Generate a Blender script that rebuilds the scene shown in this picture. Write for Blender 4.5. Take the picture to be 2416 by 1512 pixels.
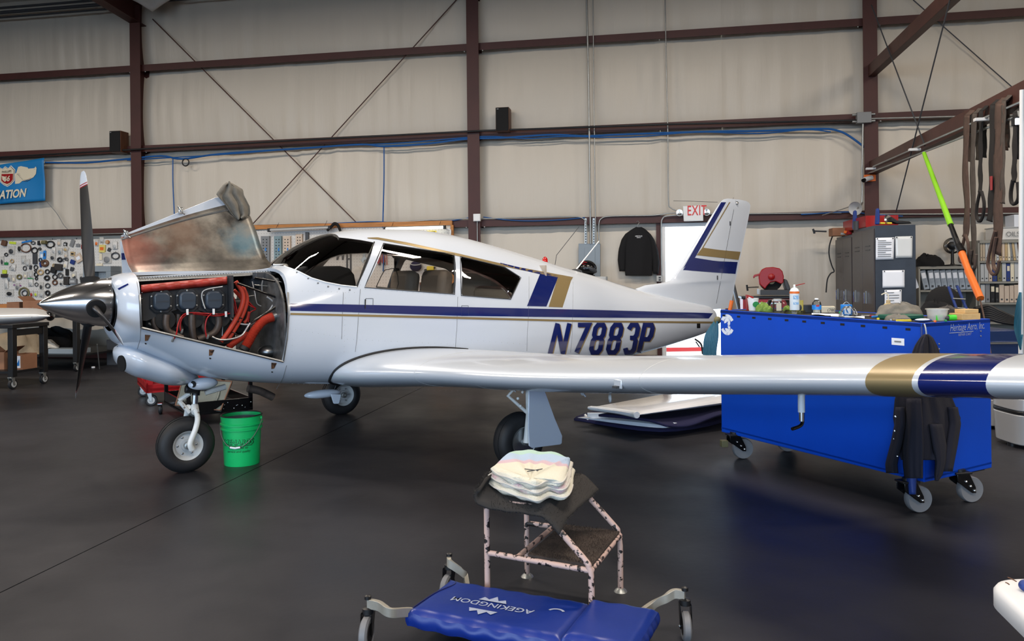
import bpy, bmesh, math, random
from mathutils import Vector, Matrix, noise
random.seed(7)
PI = math.pi
for o in list(bpy.data.objects):
    bpy.data.objects.remove(o, do_unlink=True)
SC = bpy.context.scene
COL = SC.collection

# ---------------------------------------------------------------- camera
F, CX, CY, H, RHO = 1860.0, 1208.0, 650.0, 1.408, math.radians(.6)
CR, SR = math.cos(RHO), math.sin(RHO)
cam = bpy.data.cameras.new('camera')
cam.sensor_fit = 'HORIZONTAL'; cam.sensor_width = 36.0
cam.lens = 36.0*F/2416.0
cam.shift_y = -(756.0-CY)/2416.0
cam.clip_start = .05; cam.clip_end = 300
cam_o = bpy.data.objects.new('camera', cam); COL.objects.link(cam_o)
cam_o.matrix_world = Matrix.Translation((0, 0, H)) @ Matrix.Rotation(PI/2, 4, 'X') @ Matrix.Rotation(-RHO, 4, 'Z')
SC.camera = cam_o

# ---------------------------------------------------------------- light and exposure
SC.view_settings.view_transform = 'Standard'
SC.view_settings.look = 'None'
SC.view_settings.gamma = 1.0
SC.view_settings.use_curve_mapping = False
SC.view_settings.exposure = 0.9
SC.cycles.use_denoising = True
SC.cycles.max_bounces = 8
SC.cycles.diffuse_bounces = 5
SC.cycles.glossy_bounces = 4
SC.cycles.transmission_bounces = 8
SC.cycles.transparent_max_bounces = 12
SC.cycles.caustics_reflective = False
SC.cycles.caustics_refractive = False
SC.cycles.sample_clamp_indirect = 6.0
wd = bpy.data.worlds.new('sky'); SC.world = wd; wd.use_nodes = True
bg = wd.node_tree.nodes['Background']
bg.inputs['Color'].default_value = (.60, .78, 1.0, 1)
bg.inputs['Strength'].default_value = 4.0

# hangar frame: s runs along the back wall, t out from it towards the camera
EX, EY = .98384, -.17906
def WP(s, t, z): return Vector((s*EX + t*EY, 13.0 + s*EY - t*EX, z))
WROT = math.atan2(EY, EX)

def area(name, loc, size, aim, energy, color, portal=False, sx=None):
    l = bpy.data.lights.new(name, 'AREA'); l.shape = 'RECTANGLE'; l.size = size[0]; l.size_y = size[1]
    l.energy = energy; l.color = color
    if portal: l.cycles.is_portal = True
    o = bpy.data.objects.new(name, l); COL.objects.link(o); o.location = loc
    z = -Vector(aim).normalized(); x = Vector(sx).normalized() if sx else Vector((0, 0, 1)).cross(z).normalized()
    y = z.cross(x)
    m = Matrix((x, y, z)).transposed().to_4x4(); m.translation = loc; o.matrix_world = m
    return o
NIN = Vector((-EY, EX, 0))            # from the hangar door into the building
DOOR_S0, DOOR_S1, DOOR_H, DEPTH = -13.5, 8.5, 5.0, 22.0
area('hangar_door_sky', WP((DOOR_S0+DOOR_S1)/2, DEPTH+.1, DOOR_H/2), (DOOR_S1-DOOR_S0, DOOR_H), NIN, 1, (1, 1, 1), True)
area('walk_door_sky', WP(2.96, -.35, 1.07), (.9, 2.1), -NIN, 1, (1, 1, 1), True)
# ceiling strip lamps of the hangar (rows outside the frame)
for ls in (-9, -3, 3, 9):
    for lt in (6.0, 12.5):
        area('strip_lamp', WP(ls, lt, 6.1), (2.4, .22), (0, 0, -1), 150, (1.0, .88, .75), False, (EX, EY, 0))
sun = bpy.data.lights.new('sun', 'SUN'); sun.energy = 5.0; sun.angle = .01; sun.color = (1, .95, .86)
so = bpy.data.objects.new('sun', sun); COL.objects.link(so); so.location = (0, 40, 30)
sd = Vector((-.12, -.62, -.77)); so.rotation_euler = sd.to_track_quat('-Z', 'Y').to_euler()

# ---------------------------------------------------------------- pixels of the photograph -> points in the place
def ray(px, py):
    dx = (px-CX)/F; dy = (CY-py)/F
    return dx*CR+dy*SR, -dx*SR+dy*CR
def PD(px, py, Y):
    u, v = ray(px, py); return Vector((u*Y, Y, H+v*Y))
def FL(px, py, z=0.0):
    u, v = ray(px, py); Y = (z-H)/v; return Vector((u*Y, Y, z))
def WX(px, py, t=0.0):
    """point where the sight line meets the plane t metres in front of the back wall"""
    u, v = ray(px, py); k = 13.0 - t/EX*1.0
    Y = k/(1-(EY/EX)*u); return Vector((u*Y, Y, H+v*Y))
def ST(p): return (p.x*EX+(p.y-13)*EY, p.x*EY-(p.y-13)*EX, p.z)     # world -> (s, t, z)
def WS(px, py, t=0.0):
    q = ST(WX(px, py, t)); return q[0], q[2]
AM = Vector((-.868, 6.94, 0)); AXV = Vector((.793, .609, 0)).normalized(); ALV = Vector((AXV.y, -AXV.x, 0))
def AC(a, b, z): return AM + AXV*a + ALV*b + Vector((0, 0, z))
def PB(px, py, b):
    """aircraft coordinates (a, z) of a sight line on the plane b metres left of its centre line"""
    u, v = ray(px, py); p = AM + ALV*b
    a = (u*p.y-p.x)/(AXV.x-u*AXV.y); return a, H+v*(p.y+AXV.y*a)
def PBW(px, py, b):
    a, z = PB(px, py, b); return AC(a, b, z)

# ---------------------------------------------------------------- materials
def lin(c):
    return tuple(((x/255)/12.92 if x <= 10.3 else ((x/255+.055)/1.055)**2.4) for x in c)
MATS = {}
def mat(name, col, rough=.5, metal=0.0, var=0.0, vs=6.0, bump=0.0, bs=40.0, coat=0.0, emit=0.0, alpha=1.0, trans=0.0, ior=1.45, stretch=None, col2=None, thr=None, sheen=0.0, rvar=0.0, spec=None):
    if name in MATS: return MATS[name]
    m = bpy.data.materials.new(name); m.use_nodes = True; nt = m.node_tree; N = nt.nodes; L = nt.links
    p = N['Principled BSDF']; c = lin(col)
    p.inputs['Base Color'].default_value = (*c, 1); p.inputs['Roughness'].default_value = rough
    p.inputs['Metallic'].default_value = metal; p.inputs['IOR'].default_value = ior
    if coat: p.inputs['Coat Weight'].default_value = coat; p.inputs['Coat Roughness'].default_value = .08
    if trans: p.inputs['Transmission Weight'].default_value = trans
    if alpha < 1: p.inputs['Alpha'].default_value = alpha
    if sheen: p.inputs['Sheen Weight'].default_value = sheen
    if spec is not None: p.inputs['Specular IOR Level'].default_value = spec
    if emit: p.inputs['Emission Color'].default_value = (*c, 1); p.inputs['Emission Strength'].default_value = emit
    if var or bump or col2 or rvar:
        tc = N.new('ShaderNodeTexCoord'); mp = N.new('ShaderNodeMapping'); L.new(tc.outputs['Object'], mp.inputs['Vector'])
        if stretch: mp.inputs['Scale'].default_value = stretch
        nz = N.new('ShaderNodeTexNoise'); nz.inputs['Scale'].default_value = vs; nz.inputs['Detail'].default_value = 6; nz.inputs['Roughness'].default_value = .6
        L.new(mp.outputs['Vector'], nz.inputs['Vector'])
        if var or col2:
            rp = N.new('ShaderNodeValToRGB'); L.new(nz.outputs['Fac'], rp.inputs['Fac'])
            c2 = lin(col2) if col2 else tuple(x*(1-var) for x in c)
            t0, t1 = thr if thr else (.35, .65)
            rp.color_ramp.elements[0].position = t0; rp.color_ramp.elements[1].position = t1
            rp.color_ramp.elements[0].color = (*c2, 1)
            rp.color_ramp.elements[1].color = (*(c if col2 else tuple(min(1, x*(1+var*.6)) for x in c)), 1)
            L.new(rp.outputs['Color'], p.inputs['Base Color'])
        if rvar:
            mr = N.new('ShaderNodeMapRange'); L.new(nz.outputs['Fac'], mr.inputs['Value'])
            mr.inputs['From Min'].default_value = .3; mr.inputs['From Max'].default_value = .7
            mr.inputs['To Min'].default_value = max(.02, rough-rvar); mr.inputs['To Max'].default_value = rough+rvar
            L.new(mr.outputs['Result'], p.inputs['Roughness'])
        if bump:
            n2 = N.new('ShaderNodeTexNoise'); n2.inputs['Scale'].default_value = bs; n2.inputs['Detail'].default_value = 5
            L.new(mp.outputs['Vector'], n2.inputs['Vector'])
            b = N.new('ShaderNodeBump'); b.inputs['Strength'].default_value = bump; b.inputs['Distance'].default_value = .01
            L.new(n2.outputs['Fac'], b.inputs['Height']); L.new(b.outputs['Normal'], p.inputs['Normal'])
    MATS[name] = m; return m

def glass(name, col, tint, rough=0.0):
    """thin pane: clear glass that lets shadow rays through"""
    if name in MATS: return MATS[name]
    m = bpy.data.materials.new(name); m.use_nodes = True; nt = m.node_tree; N = nt.nodes; L = nt.links
    N.remove(N['Principled BSDF']); out = N['Material Output']
    tr = N.new('ShaderNodeBsdfTransparent'); tr.inputs['Color'].default_value = (*tint, 1)
    gl = N.new('ShaderNodeBsdfGlossy'); gl.inputs['Roughness'].default_value = rough; gl.inputs['Color'].default_value = (*lin(col), 1)
    fr = N.new('ShaderNodeFresnel'); fr.inputs['IOR'].default_value = 1.45
    mx = N.new('ShaderNodeMixShader'); L.new(fr.outputs['Fac'], mx.inputs['Fac']); L.new(tr.outputs[0], mx.inputs[1]); L.new(gl.outputs[0], mx.inputs[2])
    L.new(mx.outputs[0], out.inputs['Surface']); MATS[name] = m; return m

M = {}
def dm(key, *a, **k): M[key] = mat(key, *a, **k)
dm('white_paint', (202, 207, 214), .22, coat=.5)
dm('wing_paint', (194, 200, 208), .30, .25, coat=.5)
dm('apron_dark', (58, 58, 60), .9)
dm('navy_paint', (16, 30, 92), .16, coat=.6)
dm('gold_paint', (148, 128, 88), .30, .35)
dm('cabin_liner', (172, 160, 146), .8)
dm('bay_dark', (26, 27, 28), .6, var=.5, vs=9)
dm('steel_red', (66, 30, 26), .55, var=.12, vs=3)
dm('steel_red_b', (72, 42, 36), .5, var=.2, vs=5)
dm('vinyl', (198, 190, 177), .40, bump=.5, bs=2.4, stretch=(6, 6, .45), spec=.35)
dm('chrome', (225, 228, 232), .08, 1.0)
dm('polished', (206, 208, 212), .17, 1.0, bump=.015, bs=60, stretch=(1, 1, 1))
dm('alu', (165, 168, 170), .35, 1.0, var=.15)
dm('galv', (158, 160, 158), .42, .8, var=.1)
dm('rubber', (26, 26, 28), .62, var=.25, vs=12)
dm('black', (17, 17, 19), .45)
dm('black_gloss', (12, 12, 14), .18)
dm('black_matte', (14, 14, 15), .85)
dm('white_plastic', (225, 226, 226), .4)
dm('cream', (214, 204, 180), .5)
dm('dark_grey', (58, 60, 64), .5)
dm('mid_grey', (120, 122, 124), .5)
dm('light_grey', (176, 178, 178), .5)
dm('red_paint', (150, 20, 24), .35)
dm('red_rubber', (150, 40, 30), .5, var=.25, vs=14)
dm('red_hose', (176, 56, 36), .5, var=.12)
dm('blue_hose', (26, 84, 148), .4)
dm('blue_cart', (6, 66, 178), .5, var=.06, vs=2, spec=.22)
dm('teal', (16, 84, 108), .4)
dm('cardboard', (140, 98, 72), .8, var=.1)
dm('wood', (176, 118, 62), .6, var=.2, vs=4, stretch=(1, 8, 8))
dm('wood_pale', (206, 170, 116), .6, var=.12, vs=5, stretch=(1, 9, 9))
dm('paper', (224, 228, 236), .6)
dm('pegboard', (202, 200, 196), .6)
dm('navy_cloth', (22, 22, 58), .9, bump=.3, bs=60)
dm('lime', (132, 196, 40), .45)
dm('orange', (214, 104, 32), .5)
dm('green', (20, 176, 92), .4, var=.06)
dm('yellow', (214, 190, 50), .5)
dm('concrete_out', (190, 186, 178), .8)
dm('olive', (104, 98, 66), .6)
dm('brown', (92, 62, 46), .6)
dm('tan', (182, 158, 118), .6)
dm('bright_blue', (30, 120, 200), .4)
dm('floor_slab', (42, 42, 46), .42, var=.2, vs=1.1, rvar=.10, bump=.05, bs=26, spec=.26)
dm('floor_gap', (20, 20, 21), .9)
dm('white_ceiling', (186, 180, 172), .6, var=.05)
dm('fuselage_white', (196, 203, 213), .2, coat=.5)
dm('blade_black', (24, 24, 26), .42)
dm('gold_wing', (132, 116, 82), .38, .25)
dm('beacon_red', (176, 18, 14), .12, coat=.6)
dm('gear_white', (214, 214, 210), .4, col2=(120, 104, 88), vs=18, thr=(.30, .36))
dm('exhaust', (84, 74, 68), .5, .5, var=.4, vs=10)
dm('seat_leather', (140, 130, 120), .55)
dm('slate', (50, 60, 72), .38)
dm('baffle', (52, 54, 58), .5, .3, var=.2)
dm('firewall', (104, 104, 104), .45, .5, var=.6, vs=7)
dm('braid', (190, 190, 188), .4, .6)
M['glass'] = glass('window_acrylic', (235, 235, 235), (.965, .95, .93))
M['clear'] = glass('clear_plastic', (240, 240, 240), (.86, .88, .88), .12)

# ---------------------------------------------------------------- mesh builder
MW = {}
class MB:
    def __init__(s): s.v = []; s.f = []; s.m = []; s.k = 0
    def mi(s, k): s.k = k; return s
    def add(s, vs, fs, k=None):
        o = len(s.v); s.v += [Vector(p) for p in vs]; s.f += [tuple(i+o for i in f) for f in fs]
        s.m += [s.k if k is None else k]*len(fs); return s
    def box(s, c, d, rz=0.0, R=None):
        R = R or Matrix.Rotation(rz, 3, 'Z'); c = Vector(c)
        vs = [c+R@Vector((x*d[0]/2, y*d[1]/2, z*d[2]/2)) for x in (-1, 1) for y in (-1, 1) for z in (-1, 1)]
        return s.add(vs, [(0, 1, 3, 2), (4, 6, 7, 5), (0, 4, 5, 1), (2, 3, 7, 6), (0, 2, 6, 4), (1, 5, 7, 3)])
    def prism(s, poly, vec):
        n = len(poly); vec = Vector(vec); a = [Vector(p) for p in poly]
        nr = Vector((0, 0, 0))
        for i in range(n): nr += a[i].cross(a[(i+1) % n])
        if nr.dot(vec) > 0: a.reverse()
        vs = a+[p+vec for p in a]
        return s.add(vs, [tuple(range(n)), tuple(reversed(range(n, 2*n)))]+[(i, i+n, (i+1) % n+n, (i+1) % n) for i in range(n)])
    def face(s, pts): return s.add(pts, [tuple(range(len(pts)))])
    def tube(s, pts, r, n=8, closed=False, cap=True):
        P = [Vector(p) for p in pts]; N = len(P); rr = r if isinstance(r, (list, tuple)) else [r]*N
        T = []
        for i in range(N):
            if closed: d = P[(i+1) % N]-P[i-1]
            else: d = P[min(i+1, N-1)]-P[max(i-1, 0)]
            T.append(d.normalized() if d.length > 1e-9 else Vector((0, 0, 1)))
        up = Vector((0, 0, 1)) if abs(T[0].z) < .9 else Vector((1, 0, 0))
        x = T[0].cross(up).normalized(); vs = []
        for i in range(N):
            x = (x-T[i]*x.dot(T[i])); x = x.normalized() if x.length > 1e-6 else T[i].orthogonal().normalized()
            y = T[i].cross(x)
            vs += [P[i]+(x*math.cos(2*PI*j/n)+y*math.sin(2*PI*j/n))*rr[i] for j in range(n)]
        fs = []
        for i in range(N if closed else N-1):
            i2 = (i+1) % N
            fs += [(i*n+j, i*n+(j+1) % n, i2*n+(j+1) % n, i2*n+j) for j in range(n)]
        if cap and not closed: fs += [tuple(reversed(range(n))), tuple(range((N-1)*n, N*n))]
        return s.add(vs, fs)
    def lathe(s, prof, c, axis=(0, 0, 1), n=24, cap=True, ref=None):
        ax = Vector(axis).normalized(); c = Vector(c)
        x = Vector(ref).normalized() if ref else ax.orthogonal().normalized(); y = ax.cross(x); vs = []
        for r, h in prof: vs += [c+ax*h+(x*math.cos(2*PI*j/n)+y*math.sin(2*PI*j/n))*r for j in range(n)]
        K = len(prof); fs = [(i*n+j, i*n+(j+1) % n, (i+1)*n+(j+1) % n, (i+1)*n+j) for i in range(K-1) for j in range(n)]
        if cap: fs += [tuple(reversed(range(n))), tuple(range((K-1)*n, K*n))]
        return s.add(vs, fs)
    def torus(s, c, R, r, axis=(0, 0, 1), n=24, k=8, sq=1.0, ref=None):
        ax = Vector(axis).normalized(); x = Vector(ref).normalized() if ref else ax.orthogonal().normalized(); y = ax.cross(x); c = Vector(c)
        pts = [c+x*math.cos(2*PI*j/n)*R+y*math.sin(2*PI*j/n)*R*sq for j in range(n)]
        return s.tube(pts, r, k, True)
    def sphere(s, c, r, n=16, k=10, R=None):
        r = (r, r, r) if not isinstance(r, (list, tuple)) else r; c = Vector(c); vs = []; fs = []
        for i in range(1, k):
            ph = PI*i/k
            for j in range(n):
                q = Vector((r[0]*math.sin(ph)*math.cos(2*PI*j/n), r[1]*math.sin(ph)*math.sin(2*PI*j/n), r[2]*math.cos(ph)))
                vs.append(c+(R@q if R else q))
        fs = [(i*n+j, (i+1)*n+j, (i+1)*n+(j+1) % n, i*n+(j+1) % n) for i in range(k-2) for j in range(n)]
        t = Vector((0, 0, r[2])); t = R@t if R else t
        vs += [c+t, c-t]; a = len(vs)-2
        fs += [(a, j, (j+1) % n) for j in range(n)]+[(a+1, (k-2)*n+(j+1) % n, (k-2)*n+j) for j in range(n)]
        return s.add(vs, fs)
    def grid(s, fn, nu, nv, cu=False, flip=False):
        vs = [fn(i/(nu if cu else nu-1), j/(nv-1)) for j in range(nv) for i in range(nu)]
        fs = []
        for j in range(nv-1):
            for i in range(nu if cu else nu-1):
                q = (j*nu+i, j*nu+(i+1) % nu, (j+1)*nu+(i+1) % nu, (j+1)*nu+i)
                fs.append(tuple(reversed(q)) if flip else q)
        return s.add(vs, fs)
    def build(s, name, mats, parent=None, ang=38, bevel=0.0, solid=0.0, off=0.0, sub=0, rec=True):
        me = bpy.data.meshes.new(name)
        if not isinstance(mats, (list, tuple)): mats = [mats]
        if parent is None:
            lo = [min(p[i] for p in s.v) for i in range(3)]; hi = [max(p[i] for p in s.v) for i in range(3)]
            org = Vector(((lo[0]+hi[0])/2, (lo[1]+hi[1])/2, lo[2])); mw = Matrix.Translation(org)
        else: mw = MW[parent.name]
        inv = mw.inverted()
        me.from_pydata([inv@p for p in s.v], [], s.f)
        for m in mats: me.materials.append(M[m] if isinstance(m, str) else m)
        me.polygons.foreach_set('material_index', s.m)
        me.polygons.foreach_set('use_smooth', [True]*len(s.f))
        me.validate(); me.update()
        if rec:
            b_ = bmesh.new(); b_.from_mesh(me); bmesh.ops.recalc_face_normals(b_, faces=b_.faces); b_.to_mesh(me); b_.free()
        me.set_sharp_from_angle(angle=math.radians(ang))
        o = bpy.data.objects.new(name, me); COL.objects.link(o)
        if parent is None: o.location = org
        else: o.parent = parent
        MW[o.name] = mw
        if solid:
            md = o.modifiers.new('thick', 'SOLIDIFY'); md.thickness = solid; md.offset = off
        if bevel:
            md = o.modifiers.new('bevel', 'BEVEL'); md.width = bevel; md.segments = 2; md.limit_method = 'ANGLE'; md.angle_limit = math.radians(40)
        if sub:
            md = o.modifiers.new('sub', 'SUBSURF'); md.levels = sub; md.render_levels = sub
        return o
def tag(o, label=None, cat=None, group=None, kind=None):
    if label: o['label'] = label
    if cat: o['category'] = cat
    if group: o['group'] = group
    if kind: o['kind'] = kind
    return o
def thing(name, label, cat, loc=(0, 0, 0), rz=0.0, group=None):
    o = bpy.data.objects.new(name, None); COL.objects.link(o); o.location = loc; o.rotation_euler = (0, 0, rz); o.empty_display_size = .1
    MW[o.name] = Matrix.Translation(Vector(loc)) @ Matrix.Rotation(rz, 4, 'Z')
    return tag(o, label, cat, group)
def dup(root, loc, rz=None, label=None, group=None, scale=None):
    def cp(o, par):
        c = o.copy(); COL.objects.link(c)
        if par: c.parent = par
        for ch in list(o.children): cp(ch, c)
        return c
    r = cp(root, None); r.location = loc
    if rz is not None: r.rotation_euler = (0, 0, rz)
    if scale: r.scale = scale
    MW[r.name] = Matrix.Translation(Vector(loc)) @ Matrix.Rotation(r.rotation_euler.z, 4, 'Z')
    if label: r['label'] = label
    if group: r['group'] = group
    return r
def struct(o): o['kind'] = 'structure'; return o
def smooth_path(pts, k=6):
    P = [Vector(p) for p in pts]; out = []
    for i in range(len(P)-1):
        p0 = P[max(i-1, 0)]; p1 = P[i]; p2 = P[i+1]; p3 = P[min(i+2, len(P)-1)]
        for j in range(k):
            t = j/k
            out.append(.5*((2*p1)+(p2-p0)*t+(2*p0-5*p1+4*p2-p3)*t*t+(3*p1-p0-3*p2+p3)*t**3))
    out.append(P[-1]); return out
def text_mesh(mb, body, org, xdir, ydir, size, shear=0.0, k=None, depth=0.0, align='LEFT', sx=1.0, bold=0.0, spacing=1.0):
    cu = bpy.data.curves.new('t', 'FONT'); cu.body = body; cu.size = 1.0; cu.shear = shear; cu.align_x = align; cu.resolution_u = 3; cu.offset = bold; cu.space_character = spacing
    o = bpy.data.objects.new('t', cu); COL.objects.link(o)
    me = bpy.data.meshes.new_from_object(o.evaluated_get(bpy.context.evaluated_depsgraph_get()))
    xd = Vector(xdir).normalized(); yd = Vector(ydir).normalized(); org = Vector(org)
    vs = [org+xd*v.co.x*size*sx+yd*v.co.y*size for v in me.vertices]
    mb.add(vs, [tuple(p.vertices) for p in me.polygons], k)
    bpy.data.objects.remove(o, do_unlink=True); bpy.data.curves.remove(cu); bpy.data.meshes.remove(me)
    return mb
def pchip(xs, ys):
    n = len(xs); h = [xs[i+1]-xs[i] for i in range(n-1)]; d = [(ys[i+1]-ys[i])/h[i] for i in range(n-1)]
    m = [d[0]]+[0 if d[i-1]*d[i] <= 0 else 2*d[i-1]*d[i]/(d[i-1]+d[i]) for i in range(1, n-1)]+[d[-1]]
    def f(x):
        if x <= xs[0]: return ys[0]
        if x >= xs[-1]: return ys[-1]
        i = 0
        while x > xs[i+1]: i += 1
        t = (x-xs[i])/h[i]; t2 = t*t; t3 = t2*t
        return (2*t3-3*t2+1)*ys[i]+(t3-2*t2+t)*h[i]*m[i]+(-2*t3+3*t2)*ys[i+1]+(t3-t2)*h[i]*m[i+1]
    return f
dm('rusty', (120, 84, 58), .7, col2=(40, 26, 20), vs=30, thr=(.4, .55))
dm('rag_grey', (112, 108, 100), .95, var=.15, vs=20, bump=.2, bs=80)
def door_inner():
    m = mat('door_inner', (134, 128, 118), .42, .45, col2=(62, 58, 54), vs=5.5, thr=(.32, .62)); nt = m.node_tree; N = nt.nodes; L = nt.links
    p = N['Principled BSDF']; rp = [n for n in N if n.type == 'VALTORGB'][0]; tc = [n for n in N if n.type == 'TEX_COORD'][0]
    src = rp.outputs['Color']
    for (x, z, r, c) in ((-2.24, 1.62, .20, (168, 96, 78)), (-2.1, 1.50, .16, (44, 42, 44)), (-1.45, 1.70, .13, (60, 108, 128)), (-1.65, 1.49, .2, (60, 57, 55)), (-1.9, 1.78, .2, (112, 84, 66))):
        vm = N.new('ShaderNodeVectorMath'); vm.operation = 'DISTANCE'; vm.inputs[1].default_value = (x, .15, z); L.new(tc.outputs['Object'], vm.inputs[0])
        nz = N.new('ShaderNodeTexNoise'); nz.inputs['Scale'].default_value = 9; nz.inputs['Detail'].default_value = 4; L.new(tc.outputs['Object'], nz.inputs['Vector'])
        ma = N.new('ShaderNodeMath'); ma.operation = 'MULTIPLY_ADD'; L.new(nz.outputs['Fac'], ma.inputs[0]); ma.inputs[1].default_value = .22; L.new(vm.outputs['Value'], ma.inputs[2])
        mr = N.new('ShaderNodeMapRange'); L.new(ma.outputs[0], mr.inputs['Value']); mr.inputs['From Min'].default_value = r*.5+.1; mr.inputs['From Max'].default_value = r+.16; mr.inputs['To Min'].default_value = .62; mr.inputs['To Max'].default_value = 0
        mx = N.new('ShaderNodeMixRGB'); L.new(mr.outputs['Result'], mx.inputs['Fac']); L.new(src, mx.inputs['Color1']); mx.inputs['Color2'].default_value = (*lin(c), 1); src = mx.outputs['Color']
    L.new(src, p.inputs['Base Color']); M['door_inner'] = m
door_inner()
dm('banner_blue', (18, 116, 178), .5, bump=.15, bs=5)
dm('walnut', (96, 62, 44), .5, var=.3, vs=6, stretch=(8, 8, 1))
dm('exit_red', (206, 40, 30), .4)
dm('panel_grey', (128, 138, 146), .4)
dm('black_cloth', (20, 20, 22), .95, bump=.3, bs=70)
dm('peg_hole', (120, 118, 114), .9)
dm('lamp_glow', (255, 250, 232), .4, emit=4)
dm('teal_grey', (118, 140, 146), .5, var=.2)
dm('gusset_pink', (196, 178, 160), .5, var=.1)
dm('bag_haze', (212, 210, 204), .3, alpha=.42)
dm('bag_head', (196, 194, 188), .6)
dm('bag_white', (208, 206, 202), .5)
dm('lime_tag', (186, 204, 60), .5)
dm('green_tag', (30, 126, 66), .5)
dm('card_blue', (132, 172, 210), .5)
dm('bright_navy', (28, 52, 116), .5)
dm('bag_dark', (46, 42, 40), .6)
dm('yellow_note', (206, 190, 110), .6)
dm('purple', (130, 60, 130), .5)
dm('orange_brown', (176, 116, 66), .65)
dm('burlap', (132, 118, 98), .95, bump=.3, bs=60, var=.12)
dm('white_cloth', (196, 192, 184), .95, bump=.2, bs=50)
dm('silver_paint', (176, 176, 176), .32, .3)
dm('pan_grey', (74, 84, 82), .5, var=.2)
dm('locker_dark', (50, 58, 70), .38, var=.25, vs=3)
dm('locker_brown', (60, 54, 54), .36)
dm('sleeve', (206, 210, 212), .18)
dm('red_plastic', (150, 26, 24), .3)
dm('tool_blue', (24, 54, 130), .4)
dm('flood_glow', (225, 232, 255), .3, emit=9)
dm('strap_brown', (84, 66, 58), .95, var=.2, vs=14, bump=.3, bs=60)
dm('strap_grey', (78, 70, 64), .95, var=.2, vs=14, bump=.3, bs=60)
dm('strap_black', (34, 31, 30), .95, bump=.3, bs=60)
dm('shelf_grey', (136, 134, 126), .5)
dm('binder_pale', (150, 160, 172), .35, var=.3, vs=5)
dm('binder_tan', (176, 160, 138), .6)
dm('chest_blue', (20, 46, 92), .3)
dm('chrome_dark', (120, 124, 132), .08, 1.0)
dm('cart_top', (26, 26, 28), .6, var=.3, vs=9)
dm('mark_grey', (150, 160, 184), .5)
dm('emblem_white', (206, 212, 222), .5, col2=(60, 96, 170), vs=60, thr=(.34, .42))
dm('tread_grey', (112, 112, 114), .55)
dm('rag_green', (110, 138, 62), .95, var=.15)
M['jar_glass'] = glass('jar_glass', (235, 235, 230), (.80, .81, .76), .15)
dm('can_white', (205, 214, 220), .35)
dm('yellow_dull', (180, 166, 84), .5)
dm('tan_plastic', (186, 168, 122), .45)
dm('tray_green', (22, 84, 68), .45)
dm('neon_green', (70, 200, 50), .45)
dm('jacket_navy', (22, 22, 34), .92, bump=.2, bs=70)
dm('peeling', (186, 158, 148), .5, col2=(32, 27, 26), vs=34, thr=(.43, .46))
dm('carpet', (46, 43, 41), .98)
dm('carpet_worn', (60, 50, 44), .95, var=.35, vs=9)
dm('towel_0', (206, 202, 186), .98, bump=.6, bs=190)
dm('towel_1', (206, 202, 192), .98, bump=.6, bs=190, col2=(196, 168, 172), vs=7, thr=(.38, .46))
def towel_mat():
    m = mat('towel_2', (210, 206, 190), .98, bump=.6, bs=190); nt = m.node_tree; N = nt.nodes; L = nt.links; p = N['Principled BSDF']; tc = [n for n in N if n.type == 'TEX_COORD'][0]
    sp = N.new('ShaderNodeVectorMath'); sp.operation = 'DOT_PRODUCT'; sp.inputs[1].default_value = (.25, .97, 0); L.new(tc.outputs['Object'], sp.inputs[0])
    rp = N.new('ShaderNodeValToRGB'); mr = N.new('ShaderNodeMapRange'); L.new(sp.outputs['Value'], mr.inputs['Value']); mr.inputs['From Min'].default_value = -.22; mr.inputs['From Max'].default_value = .22; L.new(mr.outputs['Result'], rp.inputs['Fac'])
    e = rp.color_ramp.elements; e[0].position = 0; e[0].color = (*lin((208, 205, 190)), 1); e[1].position = 1; e[1].color = (*lin((170, 200, 190)), 1)
    for x, c in ((.44, (208, 205, 190)), (.47, (196, 170, 180)), (.56, (196, 172, 184)), (.60, (168, 186, 210)), (.86, (166, 188, 212)), (.90, (168, 200, 190))):
        q = e.new(x); q.color = (*lin(c), 1)
    L.new(rp.outputs['Color'], p.inputs['Base Color']); M['towel_2'] = m
towel_mat()
dm('creeper_blue', (12, 40, 118), .34, bump=.12, bs=18)
dm('creeper_dark', (10, 20, 74), .4)
dm('arm_metal', (150, 146, 136), .4, .3, var=.15)
dm('bucket_green', (16, 178, 96), .42, var=.08, vs=7)
dm('lining_grey', (74, 92, 90), .6)
dm('gloss_white', (216, 218, 222), .12, coat=.8)
dm('table_white', (204, 206, 210), .42, var=.05)
dm('barrier_white', (220, 220, 226), .6)
# ================================================================ the hangar
S0, S1 = -18.0, 13.0
mb = MB().box(WP((S0+S1)/2, DEPTH/2, -.10), (S1-S0, DEPTH, .1), WROT)
floor = struct(mb.build('floor', 'floor_gap'))
js = [S0, -12.75, -6.62, -.60, 5.52, S1]
for a, b in zip(js[:-1], js[1:]):
    mb = MB().box(WP((a+b)/2, DEPTH/2, -.025), (b-a-.009, DEPTH, .05), WROT)
    mb.build('floor_slab', 'floor_slab', floor)
struct(MB().box(WP(-2, -16, -.09), (70, 31.6, .08), WROT).build('apron', 'concrete_out')); struct(MB().box(WP(-2, DEPTH+20.2, -.09), (70, 40, .08), WROT).build('apron', 'apron_dark'))  # unseen front apron kept dark so little light bounces up under the wings

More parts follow.
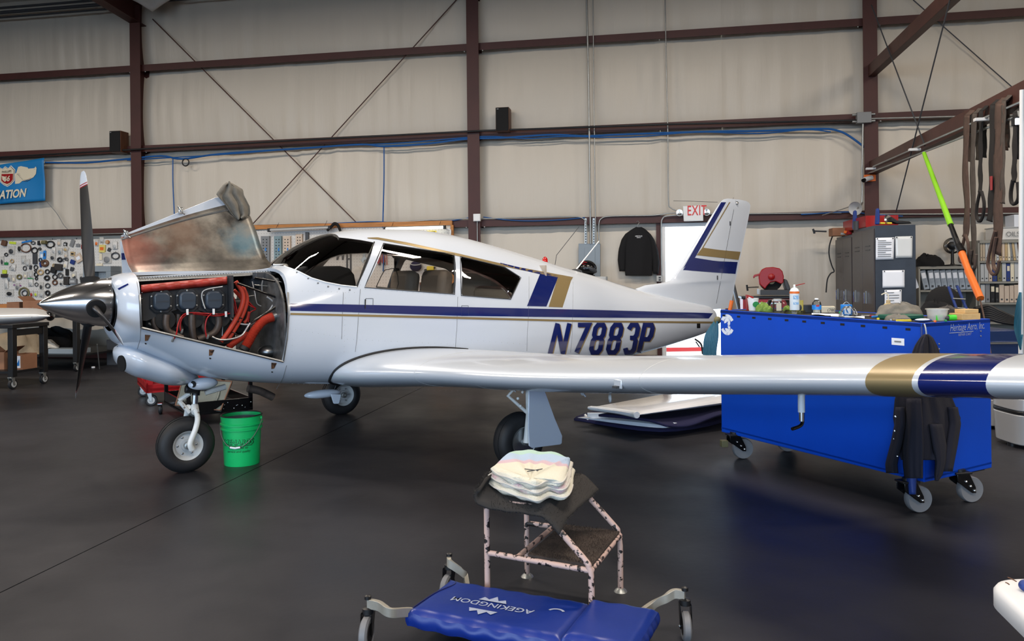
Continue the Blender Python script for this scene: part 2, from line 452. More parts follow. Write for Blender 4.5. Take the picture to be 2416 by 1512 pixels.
GZ = [2.27, 3.725, 5.155]               # girt heights
def wall_t(s, z):
    lv = [0]+GZ+[6.62]; t = 0
    for a, b in zip(lv[:-1], lv[1:]):
        if a <= z <= b:
            q = (z-a)/(b-a); t = .085*(max(0, math.sin(PI*q))**.5)
    n = noise.noise(Vector((s*5.5, z*.45, 3.1)))*.020+noise.noise(Vector((s*1.3, z*.8, 7.7)))*.022+noise.noise(Vector((s*13, z*.35, 9.1)))*.008
    k = noise.noise(Vector((s*.5, z*.6, 1.7)))
    return t+n*(1+max(0, k)*1.6)
DS0, DZ = WS(1569, 600)[0], 2.155
DS1 = WS(1700, 740)[0]
mb = MB()
def wgrid(a, b, z0, z1, ds=.05, dz=.09):
    nu = max(2, int((b-a)/ds)+1); nv = max(2, int((z1-z0)/dz)+1)
    mb.grid(lambda u, v: WP(a+(b-a)*u, wall_t(a+(b-a)*u, z0+(z1-z0)*v), z0+(z1-z0)*v), nu, nv)
wgrid(-12, DS0-.05, 0, 6.62); wgrid(DS1+.05, 8.2, 0, 6.62); wgrid(DS0-.05, DS1+.05, DZ+.05, 6.62)
for a, b in ((S0, -12), (8.2, S1)): mb.grid(lambda u, v: WP(a+(b-a)*u, 0, 6.62*v), 8, 4)
struct(mb.build('wall_back', 'vinyl', ang=80))
mb = MB(); mb.box(WP(S0-.05, DEPTH/2, 4.3), (.1, DEPTH, 8.6), WROT); struct(mb.build('wall_left', 'vinyl'))
mb = MB(); mb.box(WP(S1+.05, DEPTH/2, 4.3), (.1, DEPTH, 8.6), WROT); struct(mb.build('wall_right', 'vinyl'))
mb = MB()
mb.box(WP((S0+DOOR_S0)/2, DEPTH+.05, 4.3), (DOOR_S0-S0, .1, 8.6), WROT)
mb.box(WP((S1+DOOR_S1)/2, DEPTH+.05, 4.3), (S1-DOOR_S1, .1, 8.6), WROT)
mb.box(WP((DOOR_S0+DOOR_S1)/2, DEPTH+.05, (8.6+DOOR_H)/2), (DOOR_S1-DOOR_S0, .1, 8.6-DOOR_H), WROT)
struct(mb.build('wall_front', 'vinyl'))
for a, b in ((S0, DS0-.1), (DS1+.1, S1)): MB().box(WP((a+b)/2, .06, .06), (b-a, .16, .12), WROT).build('leak_strip_back', 'steel_red')['kind'] = 'structure'  # base strip added to stop outside light leaking in under the wall
def cz(t): return 6.60+t/12.0
mb = MB(); mb.grid(lambda u, v: WP(S0+(S1-S0)*u, -.2+(DEPTH+.4)*v, cz(DEPTH*v)+(.05*math.sin(v*DEPTH/1.5*PI)**2)), 10, 90)
o = struct(mb.build('ceiling', 'white_ceiling', ang=80, solid=.08, off=0))

def ibeam(mb, s, t0, t1, z0, z1, w=.2, tf=.013, tw=.009):
    mb.box(WP(s, t1-tf/2, (z0+z1)/2), (w, tf, z1-z0), WROT); mb.box(WP(s, t0+tf/2, (z0+z1)/2), (w, tf, z1-z0), WROT)
    mb.box(WP(s, (t0+t1)/2, (z0+z1)/2), (tw, t1-t0-2*tf, z1-z0), WROT); return mb
CS = [-12.76, -6.68, -.565, 5.51]; ntrim = 0
def trim(mb, m='steel_red', bevel=0):
    global ntrim; ntrim += 1
    return struct(mb.build('trim_%d' % ntrim, m, bevel=bevel))
for s in CS:
    mb = ibeam(MB(), s, .01, .275, 0, 6.25); mb.box(WP(s, .14, .01), (.26, .36, .02), WROT); trim(mb)
    mb = MB()          # rafter of the frame, deep at the knee
    pro = [(.012, 5.92), (6.0, 6.42), (21.8, 7.9)]
    for (ta, za), (tb, zb) in zip(pro[:-1], pro[1:]):
        for ds, w, lo in ((0, .01, 0), (0, .2, 1), (0, .2, 2)):
            if lo == 0: q = [(ta, za), (tb, zb), (tb, cz(tb)-.03), (ta, cz(ta)-.03)]
            elif lo == 1: q = [(ta, za), (tb, zb), (tb, zb+.013), (ta, za+.013)]
            else: q = [(ta, cz(ta)-.045), (tb, cz(tb)-.045), (tb, cz(tb)-.03), (ta, cz(ta)-.03)]
            mb.prism([WP(s-w/2, t, z) for t, z in q], Vector((EX, EY, 0))*w)
    trim(mb)
gs = [S0]+CS+[11.6, S1]
for z in GZ:
    for a, b in zip(gs[:-1], gs[1:]):
        if z < 2.5 and a == CS[2] and False: continue
        a2, b2 = a+.012, b-.012; mb = MB(); c = (a2+b2)/2; w = b2-a2
        mb.box(WP(c, .205, z), (w, .004, .116), WROT); mb.box(WP(c, .115, z+.056), (w, .18, .004), WROT)
        mb.box(WP(c, .197, z-.056), (w, .018, .004), WROT)
        trim(mb)
        for bx in (a2+.14, b2-.14):
            MB().lathe([(.011, 0), (.011, .012), (.004, .016)], WP(bx, .198, z-.066), -NIN, 8).build('bolt', 'galv', bpy.data.objects['trim_%d' % ntrim])
# sway rods in the wall plane between the first two frames
for a, b in (((360, 45), (842, 526)), ((1082, -6), (594, 531))):
    trim(MB().tube([WX(*a, .13), WX(*b, .17)], .0095, 8), 'steel_red_b')
# eave piping and loose insulation at the knee
for k, (r, dz) in enumerate(((.03, 0), (.018, -.09), (.022, .085))):
    trim(MB().tube([WP(S0+.2, .3, 6.30+dz), WP(-6.85, .3, 6.30+dz)], r, 10), 'dark_grey')
    trim(MB().tube([WP(-6.5, .3, 6.36+dz), WP(S1-.2, .3, 6.36+dz)], r*.8, 10), 'dark_grey')
mb = MB()
fp = [PD(300, -6, 13.5), PD(330, 10, 13.55), PD(366, 33, 13.7), PD(392, 12, 13.7), PD(420, -10, 13.6)]
mb.grid(lambda u, v: (lambda p: p+Vector((0, -.1*math.sin(PI*u), .55*v)))(fp[min(3, int(u*3.999))].lerp(fp[min(4, int(u*3.999)+1)], u*4-min(3, int(u*3.999)))), 17, 6)
trim(mb, 'white_ceiling').modifiers.new('thick', 'SOLIDIFY').thickness = .03

# walk door in the back wall: frame and threshold, standing open to daylight
dr = thing('door_1', None, None, WP((DS0+DS1)/2, 0, 0), WROT); struct(dr)
for s in (DS0-.03, DS1+.03): MB().box(WP(s, .04, DZ/2), (.07, .16, DZ), WROT).build('jamb', 'white_plastic', dr, bevel=.006)
MB().box(WP((DS0+DS1)/2, .04, DZ+.025), (DS1-DS0+.13, .16, .06), WROT).build('head', 'white_plastic', dr, bevel=.006)
MB().box(WP((DS0+DS1)/2, 0, .008), (DS1-DS0, .16, .016), WROT).build('threshold', 'alu', dr)
for s in (DS0-.1, DS1+.1): trim(MB().box(WP(s, .1, GZ[0]/2-.03), (.07, .1, GZ[0]-.06), WROT))
# leaf swung outwards
lf = MB().box(WP(DS1+.02, -.48, DZ/2), (.045, .88, DZ-.03), WROT).build('door_leaf', 'white_plastic', dr, bevel=.004)
MB().tube([WP(DS1-.02, -.83, 1.0), WP(DS1-.08, -.83, 1.0), WP(DS1-.08, -.72, 1.0)], .011, 8).build('handle', 'chrome', lf)

# open frame line on the right, running out from the third column
PS = 5.53
def PP(px, py, ds=0.0):
    """sight line -> point on the partition frame plane s = PS+ds"""
    u, v = ray(px, py); s = PS+ds
    t = (u*(13+s*EY)-s*EX)/(EY+u*EX); Y = 13+s*EY-t*EX; return Vector((u*Y, Y, H+v*Y))
def pbeam(z, h, t0, t1, m='steel_red_b'):
    mb = MB()
    mb.box(WP(PS-.05, (t0+t1)/2, z), (.006, t1-t0, h), WROT)
    for q in (1, -1): mb.box(WP(PS, (t0+t1)/2, z+q*h/2), (.10, t1-t0, .006), WROT)
    return trim(mb, m)
pbeam(2.955, .19, .28, 6.4); pbeam(4.40, .17, .28, 6.4)
trim(ibeam(MB(), PS, 5.42, 5.62, 0, 7.0, .16))
for a, b in (((2056, 12), (2182, 343)), ((2243, -8), (2114, 500)), ((2148, -6), (2409, 224))):
    A_, B_ = (PP(*a, -.07), PP(*b, -.07)) if a[0] != 2148 else (WX(*a, .15), WX(*b, .15))
    trim(MB().tube([A_, B_], .0085, 8), 'dark_grey')
# ================================================================ the airplane
AA = math.atan2(AXV.y, AXV.x)
plane = thing('airplane', 'white single-engine low-wing airplane with navy and gold stripes, engine bay open', 'airplane', AM, AA)
FA = [-2.43, -2.40, -2.30, -2.0, -1.5, -1.3, -1.22, -1.07, -.81, -.5, -.06, .29, .71, 1.21, 1.59, 2.11, 2.42, 2.8, 3.2, 3.5, 3.8, 4.05, 4.13]
FT = [1.40, 1.435, 1.458, 1.465, 1.468, 1.49, 1.535, 1.65, 1.765, 1.808, 1.818, 1.786, 1.708, 1.601, 1.51, 1.40, 1.325, 1.24, 1.165, 1.11, 1.06, 1.015, .97]
f_zt = pchip(FA, FT)
f_zb = pchip([-2.43, -2.40, -2.3, -2.1, -1.9, -1.6, -1.3, -.95, -.4, .2, .7, 1.2, 2.0, 2.9, 3.55, 3.9, 4.13], [1.03, .975, .92, .81, .715, .645, .60, .565, .52, .49, .48, .47, .475, .55, .635, .69, .74])
f_w = pchip([-2.43, -2.40, -2.34, -2.2, -2.0, -1.5, -1.0, -.3, .5, 1.2, 2.0, 2.8, 3.5, 4.0, 4.13], [.30, .37, .42, .46, .49, .545, .585, .61, .60, .53, .41, .285, .175, .10, .06])
f_zm = pchip([-2.43, -2.0, -1.5, 0, 1.2, 2.8, 4.13], [1.22, 1.14, 1.04, .98, .97, .91, .86])
f_nu = pchip([-2.43, -2.0, -1.4, -1.0, 0, 1.2, 2.5, 4.1], [2.2, 2.7, 2.8, 2.5, 2.5, 2.3, 2.1, 2.0])
f_nl = pchip([-2.43, -2.0, -1.4, 0, 1.2, 2.5, 4.1], [2.2, 2.6, 3.0, 3.2, 2.8, 2.3, 2.0])
def fus(a, th):
    w, zm = f_w(a), f_zm(a); c, s = math.cos(th), math.sin(th)
    n = f_nu(a) if s >= 0 else f_nl(a); h = (f_zt(a)-zm) if s >= 0 else (zm-f_zb(a))
    return w*math.copysign(abs(c)**(2/n), c), zm+h*math.copysign(abs(s)**(2/n), s)
def sb(a, z):
    zm = f_zm(a); up = z >= zm; n = f_nu(a) if up else f_nl(a); h = (f_zt(a)-zm) if up else (zm-f_zb(a))
    q = min(1.0, abs(z-zm)/h); return f_w(a)*max(0.0, 1-q**n)**(1/n)
def FP(px, py, off=.002, q=None):
    """sight line -> point on the left flank of the fuselage, off metres proud of it"""
    b = .4
    for _ in range(14):
        a, z = PB(px, py, b); b += .7*(sb(a, z)-b)
    if q: return a, b, z
    e = .01; nb = Vector(((sb(a-e, z)-sb(a+e, z))/(2*e), 1, (sb(a, z-e)-sb(a, z+e))/(2*e))).normalized()
    return AC(a+nb.x*off, b+nb.y*off, z+nb.z*off)
# skin: closed shell with an inner face, cut for glass and engine doors
def skin(a0, a1, step, thick, capped=True):
    st = []; a = a0
    while a < a1-1e-6: st.append(a); a += (.025 if a < -2.3 else step if a < 3.9 else .04)
    st.append(a1); nt = 72; mb = MB()
    rings = [[(a, *fus(a, 2*PI*j/nt)) for j in range(nt)] for a in st]
    def inner(r): return [(a, (abs(b)-min(thick, abs(b)*.5))*math.copysign(1, b) if True else b, z+(thick if z < f_zm(a) else -thick)*min(1, abs(z-f_zm(a))/.12)) for a, b, z in r]
    K = len(rings); vs = [AC(*p) for r in rings for p in r]; vi = [AC(*p) for r in rings for p in inner(r)]
    fs = [(i*nt+j, i*nt+(j+1) % nt, (i+1)*nt+(j+1) % nt, (i+1)*nt+j) for i in range(K-1) for j in range(nt)]
    mb.add(vs+vi, fs, 0); n = K*nt
    fi = []; o = 0
    for i in range(K-1):
        k = 2 if (st[i]+st[i+1])/2 < -1.36 else 1
        for j in range(nt): mb.f.append((n+i*nt+(j+1) % nt, n+i*nt+j, n+(i+1)*nt+j, n+(i+1)*nt+(j+1) % nt)); mb.m.append(k)
    for i, rev in ((0, 1), (K-1, 0)):
        for j in range(nt):
            q = (i*nt+j, i*nt+(j+1) % nt, n+i*nt+(j+1) % nt, n+i*nt+j)
            mb.f.append(tuple(reversed(q)) if rev else q); mb.m.append(0)
    return mb
def cutter(poly, b0, b1):
    return MB().prism([AC(a, b0, z) for a, z in poly], ALV*(b1-b0))
def boolean(o, cuts, op='DIFFERENCE'):
    cs = []
    for c in cuts:
        k = c.build('cut', 'black', plane); cs.append(k)
        md = o.modifiers.new('b', 'BOOLEAN'); md.operation = op; md.object = k; md.solver = 'EXACT'
    bpy.context.view_layer.update()
    me = bpy.data.meshes.new_from_object(o.evaluated_get(bpy.context.evaluated_depsgraph_get()))
    o.modifiers.clear(); old = o.data; o.data = me; bpy.data.meshes.remove(old)
    for k in cs: bpy.data.objects.remove(k, do_unlink=True)
    me.set_sharp_from_angle(angle=math.radians(30)); return o
def AZ(*pix):
    out = []
    for px, py in pix:
        a, b, z = FP(px, py, q=1); out.append((a, z))
    return out
def rounded(poly, r=.03, k=4):
    out = []; n = len(poly)
    for i in range(n):
        p = Vector(poly[i]); a = Vector(poly[i-1])-p; b = Vector(poly[(i+1) % n])-p
        d = min(r, a.length*.45, b.length*.45); s = p+a.normalized()*d; e = p+b.normalized()*d
        for j in range(k+1):
            t = j/k; out.append(tuple(s*(1-t)**2+p*2*t*(1-t)+e*t*t))
    return out
doorwin = rounded(AZ((905, 574), (1072, 600), (1073, 694), (860, 678)), .025)
rearwin = rounded(AZ((1086, 605), (1190, 630), (1229, 655), (1205, 706), (1088, 697)), .03)
wsl = AZ((842, 676), (805, 672), (768, 665), (735, 655), (705, 640), (672, 628))
wsr = AZ((882, 572), (850, 566), (800, 560))
wshield = wsl+[(-1.29, 1.512), (-1.5, 1.512), (-1.5, 1.78), (-.80, 1.765)]+list(reversed(wsr))
bay = [(-2.275, 1.62)]+AZ((330, 700), (334, 772))+AZ((500, 812), (668, 852))+AZ((678, 790), (682, 735), (678, 690))+[(-1.315, 1.44), (-1.35, 1.62)]
body = skin(-2.43, 4.13, .07, .022).build('fuselage_body', ['fuselage_white', 'cabin_liner', 'bay_dark'], plane)
boolean(body, [cutter(doorwin, -1, 1), cutter(rearwin, -1, 1), cutter(wshield, -1, 1), cutter(bay, .055, 1), cutter([(-2.27, 1.30)]+bay[2:5]+[(-1.33, 1.30)], -1, -.055)])
body.data.polygons.foreach_set('use_smooth', [True]*len(body.data.polygons))
# glazing, cut out of the same skin shape
for nm, poly, sides in (('windshield', wshield, ((-1, 1),)), ('door_window', doorwin, ((.05, 1), (-1, -.05))), ('rear_window', rearwin, ((.05, 1), (-1, -.05)))):
    for b0, b1 in sides:
        g = skin(-1.6, 1.6, .07, .005).build(nm, ['glass', 'glass', 'glass'], plane)
        mx = min(p[0] for p in poly)
        boolean(g, [cutter(poly, b0, b1)], 'INTERSECT')
        for p in g.data.polygons: p.use_smooth = True
# ---- helpers for things laid on the left flank
def strip_on(top, bot, m, name, off=.002, n=40, fn=None):
    fn = fn or FP
    def ip(L, u):
        q = u*(len(L)-1); i = min(int(q), len(L)-2); t = q-i
        return L[i][0]+(L[i+1][0]-L[i][0])*t, L[i][1]+(L[i+1][1]-L[i][1])*t
    mb = MB(); mb.grid(lambda u, v: (lambda a, b: fn(a[0]+(b[0]-a[0])*v, a[1]+(b[1]-a[1])*v, off))(ip(top, u), ip(bot, u)), max(n, 8), 10)
    return mb.build(name, m, plane, ang=80)
def stroke(poly, w, closed=False):
    n = len(poly); L = []; R = []; P = [Vector(p) for p in poly]
    for i in range(n):
        a = P[i-1] if (i > 0 or closed) else None; b = P[(i+1) % n] if (i < n-1 or closed) else None
        d1 = (P[i]-a).normalized() if a is not None else None; d2 = (b-P[i]).normalized() if b is not None else None
        if d1 is None: d1 = d2
        if d2 is None: d2 = d1
        n1 = Vector((-d1.y, d1.x)); n2 = Vector((-d2.y, d2.x)); m = (n1+n2).normalized(); k = w/2/max(.35, m.dot(n1))
        L.append(P[i]+m*k); R.append(P[i]-m*k)
    return [(L[i], L[(i+1) % n], R[(i+1) % n], R[i]) for i in range(n if closed else n-1)]
# stripes
strip_on([(685, 716), (815, 718), (1080, 724), (1400, 731), (1660, 738), (1682, 739)], [(685, 733), (815, 736), (1080, 745), (1400, 749), (1664, 751), (1672, 751)], 'navy_paint', 'navy_stripe', n=60)
strip_on([(685, 738), (1000, 745), (1400, 756), (1682, 758.5)], [(685, 743), (1000, 750.5), (1400, 760.5), (1682, 763)], 'gold_paint', 'gold_stripe', n=60)
strip_on([(866, 561), (890, 560), (960, 572), (1080, 598), (1200, 626), (1352, 654)], [(869, 563), (890, 565), (960, 578), (1080, 604), (1200, 631), (1348, 661)], 'gold_paint', 'gold_stripe', n=50)
strip_on([(1317, 650), (1349, 656)], [(1294, 724), (1327, 725)], 'gold_paint', 'gold_band', n=4)
strip_on([(1274, 646), (1317, 653)], [(1243, 722), (1289, 723)], 'navy_paint', 'navy_band', n=4)
strip_on([(1180, 620), (1230, 632), (1317, 651)], [(1180, 622), (1220, 634), (1274, 647)], 'navy_paint', 'navy_stripe', n=10)
# registration letters
GL = {'N': [[(0, -.06), (0, 1.06)], [(0, 1.03), (.62, -.03)], [(.62, -.06), (.62, 1.06)]],
      '7': [[(0, 1), (.66, 1), (.22, 0)]],
      '8': [[(.14, 1), (.5, 1), (.64, .88), (.64, .64), (.52, .53), (.12, .53), (0, .64), (0, .88)], [(.12, .53), (.52, .53), (.64, .42), (.64, .12), (.5, 0), (.14, 0), (0, .12), (0, .42)]],
      '3': [[(0, .84), (.14, 1), (.5, 1), (.64, .88), (.64, .64), (.52, .53), (.2, .53)], [(.52, .53), (.64, .42), (.64, .12), (.5, 0), (.14, 0), (0, .16)]],
      'P': [[(0, 0), (0, 1), (.5, 1), (.64, .88), (.64, .62), (.5, .48), (.02, .48)]]}
def letters(name, m, dx, dy, off):
    mb = MB()
    for ch, bl, br, tl, tr in (('N', 1298, 1329, 1314, 1343), ('7', 1351, 1376, 1363, 1388), ('8', 1393, 1414, 1406, 1427), ('8', 1433, 1454, 1446, 1467), ('3', 1473, 1494, 1485, 1506), ('P', 1507, 1527, 1521, 1541)):
        for pl in GL[ch]:
            cl = ch == '8'
            pts = [((bl+(br-bl)*p[0]/.64)*(1-p[1])+(tl+(tr-tl)*p[0]/.64)*p[1], 831-64.5*p[1]) for p in pl]
            for a_, b_, c_, d_ in stroke(pts, 10.5, cl):
                mb.grid(lambda u, v: (lambda p: FP(p.x+dx, p.y+dy, off))(a_.lerp(b_, u).lerp(d_.lerp(c_, u), v)), 9, 4)
    return mb.build(name, m, plane)
letters('letter_shadow', 'gold_paint', 2.5, 2.0, .002)
letters('registration_letters', 'navy_paint', 0, 0, .0035)
# panel seams, door line, handles
def seam(pts, r=.0016, m='mid_grey', name='seam'):
    return MB().tube([FP(x, y, .0005) for x, y in smooth_path2(pts)], r, 5).build(name, m, plane)
def smooth_path2(pts, k=8):
    o = []
    for a, b in zip(pts[:-1], pts[1:]):
        for j in range(k): o.append((a[0]+(b[0]-a[0])*j/k, a[1]+(b[1]-a[1])*j/k))
    return o+[pts[-1]]
for pts in ([(850, 682), (846, 740), (842, 800), (838, 830)], [(810, 690), (808, 740), (806, 800)], [(1080, 700), (1078, 770), (1074, 825)], [(1248, 652), (1248, 715), (1244, 790), (1243, 828)],
            [(322, 660), (333, 720), (331, 800), (318, 842)], [(676, 862), (668, 890), (652, 918)], [(805, 880), (790, 915), (782, 930)], [(1352, 665), (1350, 790), (1346, 832)]): seam(pts)
for pts in ([(863, 704), (880, 704), (880, 731), (862, 731), (863, 704)], [(1089, 721), (1105, 721), (1105, 745), (1088, 745), (1089, 721)]): seam(pts, .0018, 'dark_grey', 'door_handle')
strip_on([(860, 706), (863, 706)], [(860, 728), (862, 728)], 'black', 'door_handle', .004, 3)
# dark edges round the cabin openings
def rim(pts, r, m, name): return MB().tube([FP(x, y, .001) for x, y in smooth_path2(pts, 6)], r, 6).build(name, m, plane)
rim([(883, 571), (862, 620), (842, 677)], .006, 'black', 'windshield_seal')
rim([(842, 677), (805, 673), (768, 666), (735, 656), (705, 641), (672, 629), (655, 623)], .006, 'white_plastic', 'windshield_rail')
for a in ((655, 628), (700, 643), (727, 657), (750, 668), (774, 676), (800, 681), (825, 684)):
    MB().lathe([(.007, 0), (.007, .003), (.003, .005)], FP(*a, 0), ALV, 8).build('screw', 'mid_grey', plane)
rim([(905, 574), (1072, 600), (1073, 694), (860, 678), (905, 574)], .004, 'dark_grey', 'window_seal')
rim([(1086, 605), (1190, 630), (1229, 655), (1205, 706), (1088, 697), (1086, 605)], .004, 'dark_grey', 'window_seal')
mb = MB()                              # rows of dome rivets, one part
for (x0, y0, x1, y1, n) in ((700, 686, 850, 690, 12), (684, 775, 805, 795, 10), (690, 905, 800, 908, 9), (862, 682, 1075, 697, 18), (815, 690, 812, 830, 12), (880, 577, 850, 672, 9), (330, 845, 335, 690, 12), (900, 917, 1080, 922, 14), (690, 800, 686, 900, 8), (1085, 800, 1240, 812, 12), (820, 800, 1070, 812, 18), (1260, 660, 1345, 668, 7)):
    for i in range(n):
        t = i/(n-1); mb.sphere(FP(x0+(x1-x0)*t, y0+(y1-y0)*t, 0), .0022, 6, 4)
tag(mb.build('rivets', 'light_grey', plane), kind='stuff')
strip_on([(1644, 763), (1652, 763)], [(1644, 774), (1652, 774)], 'black', 'tail_opening', .002, 3)

# ---- propeller
PC = (-2.535, 0, 1.252)
mb = MB()
prof = [(.0012, -2.858)]+[(.168*(1-(1-t)**1.75)**.86, -2.858+t*.44) for t in [i/22 for i in range(1, 23)]]
mb.lathe([(r, a-PC[0]) for r, a in prof], AC(*PC), AXV, 48, cap=True)
spin = mb.build('spinner', 'polished', plane, ang=60)
mb = MB().lathe([(.168, -2.417-PC[0]), (.172, -2.415-PC[0]), (.172, -2.372-PC[0]), (.15, -2.37-PC[0])], AC(*PC), AXV, 48)
mb.build('backplate', 'alu', plane)
mb = MB().lathe([(.157, -2.372-PC[0]), (.157, -2.34-PC[0])], AC(*PC), AXV, 40); mb.build('starter_ring', 'black', plane)
for k in range(24):
    th = 2*PI*k/24
    for da in (-2.445,):
        MB().lathe([(.005, 0), (.005, .002), (.002, .003)], AC(da, .166*math.cos(th), PC[2]+.166*math.sin(th)), ALV*math.cos(th)+Vector((0, 0, math.sin(th))), 6).build('screw', 'galv', spin)
def blade(ang):
    rd = ALV*math.sin(ang)+Vector((0, 0, math.cos(ang))); tg = AXV.cross(rd); c0 = AC(*PC); mb = MB(); rs = [.13, .17, .22, .3, .42, .55, .68, .78, .84, .858, .866, .874, .882, .90, .93, .95, .968, .977]
    fc = pchip([.13, .2, .3, .5, .7, .85, .95, .977], [.055, .07, .088, .104, .104, .094, .07, .03]); ft = pchip([.13, .22, .4, .7, .977], [.05, .034, .022, .012, .005]); fb = pchip([.13, .3, .6, .977], [58, 47, 30, 21])
    n = 14; vs = []; fs = []; ks = []
    for i, r in enumerate(rs):
        be = math.radians(fb(r)); ch = tg*math.cos(be)+AXV*math.sin(be); nn = ch.cross(rd)
        for j in range(n):
            q = 2*PI*j/n; x = math.cos(q); y = math.sin(q)*(1-.35*x)
            vs.append(c0+rd*r+ch*(x*fc(r)/2)+nn*(y*ft(r)/2))
    for i in range(len(rs)-1):
        rm = (rs[i]+rs[i+1])/2; k = 0 if rm < .858 else 2 if (rm < .866 or .874 < rm < .882) else 1
        for j in range(n): mb.add([], []); fs.append((i*n+j, i*n+(j+1) % n, (i+1)*n+(j+1) % n, (i+1)*n+j)); ks.append(k)
    fs += [tuple(reversed(range(n))), tuple(range((len(rs)-1)*n, len(rs)*n))]; ks += [0, 1]
    mb.v = vs; mb.f = fs; mb.m = ks
    o = mb.build('propeller_blade', ['blade_black', 'white_paint', 'red_paint'], plane, ang=60)
    MB().lathe([(.056, .10), (.060, .150), (.060, .1725), (.054, .174), (.03, .172)], c0, rd, 28).build('blade_boot', 'black_matte', o)
    be = math.radians(40); ch = tg*math.cos(be)-AXV*math.sin(be)
    return o
for d in (-17.6, 102.4, -137.6): blade(math.radians(d))
# cowl: dark intake behind the spinner, oil-cooler scoop, front lip
mb = MB().prism([AC(-2.35, b*.93, 1.2+(z-1.2)*.93) for b, z in [fus(-2.35, 2*PI*j/36) for j in range(36)]], AXV*.01); mb.build('intake_baffle', 'black_matte', plane)
def scoop(u, v):
    th = 2*PI*u; a = -2.405+v*.56; k = math.sin(min(1, v*4)*PI/2)**.55*(1-.0*v)*(1 if v < .5 else 1-.9*((v-.5)/.5)**2)
    zc = .90-.22*v; c, s = math.cos(th), math.sin(th)
    return AC(a, (.27*k+.015)*math.copysign(abs(c)**.85, c), zc+(.112*k+.01)*s*(1 if s < 0 else .8))
mb = MB(); mb.grid(scoop, 40, 26, True); n = len(mb.v); mb.f += [tuple(reversed(range(40))), tuple(range(n-40, n))]; mb.m += [0, 0]
mb.build('chin_scoop', 'fuselage_white', plane, ang=60)
rim([(276, 817), (300, 827), (335, 842), (362, 857), (392, 877), (422, 896)], .0042, 'black', 'scoop_seam')
MB().prism([PBW(289+9*math.cos(q)+2*math.sin(q), 857+19*math.sin(q), .30) for q in [2*PI*i/20 for i in range(20)]], -AXV*.012+ALV*.012).build('scoop_inlet', 'black_matte', plane)
def ell(cx, cy, rx, ry, rot, b, n=20):
    return [PBW(cx+rx*math.cos(t)*math.cos(rot)-ry*math.sin(t)*math.sin(rot), cy+rx*math.cos(t)*math.sin(rot)+ry*math.sin(t)*math.cos(rot), b) for t in [2*PI*i/n for i in range(n)]]
# ---- wings
def naca(t, n=26, camber=.02):
    xs = [(1-math.cos(PI*i/n))/2 for i in range(n+1)]
    th = [5*t*(.2969*x**.5-.126*x-.3516*x*x+.2843*x**3-.1036*x**4) for x in xs]
    yc = [camber*4*x*(1-x) for x in xs]
    up = [(xs[i], yc[i]+th[i]) for i in range(n, -1, -1)]; lo = [(xs[i], yc[i]-th[i]) for i in range(1, n)]
    return up+lo
w_le = pchip([.4, .6, .95, 1.35, 1.9, 4.4, 5.35], [-1.02, -.98, -.80, -.64, -.56, -.44, -.40])
w_te = pchip([.4, .6, 1.9, 4.4, 5.35], [1.25, 1.22, 1.08, .80, .70])
w_z = pchip([.4, .6, 1.87, 4.36, 5.35], [.672, .688, .742, .958, 1.036])
w_t = pchip([.4, .6, 1.2, 1.9, 4.4, 5.35], [.135, .135, .14, .145, .145, .14])
INC = math.radians(3.4)
BB = [.42, .52, .62, .72, .85, 1.0, 1.2, 1.4, 1.6, 1.87, 2.2, 2.6, 3.0, 3.4, 3.8, 4.1, 4.357, 4.541, 4.564, 4.803, 5.0, 5.15, 5.26, 5.34, 5.39, 5.42]
def wing(sg):
    mb = MB(); vs = []; n = 0
    for b in BB:
        sc = 1 if b <= 5.15 else math.sqrt(max(.02, 1-((b-5.15)/.275)**2))
        le, te = w_le(min(b, 5.35)), w_te(min(b, 5.35)); c = te-le; m0 = le+.4*c
        pr = naca(w_t(min(b, 5.35))*sc, 30, .022); n = len(pr)
        for x, y in pr:
            xa = le+x*c; xa = m0+(xa-m0)*(1-(1-sc)*.25)
            vs.append(AC(xa*math.cos(INC)+le*(1-math.cos(INC)), sg*b, w_z(min(b, 5.35))+y*c-(xa-le)*math.sin(INC)))
    fs = []; ks = []
    for i in range(len(BB)-1):
        bm_ = (BB[i]+BB[i+1])/2; k = 1 if 4.357 < bm_ < 4.541 else 2 if 4.564 < bm_ < 4.803 else 0
        for j in range(n): fs.append((i*n+j, i*n+(j+1) % n, (i+1)*n+(j+1) % n, (i+1)*n+j)); ks.append(k)
    fs += [tuple(reversed(range(n))), tuple(range((len(BB)-1)*n, len(BB)*n))]; ks += [0, 0]
    mb.v = vs; mb.f = fs; mb.m = ks
    return mb.build('wing', ['wing_paint', 'gold_wing', 'navy_paint'], plane, ang=60)
lw = wing(1); rw = wing(-1)
def wsec(b, off=.0, sg=1):
    le, te = w_le(b), w_te(b); c = te-le
    return [(le+x*c*math.cos(INC), w_z(b)+y*c-x*c*math.sin(INC)) for x, y in naca(w_t(b), 30, .022)]
def wpt(b, x, up, off=0.0):
    """point on the wing skin at span b and chord fraction x"""
    le, te = w_le(b), w_te(b); c = te-le; t = w_t(b)
    th = 5*t*(.2969*x**.5-.126*x-.3516*x*x+.2843*x**3-.1036*x**4); y = .022*4*x*(1-x)+(th+off/c)*(1 if up else -1)
    return AC(le+x*c, b, w_z(b)+y*c-x*c*math.sin(INC))
def wseam(b, x0=.5, r=.0014):
    p = [wpt(b, x, True) for x in [x0*(1-i/14)**2 for i in range(15)]]+[wpt(b, x, False) for x in [x0*(i/14)**2 for i in range(1, 15)]]
    MB().tube(p, r, 5).build('seam', 'light_grey', lw)
for b in (1.18, 1.72, 3.15): wseam(b)
